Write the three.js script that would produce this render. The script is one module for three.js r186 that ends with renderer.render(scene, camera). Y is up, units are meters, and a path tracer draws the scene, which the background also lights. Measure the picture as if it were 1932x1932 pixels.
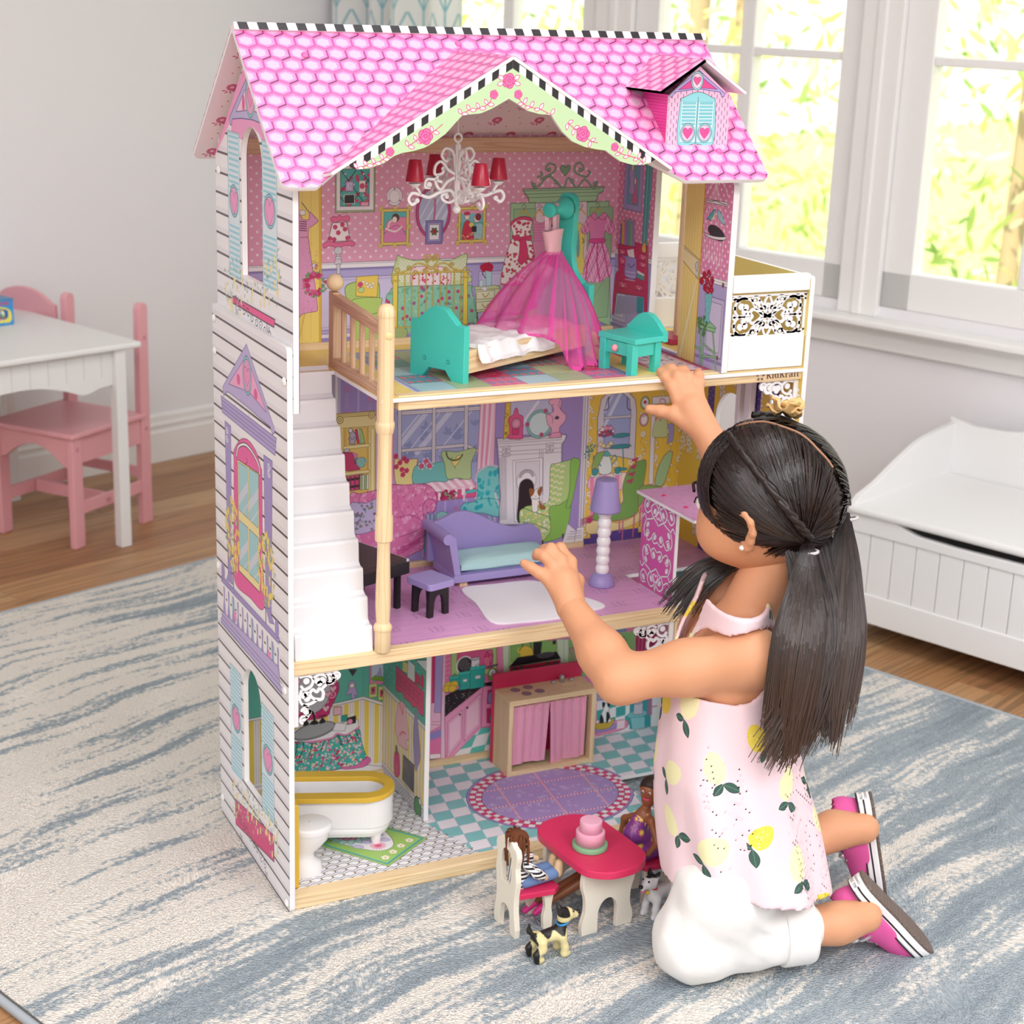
import * as THREE from 'three';
import { RoundedBoxGeometry } from 'three/addons/geometries/RoundedBoxGeometry.js';
import { mergeGeometries, mergeVertices, toCreasedNormals } from 'three/addons/utils/BufferGeometryUtils.js';
import { MarchingCubes } from 'three/addons/objects/MarchingCubes.js';
import { RectAreaLightUniformsLib } from 'three/addons/lights/RectAreaLightUniformsLib.js';
import { createNoise3D, createNoise2D } from 'simplex-noise';

const scene = new THREE.Scene();
const camera = new THREE.PerspectiveCamera(33.665, 1, 0.1, 60);
camera.position.set(-0.6713, 1.2506, 2.0241);
camera.rotation.set(-0.2974, -0.4581, 0.0351, 'YXZ');
camera.focus = 2.22; camera.userData.fStop = 7;
const renderer = new THREE.WebGLRenderer();
renderer.toneMapping = THREE.LinearToneMapping;
renderer.toneMappingExposure = 1.1;
renderer.shadowMap.enabled = true;
RectAreaLightUniformsLib.init();
const TH = 0.36652;                                  // the room is turned 21 degrees against the dollhouse
const rm = (u, y, w) => new THREE.Vector3(u * Math.cos(TH) + w * Math.sin(TH), y, -u * Math.sin(TH) + w * Math.cos(TH));
{ // hazy bright sky, a little warmer towards the horizon
  const W = 64, H = 32, d = new Float32Array(W * H * 4);
  for (let y = 0; y < H; y++) for (let x = 0; x < W; x++) {
    const t = Math.max(0, (y + .5) / H * 2 - 1), i = (y * W + x) * 4;
    d[i] = 1.5 - .35 * t; d[i + 1] = 1.5 - .2 * t; d[i + 2] = 1.4 + .1 * t; d[i + 3] = 1;
  }
  const sky = new THREE.DataTexture(d, W, H, THREE.RGBAFormat, THREE.FloatType);
  sky.mapping = THREE.EquirectangularReflectionMapping; sky.magFilter = THREE.LinearFilter; sky.needsUpdate = true;
  scene.background = sky;
}
const sun = new THREE.DirectionalLight(0xfff4dd, 6);
sun.position.copy(rm(-6, 8, 3)); sun.target.position.copy(rm(4, 0, 0)); sun.castShadow = true;
Object.assign(sun.shadow.camera, { left: -9, right: 9, top: 9, bottom: -9, near: .5, far: 30 });
scene.add(sun, sun.target);

/* ---------- helpers ---------- */
let seed = 7; const rnd = () => { seed = (seed * 1664525 + 1013904223) >>> 0; return seed / 4294967296; };
const rr = (a, b) => a + (b - a) * rnd();
const n3 = createNoise3D(() => .37), n2 = createNoise2D(() => .61);
const { sin, cos, PI, abs, min, max, hypot, floor } = Math;
const V = (x, y, z) => new THREE.Vector3(x, y, z), V2 = (x, y) => new THREE.Vector2(x, y), va = (a) => V(a[0], a[1], a[2]);
const mixv = (a, b, t) => a.clone().lerp(b, t);
const used = {};
const numbered = (n) => { const k = used[n] = (used[n] ?? -1) + 1; return k ? n + '_' + String(k).padStart(3, '0') : n; };
const mat = (c, rough = .6, o = {}) => { const { phys, ...r } = o; return new (phys ? THREE.MeshPhysicalMaterial : THREE.MeshStandardMaterial)({ color: c, roughness: rough, ...r }); };
function thing(name, label, category, p = [0, 0, 0], turn = 0, group) {
  const o = new THREE.Group(); o.name = numbered(name); scene.add(o);
  if (p.isVector3) o.position.copy(p); else o.position.set(...p);
  o.rotation.y = turn; o.userData = { label, category }; if (group) o.userData.group = group;
  return o;
}
const flat = (g) => { const h = g.index ? g.toNonIndexed() : g; for (const k of Object.keys(h.attributes)) if (!['position', 'normal', 'uv', 'color'].includes(k)) h.deleteAttribute(k); return h; };
const M = (list) => list.length === 1 ? list[0] : mergeGeometries(list.map(flat));
function obj(name, g, m, parent, label) {
  const o = new THREE.Mesh(Array.isArray(g) ? M(g) : g, m); o.castShadow = o.receiveShadow = true;
  if (parent) { o.name = name; parent.add(o); } else { o.name = numbered(name); scene.add(o); }
  if (label) o.userData.label = label;
  return o;
}
function tag(o, label, category, group, kind) { o.userData.label = label; if (category) o.userData.category = category; if (group) o.userData.group = group; if (kind) o.userData.kind = kind; return o; }
function struct(name, g, m, parent, room = true) { const o = obj(name, g, m, parent); if (!parent) { o.userData.kind = 'structure'; o.name = name; if (room) o.rotation.y = TH; } return o; }
const tr = (g, x = 0, y = 0, z = 0, rx = 0, ry = 0, rz = 0) => { g.applyMatrix4(new THREE.Matrix4().compose(V(x, y, z), new THREE.Quaternion().setFromEuler(new THREE.Euler(rx, ry, rz)), V(1, 1, 1))); return g; };
// box between two corners; r rounds the edges
function bx(x0, y0, z0, x1, y1, z1, r = 0) {
  const w = abs(x1 - x0), h = abs(y1 - y0), d = abs(z1 - z0);
  const g = r ? new RoundedBoxGeometry(w, h, d, 2, min(r, w / 2.01, h / 2.01, d / 2.01)) : new THREE.BoxGeometry(w, h, d);
  return g.translate((x0 + x1) / 2, (y0 + y1) / 2, (z0 + z1) / 2);
}
// planar uv in metres with u along the given axis
function uvm(g, axis = 0, s = 1, jit = 0) {
  g = flat(g); const p = g.attributes.position, n = g.attributes.normal, uv = new Float32Array(p.count * 2), a = [[1, 2], [0, 2], [0, 1]];
  for (let i = 0; i < p.count; i++) {
    const N = [abs(n.getX(i)), abs(n.getY(i)), abs(n.getZ(i))], P = [p.getX(i), p.getY(i), p.getZ(i)], d = N.indexOf(max(...N));
    let [k, l] = a[d]; if (l === axis) [k, l] = [l, k];
    uv[2 * i] = (P[k] + jit) * s; uv[2 * i + 1] = (P[l] + jit * 1.7) * s;
  }
  g.setAttribute('uv', new THREE.BufferAttribute(uv, 2)); return g;
}
const lathe = (pts, seg = 32) => new THREE.LatheGeometry(pts.map((p) => V2(p[0], p[1])), seg);
const cyl = (r0, r1, h, seg = 24) => new THREE.CylinderGeometry(r0, r1, h, seg);
const sph = (r, a = 24, b = 16) => new THREE.SphereGeometry(r, a, b);
const tube = (pts, r, seg, rad = 8, closed = false) => new THREE.TubeGeometry(new THREE.CatmullRomCurve3(pts.map((p) => p.isVector3 ? p : va(p)), closed), seg || pts.length * 6, r, rad, closed);
const shape = (pts, smooth) => { const s = new THREE.Shape(); if (smooth) { s.moveTo(pts[0][0], pts[0][1]); s.splineThru(pts.slice(1).map((p) => V2(p[0], p[1]))); } else s.setFromPoints(pts.map((p) => V2(p[0], p[1]))); return s; };
const ext = (s, d, b = 0, seg = 16) => new THREE.ExtrudeGeometry(s, { depth: d - 2 * b, bevelEnabled: b > 0, bevelThickness: b, bevelSize: b, bevelOffset: -b, bevelSegments: 2, curveSegments: seg }).translate(0, 0, b);
// smooth closed outline through points
const loop = (pts, n = 8) => { const c = new THREE.CatmullRomCurve3(pts.map((p) => V(p[0], p[1], 0)), true, 'centripetal'); return c.getPoints(pts.length * n).slice(0, -1).map((p) => [p.x, p.y]); };
const openc = (pts, n = 8) => new THREE.CatmullRomCurve3(pts.map((p) => V(p[0], p[1], 0)), false, 'centripetal').getPoints((pts.length - 1) * n).map((p) => [p.x, p.y]);
// a flat band of width w along a 2-D path, thickness d
function band(pts, w, d, closed = false) {
  const P = pts.map((p) => V2(p[0], p[1])), n = P.length, L = [], R = [];
  for (let i = 0; i < n; i++) {
    const a = P[closed ? (i + n - 1) % n : max(0, i - 1)], b = P[closed ? (i + 1) % n : min(n - 1, i + 1)];
    const t = b.clone().sub(a).normalize(), ww = typeof w === 'function' ? w(i / (n - 1)) : w;
    L.push([P[i].x - t.y * ww / 2, P[i].y + t.x * ww / 2]); R.push([P[i].x + t.y * ww / 2, P[i].y - t.x * ww / 2]);
  }
  const pos = [], q = (a, b, c, e) => pos.push(...a, ...b, ...c, ...a, ...c, ...e), z0 = 0, z1 = d, m = closed ? n : n - 1;
  for (let i = 0; i < m; i++) {
    const j = (i + 1) % n, l = L[i], l2 = L[j], r = R[i], r2 = R[j];
    q([...r, z1], [...r2, z1], [...l2, z1], [...l, z1]); q([...l, z0], [...l2, z0], [...r2, z0], [...r, z0]);
    q([...l, z1], [...l2, z1], [...l2, z0], [...l, z0]); q([...r, z0], [...r2, z0], [...r2, z1], [...r, z1]);
  }
  if (!closed) { q([...L[0], z0], [...R[0], z0], [...R[0], z1], [...L[0], z1]); q([...L[n - 1], z1], [...R[n - 1], z1], [...R[n - 1], z0], [...L[n - 1], z0]); }
  const g = new THREE.BufferGeometry(); g.setAttribute('position', new THREE.Float32BufferAttribute(pos, 3));
  g.setAttribute('uv', new THREE.Float32BufferAttribute(new Float32Array(pos.length / 3 * 2), 2)); g.computeVertexNormals(); return g;
}
const disc = (x, y, r, d, seg = 20) => tr(cyl(r, r, d, seg), x, y, d / 2, PI / 2);
/* ---------- textures ---------- */
function canvasTex(w, h, draw, o = {}) {
  const c = document.createElement('canvas'); c.width = w; c.height = h; const g = c.getContext('2d'); draw(g, w, h);
  const t = new THREE.CanvasTexture(c); if (!o.data) t.colorSpace = THREE.SRGBColorSpace; t.magFilter = THREE.LinearFilter;
  t.wrapS = t.wrapT = o.clamp ? THREE.ClampToEdgeWrapping : THREE.RepeatWrapping; if (o.rep) t.repeat.set(...o.rep); return t;
}
const art = (wmm, hmm, s, draw) => canvasTex(Math.round(wmm * s), Math.round(hmm * s), (g) => { g.scale(s, s); g.lineJoin = g.lineCap = 'round'; draw(g); }, { clamp: 1 });
function pixTex(w, h, f, o = {}) { // f(u, v) -> [r, g, b] 0..255
  const d = new Uint8Array(w * h * 4);
  for (let y = 0; y < h; y++) for (let x = 0; x < w; x++) { const c = f(x / w, y / h), i = (y * w + x) * 4; d[i] = c[0]; d[i + 1] = c[1]; d[i + 2] = c[2]; d[i + 3] = 255; }
  const t = new THREE.DataTexture(d, w, h); if (!o.data) t.colorSpace = THREE.SRGBColorSpace; t.magFilter = THREE.LinearFilter; t.wrapS = t.wrapT = THREE.RepeatWrapping; if (o.rep) t.repeat.set(...o.rep); t.needsUpdate = true; return t;
}
const hexrgb = (h) => [h >> 16, h >> 8 & 255, h & 255], lerp3 = (a, b, t) => [a[0] + (b[0] - a[0]) * t, a[1] + (b[1] - a[1]) * t, a[2] + (b[2] - a[2]) * t];
// seamless noise on a torus in u and v
const tn = (u, v, fu, fv, k = 0) => { const a = u * 2 * PI, b = v * 2 * PI; return n3(cos(a) * fu + k + cos(b) * fv * .7, sin(a) * fu - k + sin(b) * fv * .7, cos(b) * fv + sin(a) * fu * .3); };
const woodTex = (c0, c1, c2, ring = 6, rep = [1, 1]) => pixTex(512, 256, (u, v) => {
  const w = tn(u, v, .25, 1.2, 3), r = .5 + .5 * sin((v * ring + w * .9) * 2 * PI), g = tn(u, v, 1.2, 16, 9), f = tn(u, v, 5, 40, 5);
  return lerp3(lerp3(c0, c1, Math.pow(r, 3) * .75), c2, max(0, g) * .35 + max(0, f) * .25);
}, { rep });
/* 2-D drawing in millimetres */
function poly(g, p, fill, stroke, w = .5, open) { g.beginPath(); for (let i = 0; i < p.length; i += 2) i ? g.lineTo(p[i], p[i + 1]) : g.moveTo(p[0], p[1]); if (!open) g.closePath(); if (fill) { g.fillStyle = fill; g.fill(); } if (stroke) { g.strokeStyle = stroke; g.lineWidth = w; g.stroke(); } }
function blob(g, p, fill, stroke, w = .5, open) { // smooth outline through the points
  const n = p.length / 2, X = (i) => p[2 * (open ? max(0, min(n - 1, i)) : (i + n) % n)], Y = (i) => p[2 * (open ? max(0, min(n - 1, i)) : (i + n) % n) + 1];
  g.beginPath(); g.moveTo(p[0], p[1]);
  for (let i = 0; i < (open ? n - 1 : n); i++) g.bezierCurveTo(X(i) + (X(i + 1) - X(i - 1)) / 6, Y(i) + (Y(i + 1) - Y(i - 1)) / 6, X(i + 1) - (X(i + 2) - X(i)) / 6, Y(i + 1) - (Y(i + 2) - Y(i)) / 6, X(i + 1), Y(i + 1));
  if (!open) g.closePath(); if (fill) { g.fillStyle = fill; g.fill(); } if (stroke) { g.strokeStyle = stroke; g.lineWidth = w; g.stroke(); }
}
const line = (g, p, c, w = .5) => poly(g, p, null, c, w, true), curve = (g, p, c, w = .5) => blob(g, p, null, c, w, true);
function ell(g, x, y, a, b, fill, stroke, w = .5, rot = 0) { g.beginPath(); g.ellipse(x, y, abs(a), abs(b), rot, 0, 2 * PI); if (fill) { g.fillStyle = fill; g.fill(); } if (stroke) { g.strokeStyle = stroke; g.lineWidth = w; g.stroke(); } }
function rect(g, x, y, w, h, fill, stroke, lw = .5) { if (fill) { g.fillStyle = fill; g.fillRect(x, y, w, h); } if (stroke) { g.strokeStyle = stroke; g.lineWidth = lw; g.strokeRect(x, y, w, h); } }
function clipTo(g, p, smooth, f) { g.save(); smooth ? blob(g, p) : poly(g, p); g.clip(); f(); g.restore(); }
function heart(g, x, y, s, fill, stroke, w = .4, rot = 0) { g.save(); g.translate(x, y); g.rotate(rot); g.beginPath(); g.moveTo(0, s); g.bezierCurveTo(-s * .5, s * .5, -s, 0, -s * .95, -s * .4); g.bezierCurveTo(-s * .9, -s, -s * .15, -s, 0, -s * .4); g.bezierCurveTo(s * .15, -s, s * .9, -s, s * .95, -s * .4); g.bezierCurveTo(s, 0, s * .5, s * .5, 0, s); if (fill) { g.fillStyle = fill; g.fill(); } if (stroke) { g.strokeStyle = stroke; g.lineWidth = w; g.stroke(); } g.restore(); }
function leaf(g, x, y, l, a, fill, stroke, w = .35, fat = .3) { g.save(); g.translate(x, y); g.rotate(a); g.beginPath(); g.moveTo(0, 0); g.quadraticCurveTo(l * .5, -l * fat * 2, l, 0); g.quadraticCurveTo(l * .5, l * fat * 2, 0, 0); if (fill) { g.fillStyle = fill; g.fill(); } if (stroke) { g.strokeStyle = stroke; g.lineWidth = w; g.stroke(); } g.restore(); }
function rose(g, x, y, r, c = '#e8589a', dk = '#b5185a', lt) { for (let i = 0; i < 5; i++) ell(g, x + cos(i * 1.257) * r * .5, y + sin(i * 1.257) * r * .5, r * .55, r * .55, c, dk, r * .1); ell(g, x, y, r * .62, r * .62, lt || c, dk, r * .1); curve(g, [x - r * .3, y, x, y - r * .32, x + r * .32, y, x, y + r * .2, x - r * .1, y], dk, r * .12); }
function speckle(g, x, y, w, h, n, r0, r1, cols, k = 1) { for (let i = 0; i < n; i++) ell(g, x + rnd() * w, y + rnd() * h, rr(r0, r1), rr(r0, r1) * k, cols[floor(rnd() * cols.length)], null, 0, rnd() * 3); }
function dots(g, x, y, w, h, s, r, c) { let k = 0; for (let j = y; j < y + h; j += s * .5, k++) for (let i = x + (k % 2) * s * .5; i < x + w; i += s) ell(g, i, j, r, r, c); }
function wscroll(g, x, y, r, dir, a0, turns, c, w) { g.beginPath(); for (let t = 0; t <= 1.001; t += .04) { const a = a0 + dir * t * turns * 2 * PI, q = r * (1 - .8 * t); const X = x + cos(a) * q, Y = y + sin(a) * q; t ? g.lineTo(X, Y) : g.moveTo(X, Y); } g.strokeStyle = c; g.lineWidth = w; g.stroke(); }

/* ---------- room ---------- */
const FL = -0.012; // floor top; the rug's pile ends at y = 0
{ // unseen flat ceiling panels, out of view, lighting house and girl from front and above
  for (const [i, u, w, s, I] of [[0, -2.1, 2.5, 1.3, 9], [1, -0.2, 2.9, 1.3, 9], [2, -2.3, 0.5, 1.1, 7], [3, 0.3, 0.7, 0.9, 4]]) {
    const t = thing('unseen_ceiling_light', ['unseen square white ceiling light panel near the camera, left', 'unseen square white ceiling light panel near the camera, right', 'unseen square white ceiling light panel by the left wall', 'unseen square white ceiling light panel above the girl'][i], 'ceiling light', rm(u, 2.6, w), TH);
    obj('frame', [bx(-s / 2 - .03, -.03, -s / 2 - .03, s / 2 + .03, 0, -s / 2), bx(-s / 2 - .03, -.03, s / 2, s / 2 + .03, 0, s / 2 + .03), bx(-s / 2 - .03, -.03, -s / 2, -s / 2, 0, s / 2), bx(s / 2, -.03, -s / 2, s / 2 + .03, 0, s / 2)], mat(0xf4f4f4, .5), t);
    obj('diffuser', bx(-s / 2, -.02, -s / 2, s / 2, -.004, s / 2), mat(0xffffff, .6, { emissive: 0xfffaf2, emissiveIntensity: 1.2 }), t);
    const L = new THREE.RectAreaLight(0xf9faff, I, s, s); L.position.set(0, -.031, 0); L.rotation.x = -PI / 2; L.castShadow = true; t.add(L);
  }
}
const mWall = mat(0xeeedf0, .85), mTrim = mat(0xf3f2f1, .45), mWhite = mat(0xeeeeee, .4);
struct('ceiling', bx(-3.5, 2.6, -2.235, 2.12, 2.72, 4.32), mat(0xf2f2f2, .9));
struct('wall_back', bx(-3.5, -.1, -2.235, 2.12, 2.6, -2.115), mWall);
{ const s = shape([[-3.5, -.1], [2.12, -.1], [2.12, 2.6], [-3.5, 2.6]]);
  for (const [a, b] of [[-3, -1.2], [-.6, 1.2]]) s.holes.push(new THREE.Path([V2(a, .8), V2(b, .8), V2(b, 2.2), V2(a, 2.2)]));  // unseen window openings behind the camera, placed to let daylight onto the house front
  struct('wall_front', ext(s, .12).translate(0, 0, 4.2), mWall); }
{ const s = shape([[-4.2, -.1], [2.115, -.1], [2.115, 2.6], [-4.2, 2.6]]);   // local x = -w
  s.holes.push(new THREE.Path([V2(-3.2, .7), V2(-1.2, .7), V2(-1.2, 2.2), V2(-3.2, 2.2)]));  // unseen opening, out of view, placed to let in daylight from the left
  struct('wall_left', tr(ext(s, .12), -3.62, 0, 0, 0, PI / 2), mWall); }
const WIN = [[-1.871, -1.209], [-1.100, -.438], [-.343, .335], [.428, 1.10], [1.2, 1.87]];
{ const s = shape([[-4.2, -.1], [2.115, -.1], [2.115, 2.6], [-4.2, 2.6]]);
  for (const [a, b] of WIN) s.holes.push(new THREE.Path([V2(-a, .6), V2(-b, .6), V2(-b, 2.05), V2(-a, 2.05)]));
  struct('wall_right', tr(ext(s, .12), 2.0, 0, 0, 0, PI / 2), mWall);
}
const mPane = mat(0xffffff, .02, { phys: 1, transmission: 1, thickness: 0, ior: 1.45 });
WIN.forEach(([a, b], i) => {
  const w = struct('window_' + (i + 1), [bx(2.004, .6, a, 2.05, .682, b, .003), bx(2.004, 1.98, a, 2.05, 2.05, b, .003), bx(2.004, .6, a, 2.05, 2.05, a + .075, .003), bx(2.004, .6, b - .062, 2.05, 2.05, b, .003)], mTrim);
  const g0 = a + .075, g1 = b - .062, gm = (g0 + g1) / 2, rows = [.682, 1.14, 1.6, 1.98];
  for (let c = 0; c < 2; c++) for (let r = 0; r < 3; r++) obj('pane', bx(2.025, rows[r], c ? gm : g0, 2.026, rows[r + 1], c ? g1 : gm), mPane, w);
  obj('mullion', bx(2.008, .682, gm - .019, 2.046, 1.98, gm + .019, .003), mTrim, w);
  for (const y of [1.131, 1.591]) obj('glazing_bar', bx(2.010, y, g0, 2.044, y + .019, g1, .003), mTrim, w);
});
{ let k = 1; const ends = [-2.0, ...WIN.flat(), 2.3];
  for (let i = 0; i < 6; i++) { const a = i ? ends[2 * i] : -1.96, b = i < 5 ? ends[2 * i + 1] : 2.05;
    struct('trim_' + k++, [bx(1.985, .577, a - .004, 2.002, 2.05, b + .004, .003), bx(1.979, .577, (a + b) / 2 - .012, 1.99, 2.05, (a + b) / 2 + .012, .004)], mTrim); }
  struct('trim_' + k++, bx(1.93, .560, -2.0, 2.002, .577, 2.1, .006), mTrim);
  struct('trim_' + k++, bx(1.982, .504, -1.97, 2.002, .561, 2.07, .004), mTrim);
  struct('trim_' + k++, bx(1.98, 2.045, -2.0, 2.002, 2.15, 2.1, .004), mTrim);
}
const bbp = [[0, 0], [0, .132], [-.006, .132], [-.010, .126], [-.010, .112], [-.014, .105], [-.014, .1], [-.010, .096], [-.010, .088], [-.015, .083], [-.015, 0]];
struct('baseboard_back', tr(ext(shape(bbp), 5.5), -3.5, FL, -2.115, 0, PI / 2, 0), mTrim);
struct('baseboard_right', ext(shape(bbp), 6.3).translate(2.0, FL, -2.115), mTrim);
/* floor of oak strips */
{ const fl = struct('floor', bx(-3.5, -.13, -2.235, 2.12, -.0205, 4.32), mat(0x7a5638, .8));
  const tones = [[196, 152, 108], [183, 136, 92], [205, 164, 120], [176, 128, 88], [190, 146, 104]];
  const ms = tones.map((c, k) => { const t = woodTex(c, c.map((v) => v * .72), c.map((v) => v * .8), 3 + k % 3, [1.1, 5]); t.offset.set(k * .31, k * .17); return new THREE.MeshStandardMaterial({ map: t, roughness: .42 }); });
  let n = 0;
  for (let w = -2.1, r = 0; w < 1.9; w += .1, r++) { let u = -1.5 + (r * .37) % .6;
    while (u < 1.99) { const l = .55 + ((n * 7919) % 97) / 97 * .55, u1 = min(1.995, u + l);
      const inRug = u > -.38 && u1 < 1.40 && w > -1.30; if (!inRug && u1 > u + .02) obj('plank', uvm(bx(u + .0004, -.0205, w + .0004, u1 - .0004, FL, w + .0996, .0012), 0, 1, n * .37), ms[(n * 3 + r * 2) % 5], fl);
      u = u1; n++; } }
}
/* outside: lawn, light sunlit foliage */
{ struct('ground', bx(2.2, -.8, -14, 30, -.75, 14), mat(0xc8d68a, 1));
  const lf = new THREE.Shape(); lf.moveTo(0, 0); lf.quadraticCurveTo(.03, .05, 0, .11); lf.quadraticCurveTo(-.03, .05, 0, 0);
  const lg = new THREE.ShapeGeometry(lf, 3), cols = [0xe6eb9a, 0xd3e07e, 0xf0efb8, 0xb5cf6c, 0xf4f1cc, 0x8fb85a];
  const spots = [[5.2, -3.4, 1.2], [5.6, -1.9, .9], [5.0, -.6, .8], [5.8, .6, 1.1], [5.2, 1.9, .9], [7.2, -4.6, 1.6], [7.6, -2.6, 1.5], [7.4, -.4, 1.4], [7.8, 1.4, 1.5], [8.4, -6.8, 2], [6.2, 3.2, 1.4], [5.4, -5.4, 1.3]];
  spots.forEach(([u, w, h], i) => {
    const t = thing('garden_tree', 'pale yellow-green tree standing ' + ['nearest the window corner', 'behind the dormer end of the roof', 'outside the middle window', 'outside the bench window', 'beyond the far end of the bench', 'far back left of all', 'far back behind the roof', 'far back between two windows', 'far back behind the bench', 'farthest away on the left', 'outside the last window', 'closest to the curtain'][i], 'tree', rm(u, -.75, w), TH, 'garden trees outside the windows');
    obj('trunk', tube([[0, 0, 0], [.05, h, .03], [-.05, h + 1.2, .1]], .05, 10, 7), mat(0xb09a7a, .9), t);
    const N = 1500, im = new THREE.InstancedMesh(lg, mat(0xffffff, .8, { phys: 1, transmission: .35, thickness: 0, side: THREE.DoubleSide }), N), o = new THREE.Object3D();
    for (let k = 0; k < N; k++) { const a = rnd() * 2 * PI, q = Math.sqrt(rnd()) * 1.05, y = rr(-.2, 3.4), cl = n3(u + cos(a) * q, y * 1.3, w + sin(a) * q);
      o.position.set(cos(a) * q, y, sin(a) * q * 1.3); o.rotation.set(rnd() * 6, rnd() * 6, rnd() * 6); o.scale.setScalar(rr(.6, 1.4)); if (cl < -.25) o.scale.setScalar(.15); o.updateMatrix(); im.setMatrixAt(k, o.matrix);
      im.setColorAt(k, new THREE.Color(cols[floor(rnd() * (cl > .3 ? 6 : 5))])); }
    im.name = 'foliage'; im.castShadow = true; t.add(im); im.userData.kind = 'stuff';
  });
}
/* rug with weathered streaks */
{ const R = { u0: -.39, u1: 1.412, w0: -1.317, w1: 1.5 }, W = R.u1 - R.u0, D = R.w1 - R.w0;
  const cream = [238, 232, 223], grey = [170, 181, 188], dark = [134, 148, 158];
  const t = pixTex(1024, 1600, (a, b) => { const u = R.u0 + a * W, w = R.w1 - b * D; // b = 0 at the near end
    const warp = n2(u * 1.1, w * 1.3) * .045 + n2(u * 3.1 + 7, w * 2) * .02;
    const y = w + warp * .5;
    let s = n2(u * 1.6 + 3, y * 20) * .55 + n2(u * 4.5, y * 48 + 5) * .35 + n2(u * .8 - 4, y * 7) * .55 + n2(u * 14, y * 90) * .2;
    s += n2(u * 95, w * 95) * .28 + n2(u * 40, w * 52) * .18;
    const tone = max(0, min(1, (u + .30) / .55)) * .55 + max(0, min(1, (w + .9) / 1.2)) * .55 - .70 + n2(u * .9, w * .9 + 9) * .3;
    const k = max(0, min(1, (s + tone * 1.1) * 2.0 + .22)), q = max(0, min(1, s * 1.0 + tone * .6 - .15));
    const gr = 1 + n2(u * 240, w * 240) * .05;
    return lerp3(lerp3(cream, grey, k), dark, q * .75).map((v) => min(255, v * gr));
  });
  const bump = pixTex(512, 512, (u, v) => { const k = tn(u, v, 14, 14, 2) * 60 + tn(u, v, 30, 30, 8) * 50 + 128; return [k, k, k]; }, { data: 1, rep: [5, 7.5] });
  const g = new THREE.PlaneGeometry(W, D, 60, 90).rotateX(-PI / 2).translate((R.u0 + R.u1) / 2, 0, (R.w0 + R.w1) / 2);
  const rug = thing('area_rug', 'large cream and blue-grey streaked area rug under the dollhouse', 'rug', [0, 0, 0], TH);
  obj('pile', [g, bx(R.u0, FL, R.w0, R.u1, -.0015, R.w1)], new THREE.MeshStandardMaterial({ map: t, bumpMap: bump, bumpScale: .006, roughness: 1 }), rug);
  const c = .03, pts = []; for (const [x, z, a] of [[R.u0 + c, R.w0 + c, PI], [R.u1 - c, R.w0 + c, 1.5 * PI], [R.u1 - c, R.w1 - c, 0], [R.u0 + c, R.w1 - c, .5 * PI]]) for (let k = 0; k <= 4; k++) pts.push([x + cos(a + k * PI / 8) * c, -.005, z + sin(a + k * PI / 8) * c]);
  obj('binding', tube(pts, .0065, 240, 6, true), mat(0xa9b1b8, .9), rug);
}
/* curtain */
{ const t = canvasTex(512, 1024, (g, w, h) => { g.fillStyle = '#f3f4f3'; g.fillRect(0, 0, w, h); g.strokeStyle = '#8fc4d0'; g.lineWidth = 8; g.lineCap = 'round';
    for (let x = 64; x < w; x += 128) { g.beginPath(); g.moveTo(x, 0); g.lineTo(x, h); g.stroke(); for (let y = -128; y < h + 256; y += 128) { g.beginPath(); g.moveTo(x - 60, y - 120); g.lineTo(x, y); g.lineTo(x + 60, y - 120); g.stroke(); } } }, { rep: [2.4, 3.2] });
  const g = new THREE.PlaneGeometry(.46, 2.2, 90, 20), p = g.attributes.position;
  for (let i = 0; i < p.count; i++) { const s = p.getX(i), y = p.getY(i); p.setZ(i, sin(s * 52) * .03 * (1 - .15 * y) + sin(s * 23 + 1) * .015); }
  g.computeVertexNormals(); g.rotateY(-PI / 2).translate(0, 1.105, 0);
  const c = thing('curtain', 'white curtain with light blue feather chevrons at the room corner', 'curtain', rm(1.9, FL, -1.845), TH);
  obj('cloth', g, new THREE.MeshPhysicalMaterial({ map: t, roughness: .9, transmission: .25, thickness: 0, side: THREE.DoubleSide }), c);
  obj('rod', tr(cyl(.012, .012, .9), 0, 2.215, .25, PI / 2), mat(0xdddddd, .3), c);
}

/* ---------- prints on the dollhouse boards (millimetres, v downwards) ---------- */
const K = '#33262c', K2 = '#54454c';
const frameGold = (g, x0, y0, x1, y1, paint) => { // ornate yellow frame
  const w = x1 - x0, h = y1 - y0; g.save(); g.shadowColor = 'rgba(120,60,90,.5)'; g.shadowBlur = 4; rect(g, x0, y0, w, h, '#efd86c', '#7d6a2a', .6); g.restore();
  for (const [a, b] of [[0, 0], [.5, 0], [1, 0], [0, .5], [1, .5], [0, 1], [.5, 1], [1, 1]]) for (let k = 0; k < 4; k++) ell(g, x0 + w * a + cos(k * 1.57 + .8) * 2, y0 + h * b + sin(k * 1.57 + .8) * 2, 2, 2, '#f3df7c', '#7d6a2a', .4);
  rect(g, x0 + 4.5, y0 + 4.5, w - 9, h - 9, '#58c4c0', '#6b5a20', .6); g.save(); g.beginPath(); g.rect(x0 + 4.8, y0 + 4.8, w - 9.6, h - 9.6); g.clip(); paint(x0 + 4.5, y0 + 4.5, w - 9, h - 9); g.restore();
};
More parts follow.
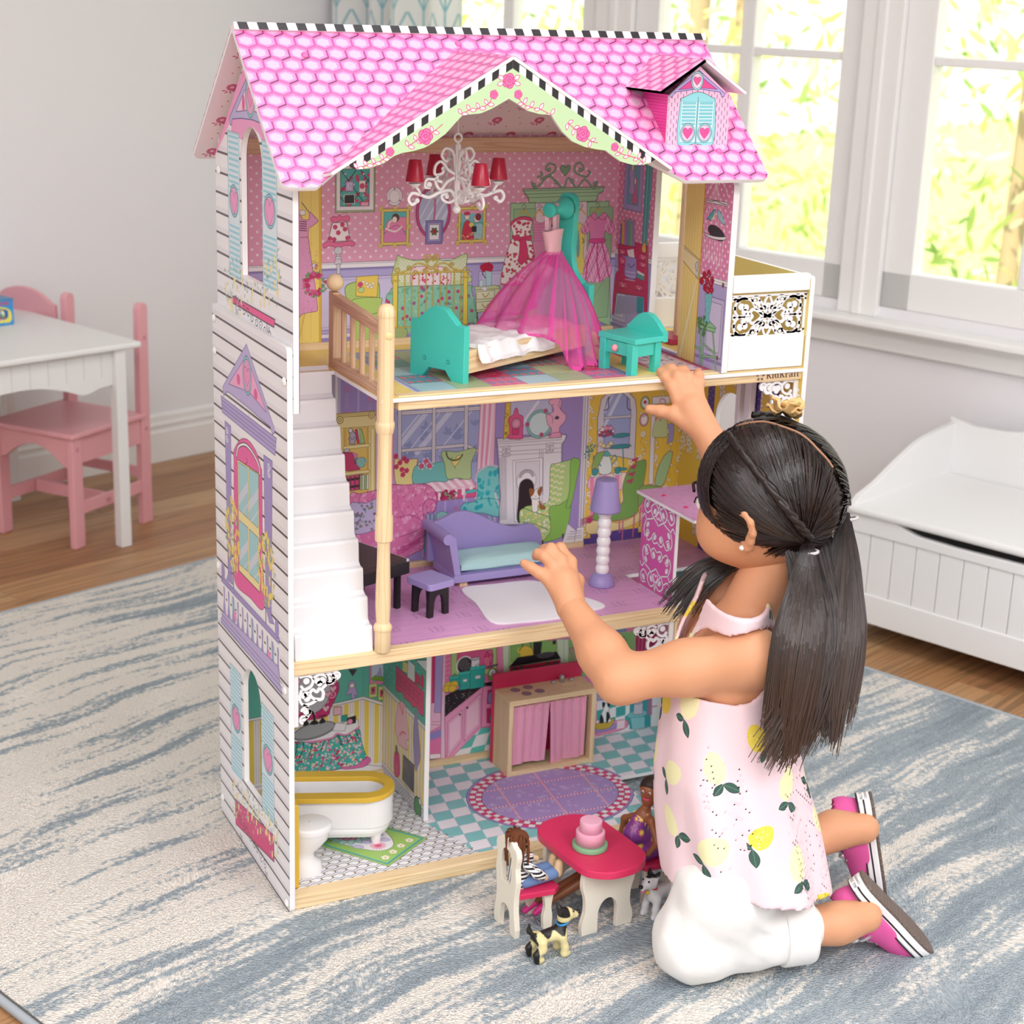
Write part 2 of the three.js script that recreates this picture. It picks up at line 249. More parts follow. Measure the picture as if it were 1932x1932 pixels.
const dressFill = (g, kind, x0, y0, x1, y1) => { const w = x1 - x0, h = y1 - y0;
  if (kind === 'rose') for (let i = 0; i < w * h / 40; i++) { const x = x0 + rnd() * w, y = y0 + rnd() * h; rose(g, x, y, rr(1.4, 2.3), '#e2385f', '#a81740'); leaf(g, x + 2, y + 1, 2.4, rr(0, 6), '#cfd89c'); }
  if (kind === 'plaid') { g.lineWidth = 1; for (let i = -4; i < 26; i++) { line(g, [x0 + i * 7 - 20, y0, x0 + i * 7 + 30, y1], 'rgba(255,215,235,.9)', 1.3); line(g, [x0 + i * 7 + 30, y0, x0 + i * 7 - 20, y1], i % 2 ? 'rgba(90,40,80,.75)' : 'rgba(255,215,235,.9)', i % 2 ? .9 : 1.3); line(g, [x0 + i * 14 + 32, y0, x0 + i * 14 - 18, y1], 'rgba(90,40,80,.6)', .5); } } };
const roseBed = (g, p, cols) => { const xs = p.filter((_, i) => i % 2 === 0), ys = p.filter((_, i) => i % 2); return [min(...xs), min(...ys), max(...xs) - min(...xs), max(...ys) - min(...ys)]; };
const artB3 = art(648, 325, 2.4, (g) => {
  rect(g, 0, 0, 648, 325, '#e9a8c4'); dots(g, 4, 0, 648, 330, 16.6, 2.05, '#f8e6ee');
  const yr = (x) => { const a = [152,198], b = [449,198]; return a[1] + (b[1] - a[1]) * (x - a[0]) / (b[0] - a[0]); };
  g.save(); g.translate(0, yr(0)); g.transform(1, (yr(100) - yr(0)) / 100, 0, 1, 0, 0);
  rect(g, 0, 0, 648, 140, '#b5abda'); rect(g, 0, 0, 648, 8.5, '#f4f2f6', K2, .5); line(g, [0, 2.2, 648, 2.2], K2, .35); rect(g, 0, 8.5, 648, 3, '#8f84bd');
  for (let x = 38; x < 640; x += 92) { rect(g, x, 22, 80, 78, '#cfc7e8', '#5d5389', .6); rect(g, x + 4, 26, 72, 70, null, '#8f85bd', .6); rect(g, x + 6, 28, 68, 66, '#d3cbe9'); }
  rect(g, 0, 106, 648, 6, '#e6e2ee', '#6a5f93', .5); rect(g, 0, 112, 648, 20, '#9a90cb'); g.restore();
  // yellow door at the left with a dress on it
  poly(g, [103,84,151,84,151,322,147,326,101,310], '#f3dc77', '#8a6b1e', .6); poly(g, [147,84,151,84,151,322,147,326], '#e3b945');
  for (const x of [0, 80]) line(g, [122,84,121,311].map((v, i) => i % 2 ? v : v + x / 6), '#d9b957', .5);
  line(g, [137,194,147,198], '#8a6b1e', .6); line(g, [136,197,147,201], '#8a6b1e', .5); line(g, [116,311,136,225], '#d9b957', 1.5);
  curve(g, [121,109,128,118,133,124], '#6b5a5f', 1.2); rect(g, ...[118,120], 8, 7, '#f4f0f2', K2, .4);
  blob(g, [115,136,123,134,132,133,133,123,140,129,146,136,140,141,136,144,132,146,131,160,136,197,142,236,145,264,142,269,131,270,121,272,111,270], '#e6a3cb', '#7d3c68', .7);
  speckle(g, ...[117,160], 28, 110, 60, .5, .9, ['#c4568f'], .5); line(g, [118,159,131,159], '#7d3c68', .8); for (let i = 0; i < 5; i++) curve(g, [[118,136][0], [118,136][1] + i * 3.2, [128,136][0], [128,136][1] + i * 3.2 + 1], '#5c1f4a', 1.2);
  { const [x, y] = [141,228]; for (let i = 0; i < 90; i++) { const a = rnd() * 6.28, q = rr(10, 18); leaf(g, x + cos(a) * q, y + sin(a) * q, 4, a + rr(-1, 1), '#7fae7c', '#41683f', .3); } for (let i = 0; i < 46; i++) { const a = rnd() * 6.28, q = rr(10.5, 17); rose(g, x + cos(a) * q, y + sin(a) * q, rr(2, 3), i % 2 ? '#ef7fb0' : '#d9356f', '#9c1a4c'); } ell(g, ...[140,201], 3.4, 3.4, '#e9e4e8', K2, .5); ell(g, ...[143,203], 1.6, 4, null, '#c33f7a', 1.2); }
  // memo board
  { const a = [172,56], b = [234,125]; rect(g, a[0], a[1] - 10, b[0] - a[0], b[1] - a[1] + 10, '#a6b48b', '#5c6a48', .7); rect(g, a[0] + 2, a[1] - 10, b[0] - a[0] - 4, b[1] - a[1] + 7, '#f5f3f6', '#777', .5);
    const c = [180,62], d = [225,116], w = d[0] - c[0], h = d[1] - c[1]; g.save(); g.beginPath(); g.rect(...c, w, h); g.clip(); rect(g, ...c, w, h, '#4fb8b4'); for (let i = 0; i < 26; i++) rose(g, c[0] + rnd() * w, c[1] + rnd() * h, 2.6, '#e2517f', '#a82350'); speckle(g, ...c, w, h, 40, .6, 1.2, ['#b6d08a'], .5);
    for (const s of [0, 1]) for (let k = -1; k < 3; k++) line(g, s ? [c[0] + k * 30, c[1], c[0] + k * 30 + 60, c[1] + 80] : [c[0] + k * 30 + 60, c[1] - 6, c[0] + k * 30, c[1] + 74], '#1f1c22', 1);
    rect(g, c[0] + 8, c[1] + 18, 12, 14, '#c9b9e6', K, .4); rect(g, c[0] + 29, c[1] + 17, 10, 17, '#f4eef0', K, .4); rose(g, c[0] + 34, c[1] + 25, 4, '#d85f86'); rect(g, c[0] + 6, c[1] + 37, 16, 13, '#1d1d22', '#ddd', 1); rect(g, c[0] + 9, c[1] + 57, 14, 12, '#1d1d22', '#ddd', 1); rect(g, c[0] + 32, c[1] + 48, 12, 6, '#f0a9c6', K, .4); g.restore(); g.font = '11px serif'; g.fillStyle = '#f4f0fa'; g.fillText('C', c[0] + 10.5, c[1] + 29);
    for (const [u, v] of [[418, 145], [600, 145], [504, 240], [405, 348], [597, 343]]) ell(g, a[0] + (u - 318) * .157, a[1] + (v - 60) * .157, 1.6, 1.6, '#f4f2f4', K, .4); rect(g, ...c, w, h, null, '#333', .6); }
  // plates, mirror, small frame
  for (const p of [[265,103], [392,102], [327,69]]) { ell(g, p[0], p[1], 12.5, 13.5, '#efedf2', '#8b8294', .7); ell(g, p[0], p[1], 8.2, 9, '#f7f6f9', '#b9b2c0', .5); for (const k of [-1.57, .6, 2.5]) rose(g, p[0] + cos(k) * 10.3, p[1] + sin(k) * 11, 1.3, '#c86a90'); }
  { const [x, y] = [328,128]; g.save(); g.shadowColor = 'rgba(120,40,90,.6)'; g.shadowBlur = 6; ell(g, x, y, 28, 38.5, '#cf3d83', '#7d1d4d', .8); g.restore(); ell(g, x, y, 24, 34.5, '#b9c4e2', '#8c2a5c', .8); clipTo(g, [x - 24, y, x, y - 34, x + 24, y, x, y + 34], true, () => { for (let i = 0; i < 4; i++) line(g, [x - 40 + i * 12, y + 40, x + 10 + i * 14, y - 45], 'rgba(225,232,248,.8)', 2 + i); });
    curve(g, [x + 1.5, y - 38, x + 2.5, y - 10, x + 1, y + 18], '#c86a97', 3.2); const a = [316,140], b = [344,175]; rect(g, ...a, b[0] - a[0], b[1] - a[1], '#8d84c4', '#40386a', .8); rect(g, a[0] + 3, a[1] + 3, b[0] - a[0] - 6, b[1] - a[1] - 6, '#a9a0d6', '#40386a', .5); rect(g, a[0] + 6, a[1] + 6, b[0] - a[0] - 12, b[1] - a[1] - 12, '#f3f1f6', '#40386a', .5); const mx = (a[0] + b[0]) / 2, my = (a[1] + b[1]) / 2 - 1; for (let k = 0; k < 6; k++) leaf(g, mx, my, 7, k * 1.05, '#3e6b3a'); rose(g, mx, my, 3.2, '#c2203c', '#7a0e22'); }
  frameGold(g, ...[244,121], ...[289,175], (x, y, w, h) => { blob(g, [x + w * .1, y + h * .45, x + w * .3, y + h * .25, x + w, y + h * .2, x + w * 1.05, y + h * .6, x + w * .1, y + h * .7], '#ef8fb8', '#a63e72', .5); blob(g, [x, y + h * .75, x + w * .5, y + h * .45, x + w * .85, y + h * .6, x + w, y + h, x, y + h], '#e78ac0', '#8d3a74', .6); ell(g, x + w * .52, y + h * .2, 6, 6.5, '#5a3326'); ell(g, x + w * .48, y + h * .26, 4, 4.8, '#fbe9e4', K, .3); curve(g, [x + w * .1, y + h * .55, x + w * .5, y + h * .65, x + w * .8, y + h * .5], '#fbe9e4', 2.6); curve(g, [x + w * .2, y + h * .5, x + w * .25, y + h * .35, x + w * .4, y + h * .28], '#fbe9e4', 2.2); });
  frameGold(g, ...[369,121], ...[415,175], (x, y, w, h) => { rect(g, x, y, w, h * .4, '#7fc4cc'); rect(g, x, y, w, h * .12, '#eea2c2'); blob(g, [x + w * .1, y + h, x + w * .15, y + h * .45, x + w * .4, y + h * .4, x + w * .6, y + h], '#d42a4c', '#7d1028', .5); ell(g, x + w * .28, y + h * .22, 4, 5, '#fbe3da', K, .4); ell(g, x + w * .27, y + h * .12, 5, 2.6, '#d42a4c', K, .3); blob(g, [x + w * .6, y + h * .9, x + w * .65, y + h * .5, x + w, y + h * .5, x + w, y + h], '#9fd2dc', K, .4); ell(g, x + w * .72, y + h * .3, 5, 6, '#fbe3da', K, .4); ell(g, x + w * .78, y + h * .24, 5, 5.4, '#8c1f3a'); ell(g, x + w * .48, y + h * .5, 4.4, 4, '#f0d878', K, .4); rect(g, x + w * .5, y + h * .55, 8, 9, '#231d22'); speckle(g, x, y + h * .75, w, h * .25, 40, .6, 1.2, ['#8fb46a', '#f0b4cc', '#e8d27a']); });
  // standing lamp
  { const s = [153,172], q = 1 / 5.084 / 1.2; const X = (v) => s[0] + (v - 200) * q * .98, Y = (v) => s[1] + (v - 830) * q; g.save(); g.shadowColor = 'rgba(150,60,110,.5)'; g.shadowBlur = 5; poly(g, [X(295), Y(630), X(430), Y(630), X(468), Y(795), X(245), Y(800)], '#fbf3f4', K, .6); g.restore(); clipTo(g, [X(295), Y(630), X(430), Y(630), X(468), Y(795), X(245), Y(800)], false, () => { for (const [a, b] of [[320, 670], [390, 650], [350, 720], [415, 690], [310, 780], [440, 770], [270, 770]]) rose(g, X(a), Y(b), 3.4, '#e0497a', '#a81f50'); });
    blob(g, [X(275), Y(600), X(300), Y(575), X(340), Y(580), X(360), Y(560), X(390), Y(580), X(440), Y(570), X(460), Y(600), X(440), Y(622), X(380), Y(612), X(310), Y(630)], '#e8709c', '#8c2450', .6); blob(g, [X(205), Y(815), X(260), Y(795), X(350), Y(812), X(470), Y(795), X(515), Y(825), X(480), Y(845), X(420), Y(835), X(350), Y(855), X(270), Y(835), X(215), Y(855)], '#e8709c', '#8c2450', .6);
    for (const [v, r] of [[880, 38], [930, 22], [955, 30], [985, 34]]) ell(g, X(350), Y(v), r * q, r * q * .9, '#d8d6dc', '#55505c', .5); rect(g, X(337), Y(1000), 5, 20, '#d8d6dc', '#55505c', .5); poly(g, [X(310), Y(1115), X(335), Y(1090), X(365), Y(1090), X(390), Y(1115)], '#d8d6dc', '#55505c', .5); }
  // green armchair with cushion
  blob(g, [189,234,202,228,218,225,239,229,243,240,243,253,245,269,249,290,251,315,244,323,221,320,203,324,199,304,197,271,189,247], '#b3d06c', '#39512a', .8); clipTo(g, [189,234,202,228,218,225,239,229,243,240,243,253,245,269,249,290,251,315,244,323,221,320,203,324,199,304,197,271,189,247], true, () => dots(g, ...[188,224], 80, 130, 5, .6, '#e6f0c6'));
  blob(g, [201,254,243,253,246,261,243,273,229,277,203,271], '#b9d674', '#39512a', .6); curve(g, [203,287,218,282,243,286], '#39512a', .6); poly(g, [206,220,241,219,239,252,205,249], '#f0d25c', '#7d6420', .7); rose(g, ...[212,232], 4, '#d95f8c'); blob(g, [209,238,218,237,216,244,210,243], '#c4da94', '#59703a', .5); for (const [x, y] of [[410, 610], [440, 625], [470, 640], [500, 630], [450, 655], [485, 660]]) ell(g, [146,123][0] + x * .1735, [146,123][1] + y * .172 - .0, 2.3, 2, '#f6f2ea', K2, .3);
  // yellow iron bed
  blob(g, [270,194,277,193,299,199,329,198,356,201,380,192,386,195,384,215,387,237,271,239], '#cfe0a4', '#5b7a3a', .8); clipTo(g, [274,196,299,200,357,202,384,197,383,232,274,231], false, () => { const [x, y] = [274,195]; for (let i = -20; i < 40; i++) { line(g, [x + i * 5, y, x + i * 5 + 40, y + 45], '#f3f6e6', 1); line(g, [x + i * 5 + 40, y, x + i * 5, y + 45], '#f3f6e6', 1); } });
  blob(g, [295,212,320,209,355,214,357,239,339,242,298,242], '#f6e4ea', '#b13c66', .8); clipTo(g, [295,212,320,209,355,214,357,239,339,242,298,242], true, () => { const [x, y] = [295,209]; for (let i = 0; i < 70; i++) ell(g, x + rnd() * 60, y + rnd() * 36, 1.4, 1.4, '#d4305c'); });
  { const q = [253,257,260,244,276,238,385,240,395,249,403,280,408,298,404,308,385,302,341,303,279,308,257,290]; blob(g, q, '#8fcfb4', '#2c5f52', .8); clipTo(g, q, true, () => { const [x, y, w, h] = roseBed(g, q); speckle(g, x, y, w, h, 110, 2, 5, ['#7fc1a0', '#a6d9b6', '#6fb394'], .5); speckle(g, x, y, w, h, 90, 1, 2.2, ['#e3dc7c'], .4); for (let i = 0; i < 40; i++) rose(g, x + rnd() * w, y + rnd() * h, 2.6, i % 3 ? '#e0548f' : '#9a7cc0', '#8c2a5c'); }); }
  blob(g, [261,299,286,302,288,314,279,322,267,314], '#a9bf80', '#39512a', .6);
  { const c = '#e9d264', e = '#7d6420', L0 = (p, w = 1.6) => { curve(g, p, e, w + .9); curve(g, p, c, w); };
    for (let i = 0; i < 10; i++) { const x = 725 + i * 67; L0([[146,214][0] + x * .1735, [146,219][1] - i * .25, [146,214][0] + x * .1735 + .3, [146,298][1] - i * .3], 1.1); if (i < 9) curve(g, [[146,123][0] + x * .1735, [146,221][1] - i * .25, [146,123][0] + (x + 33) * .1735, [146,214][1] - i * .25, [146,123][0] + (x + 67) * .1735, [146,220][1] - i * .25], c, 1.3); }
    poly(g, [264,220,272,220,272,301,265,301], '#f0d95e', e, .6); poly(g, [380,219,387,219,389,302,381,302], '#f0d95e', e, .6); L0([262,219,326,218,390,219], 1.8); L0([262,229,274,229], 1.4); L0([377,228,389,228], 1.4); L0([264,300,389,301], 1.2);
    L0([271,217,267,211,274,211,274,217,288,213,302,204,315,206,326,213,337,207,349,205,364,214,377,218,382,213,388,215], 1.5); L0([326,213,317,201,316,194,322,192,327,196,331,192,337,194,336,202,326,213], 1.7);
    for (const [x, y, d] of [[1000, 415, 1], [1062, 413, -1], [980, 515, -1], [1085, 510, 1], [830, 480, 1], [1230, 470, -1], [890, 520, 1], [1175, 510, -1]]) wscroll(g, [146,123][0] + x * .1735, [319,127][1] + y * .1722, 4.2, d, 0, 1.4, e, 1.9), wscroll(g, [146,123][0] + x * .1735, [319,127][1] + y * .1722, 4.2, d, 0, 1.4, c, 1.1); }
  // bedside chest with jug of flowers
  poly(g, [400,245,443,243,440,282,404,283], '#dfe6bd', '#5b6a3e', .8); poly(g, [399,243,435,242,444,246,441,248,400,248], '#d0dba6', '#5b6a3e', .7); for (const y of [720, 815]) { poly(g, [[403,129][0], [407,251][1] + (y - 720) * .172, [434,130][0], [438,250][1] + (y - 720) * .172, [433,130][0], [438,262][1] + (y - 720) * .172, [403,129][0], [408,263][1] + (y - 720) * .172], '#e9eecb', '#5b6a3e', .6); curve(g, [[413,129][0], [413,254][1] + (y - 720) * .172, [418,129][0], [413,260][1] + (y - 720) * .172, [424,129][0], [413,254][1] + (y - 720) * .172], '#a8823a', 1.3); }
  line(g, [405,283,406,306], '#5b6a3e', 1.6); line(g, [439,283,438,306], '#5b6a3e', 1.6); poly(g, [409,245,422,244,418,251], '#f3f1f4', '#8a8494', .4);
  poly(g, [417,218,428,217,428,242,419,244], '#b6dde0', '#41717a', .6); curve(g, [416,218,412,223,417,230], '#33454c', 1.4); poly(g, [407,234,414,233,413,243,408,244], '#cfe6ec', '#6a8c94', .5); for (const [x, y] of [[1530, 490], [1560, 475], [1590, 470], [1615, 490], [1545, 510], [1585, 505], [1610, 510]]) rose(g, [146,123][0] + x * .1735, [409,129][1] + y * .172, 4, '#d92c50', '#8c1030');
  // green wardrobe, dresses
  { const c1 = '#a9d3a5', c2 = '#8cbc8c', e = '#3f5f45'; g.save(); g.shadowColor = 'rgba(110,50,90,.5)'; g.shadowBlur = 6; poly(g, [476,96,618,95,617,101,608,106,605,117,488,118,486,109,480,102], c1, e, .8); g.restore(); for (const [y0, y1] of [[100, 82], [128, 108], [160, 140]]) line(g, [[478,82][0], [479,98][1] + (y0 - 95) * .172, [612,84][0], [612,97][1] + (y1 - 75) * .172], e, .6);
    poly(g, [488,118,605,117,612,239,492,245], '#f0d9e4', e, .6); rect(g, ...[498,124], 82, 3.2, '#e7e5ec', K2, .4);
    for (const p of [[456,117,498,117,506,296,462,297], [589,118,628,117,642,318,598,297]]) { poly(g, p, c1, e, .8); const [x, y, w, h] = roseBed(g, p); rect(g, x + 6, y + 9, w - 12, h * .4, '#9cc79a', e, .6); rect(g, x + 6, y + h * .5, w - 12, h * .42, '#9cc79a', e, .6); curve(g, [x + 9, y + h * .85, x + w * .5, y + h * .7, x + w - 10, y + h * .58], '#5c8a62', .5); }
    // scroll crest
    const L0 = (p, w = 2) => { curve(g, p, '#3c5a44', w + 1); curve(g, p, '#86ab88', w); }; L0([491,86,496,94,505,90,521,77,545,95,554,80,569,95,583,83,599,96,605,87]); L0([501,78,509,75,506,71]); L0([507,81,528,71,530,61,520,58,514,65,520,69]); L0([583,79,566,72,565,61,574,57,580,66,574,70]); L0([586,79,592,73,589,70]); heart(g, ...[548,68], 9, '#7fa583', '#3c5a44', .8); for (const p of [[495,90], [520,67], [574,68], [601,90], [533,86], [561,85]]) ell(g, p[0], p[1], 3, 3, '#86ab88', '#3c5a44', .6);
    const hanger = (x, y) => { curve(g, [x - 9, y + 9, x, y, x + 9, y + 8], '#d9b23e', 2); curve(g, [x, y, x + 1, y - 3, x + 4, y - 6, x - 1, y - 9, x - 3, y - 5], '#4b4650', .7); };
    blob(g, [496,138,502,146,513,148,520,138,521,154,517,171,522,184,523,212,496,201,498,170,496,153], '#e58fbb', '#8d3a6c', .6); for (let i = 0; i < 7; i++) curve(g, [[494,83][0], [494,150][1] + i * 4.2, [505,83][0], [494,151][1] + i * 4.2, [516,83][0], [494,150][1] + i * 4.2], '#c45f97', .7);
    blob(g, [520,138,531,137,551,139,552,202,535,219,523,201], '#a8224f', '#5c1030', .6); blob(g, [519,155,532,154,533,178,522,191], '#c7d86c', '#5b6a2e', .5); blob(g, [521,154,528,150,530,157], '#1f1a20');
    blob(g, [571,152,582,153,588,173,586,195,591,226,577,226,573,186], '#f3e27a', '#8a7420', .6); blob(g, [572,162,576,164,579,193,576,202], '#7cc0c4', '#2f6a72', .5); hanger(...[506,129]); hanger(...[521,128]); hanger(...[578,129]); curve(g, [584,174,586,179,584,182], '#3a3020', 1.2);
    const d1 = [458,146,474,138,493,141,492,160,491,166,498,187,500,211,489,228,484,243,460,244,444,240,448,209,457,179,462,167,459,155]; hanger(...[479,128]); blob(g, d1, '#fbf3f0', K, .7); clipTo(g, d1, true, () => dressFill(g, 'rose', ...[439,137], ...[503,245])); blob(g, [457,147,467,140,482,138,493,141,493,145,478,142,465,145,459,151], '#e8457e', '#8d1c48', .6); curve(g, [444,240,458,243,473,242], '#d9356c', 2);
    blob(g, [461,166,476,169,493,167,492,175,482,174,476,174,465,174], '#dd3a72', '#8d1c48', .6); blob(g, [475,174,484,174,489,200,481,210,473,208,474,190], '#dd3a72', '#8d1c48', .6);
    const d2 = [596,139,604,134,609,143,619,135,626,139,640,159,633,169,624,165,623,181,631,195,639,228,630,238,617,245,603,244,589,237,591,204,597,180,595,164,589,168,580,161,590,144]; hanger(...[608,128]); blob(g, d2, '#ef8fc4', '#8d2a6c', .7); clipTo(g, d2, true, () => { rect(g, ...[581,179], 60, 70, '#f2a0cc'); g.save(); g.beginPath(); g.rect(...[581,180], 70, 80); g.rect(...[578,133], 15, 40); g.rect(...[623,134], 15, 40); g.clip(); dressFill(g, 'plaid', ...[578,133], ...[641,246]); g.restore(); }); blob(g, [597,176,623,176,622,182,599,182], '#e8559c', '#8d2a6c', .6); curve(g, [605,184,595,214,593,239], '#d63f8c', 2.2); curve(g, [619,184,629,216,634,237], '#d63f8c', 2); curve(g, [611,184,612,215,619,243], '#d63f8c', 2.4); for (let i = 0; i < 6; i++) ell(g, [606,84][0], [609,147][1] + i * 5, .9, .9, '#fbe6f0', '#8d2a6c', .3); curve(g, [597,140,605,146,609,143,619,146,625,140], '#8d2a6c', .7); }
});
const shearY = (g, ax, ay, bx, by, f) => { g.save(); g.transform(1, (by - ay) / (bx - ax), 0, 1, 0, ay - ax * (by - ay) / (bx - ax)); f(); g.restore(); };
const artB2 = art(788, 343, 2.4, (g) => {
  rect(g, 0, 0, 788, 343, '#a693cf');
  for (let i = 0; i < 16; i++) { const x = 118 + i * 18.5; if (i % 2) for (let y = 0; y < 330; y += 5) { line(g, [x - 1.5, y, x + 1.5, y + 2.5, x - 1.5, y + 5], '#d9c8e8', .5); line(g, [x + 1.5, y, x - 1.5, y + 2.5, x + 1.5, y + 5], '#d9c8e8', .5); } else for (let y = 10 + (i % 4) * 9; y < 330; y += 38) { for (let k = 0; k < 6; k++) { leaf(g, x, y + 7 + k * 4, 3.4, 2.5, '#b6a7c9', null, 0); leaf(g, x, y + 7 + k * 4, 3.4, .6, '#b6a7c9', null, 0); } rose(g, x, y, 4, '#c78cb8', '#b06fa6'); } }
  // white column at the left and yellow bookcase
  for (const x of [0, 4, 8, 12, 16]) rect(g, [160,-14][0] + x * 1.1, 0, 4, 343, ['#a9a5b4', '#e5e3ea', '#b4b0be', '#efedf2', '#c4c1cc'][x / 4]);
  poly(g, [172,85,247,85,241,91,240,110,239,124,240,229,174,222,175,109,174,91], '#efdd8e', '#8a7434', .7); for (const k of [0, 25, 50]) line(g, [[172,86][0], [172,86][1] + k * .1, [246,86][0], [246,86][1] + k * .1], '#8a7434', .6);
  poly(g, [175,91,240,92,240,109,174,108], '#f2e3a0', '#8a7434', .5); for (const [u, v] of [[718, 1200], [1260, 1155]]) { const p = [113,-17]; const x = p[0] + u * .0946, y = p[1] + v * .0935; ell(g, x, y, 5, 5.6, '#f0e09a', '#6b5a26', .9); ell(g, x, y, 2, 2.4, '#f0e09a', '#6b5a26', .7); }
  poly(g, [187,108,227,109,228,226,187,222], '#e8c86a', '#8a7434', .6); poly(g, [187,108,191,108,192,222,187,222], '#dcb654'); poly(g, [224,109,227,109,228,226,225,225], '#dcb654'); for (const [a, b] of [[177,114,184,114,185,221,177,221], [231,112,237,112,238,227,232,226]].map((p) => [p, 0])) poly(g, a, '#f7ecb2', '#a89046', .6);
  for (const y of [0, 41.6, 79]) poly(g, [187,137,229,136,229,141,186,142].map((v, i) => i % 2 ? v + y : v), '#f4e5a2', '#8a7434', .6);
  blob(g, [195,112,200,110,202,114,206,119,207,124,205,133,206,135,196,134,197,130,195,126,197,121], '#b9b3c6', K, .8); ell(g, ...[198,113], 3.2, 3.6, '#e9e6ee', K, .6); curve(g, [197,124,201,127,205,123], K, .7); poly(g, [205,112,209,112,213,134,209,135], '#d8356c', K, .6); poly(g, [209,111,216,112,222,135,214,135], '#a8cf7a', K, .6); poly(g, [209,111,212,111,214,135,213,135], '#dfe9cf', K, .4);
  poly(g, [182,146,200,148,203,157,208,171,182,168], '#d13a70', '#6c1236', .8); poly(g, [182,147,201,148,205,165,214,176,196,177,182,173], '#cf3a6e', '#6c1236', .8); poly(g, [200,147,210,152,207,168,214,176], '#e08ab4', '#8a3a64', .5); blob(g, [209,158,221,158,222,166,220,172,212,172,208,165], '#92c4bc', '#3c6a66', .7); line(g, [222,167,225,162], '#92c4bc', 2.2); curve(g, [209,159,205,158,207,165], '#3c6a66', 1); ell(g, ...[192,144], 5, 3, '#cfcad8', K, .6);
  for (let i = 0; i < 4; i++) { rect(g, [192,184][0] + i * 6.9, [192,185][1] - i * .4, 6.2, 24, '#de4a86', K, .6); for (const y of [4, 16]) rect(g, [192,184][0] + i * 6.9 + .5, [192,185][1] + y - i * .4, 5.2, 4, '#3a2a36'); } for (let i = 0; i < 4; i++) rect(g, [214,185][0] + i * 3.6, [214,185][1], 3.2, 24, i % 2 ? '#e9efdc' : '#a8cf7a', K, .4);
  // bay window
  poly(g, [239,70,280,73,283,261,241,257], '#f0c4da', '#9a5a80', .5); for (let i = 0; i < 6; i++) poly(g, [240,74,242,74,243,250,241,249].map((v, k) => k % 2 ? v : v + i * 5.5), i % 2 ? '#e27fae' : '#f5dbe8');
  poly(g, [269,55,416,65,421,231,271,217], '#a8b2dc'); { const p = [277,85,415,89,414,212,279,217]; clipTo(g, p, false, () => { for (let i = 0; i < 26; i++) { const x = [276,42][0] + rnd() * 160, y = [163,130][1] + rnd() * 70 - 10; for (let k = 0; k < 9; k++) leaf(g, x, y, rr(6, 14), -1.57 + rr(-1.4, 1.4), '#8e9ccb', null, 0, .2); } for (const [x, w] of [[660, 5], [720, 14], [860, 4], [960, 16], [1180, 4]]) line(g, [[162,34][0] + x * .1735 - 20, [163,157][1], [162,34][0] + x * .1735 + 60, [162,68][1]], 'rgba(225,230,246,.75)', w * .55); }); }
  const mull = (p, w = 5) => { line(g, p, '#4b4655', w + 1.4); line(g, p, '#eceaf0', w); line(g, p, '#cbc8d4', w * .3); };
  mull([277,92,414,94], 5.5); mull([281,152,390,152], 4.5); mull([392,152,415,165], 4); mull([278,84,280,214], 5); mull([336,86,337,205], 5); mull([391,87,392,192], 5.5);
  poly(g, [415,85,442,87,442,233,408,274,412,197], '#f2c6da', '#8d4a74', .7); for (let i = 0; i < 5; i++) curve(g, [[418,87][0] + i * 4.8, [162,66][1], [417,140][0] + i * 4.6, [163,130][1], [415,231][0] + i * 3.6, [163,220][1]], i % 2 ? '#e88fb6' : '#fae6ee', 2.6);
  // window seat and cushions
  poly(g, [321,207,403,208,412,225,342,225], '#f3bcd4', '#8d3a64', .6); poly(g, [342,225,412,225,412,239,344,240], '#e3588e', '#8d2a58', .7); for (let i = 0; i < 5; i++) { poly(g, [328,207,334,207,352,224,344,225].map((v, k) => k % 2 ? v - i * 1.5 : v + i * 13.5), '#fbeaf1'); poly(g, [346,226,352,226,352,239,346,239].map((v, k) => k % 2 ? v - i * 1.6 : v + i * 13.5), '#fbeaf1'); }
  blob(g, [271,166,285,168,307,167,309,174,302,202,301,209,275,207], '#f2e79a', '#8d3a5c', .8); for (const [x, y] of [[720, 765], [680, 800], [745, 790], [640, 735], [700, 865], [645, 835], [745, 880], [710, 915]]) rose(g, [162,34][0] + x * .1735, [162,34][1] + y * .1715, 4, '#dd4478', '#a8214f');
  blob(g, [305,180,326,179,360,177,363,207,338,207,304,207], '#78c9c4', '#2f706e', .8); for (const [x, y] of [[890, 850], [935, 810], [968, 855]]) { for (let k = 0; k < 5; k++) leaf(g, [162,34][0] + x * .1735, [162,34][1] + y * .1715, 7, k * 1.3, '#f1f5f2', null, 0); rose(g, [162,34][0] + x * .1735, [162,34][1] + y * .1715, 4.2, '#ee6f96', '#b52858'); }
  blob(g, [351,160,378,162,409,159,402,182,401,208,378,205,361,204,356,182], '#bdd79b', '#4d6a34', .8); blob(g, [367,170,373,176,377,169,385,168,383,173,379,181,372,185,368,176], '#f2e08a', '#6b5a2a', .6); line(g, [373,185,374,189], '#6b5a2a', .8); for (let k = 0; k < 22; k++) { const a = .3 + k * .13; leaf(g, [373,48][0] + cos(a) * 14, [163,162][1] + sin(a) * 13, 4, a + 1.4, '#4b5a34', null, 0); }
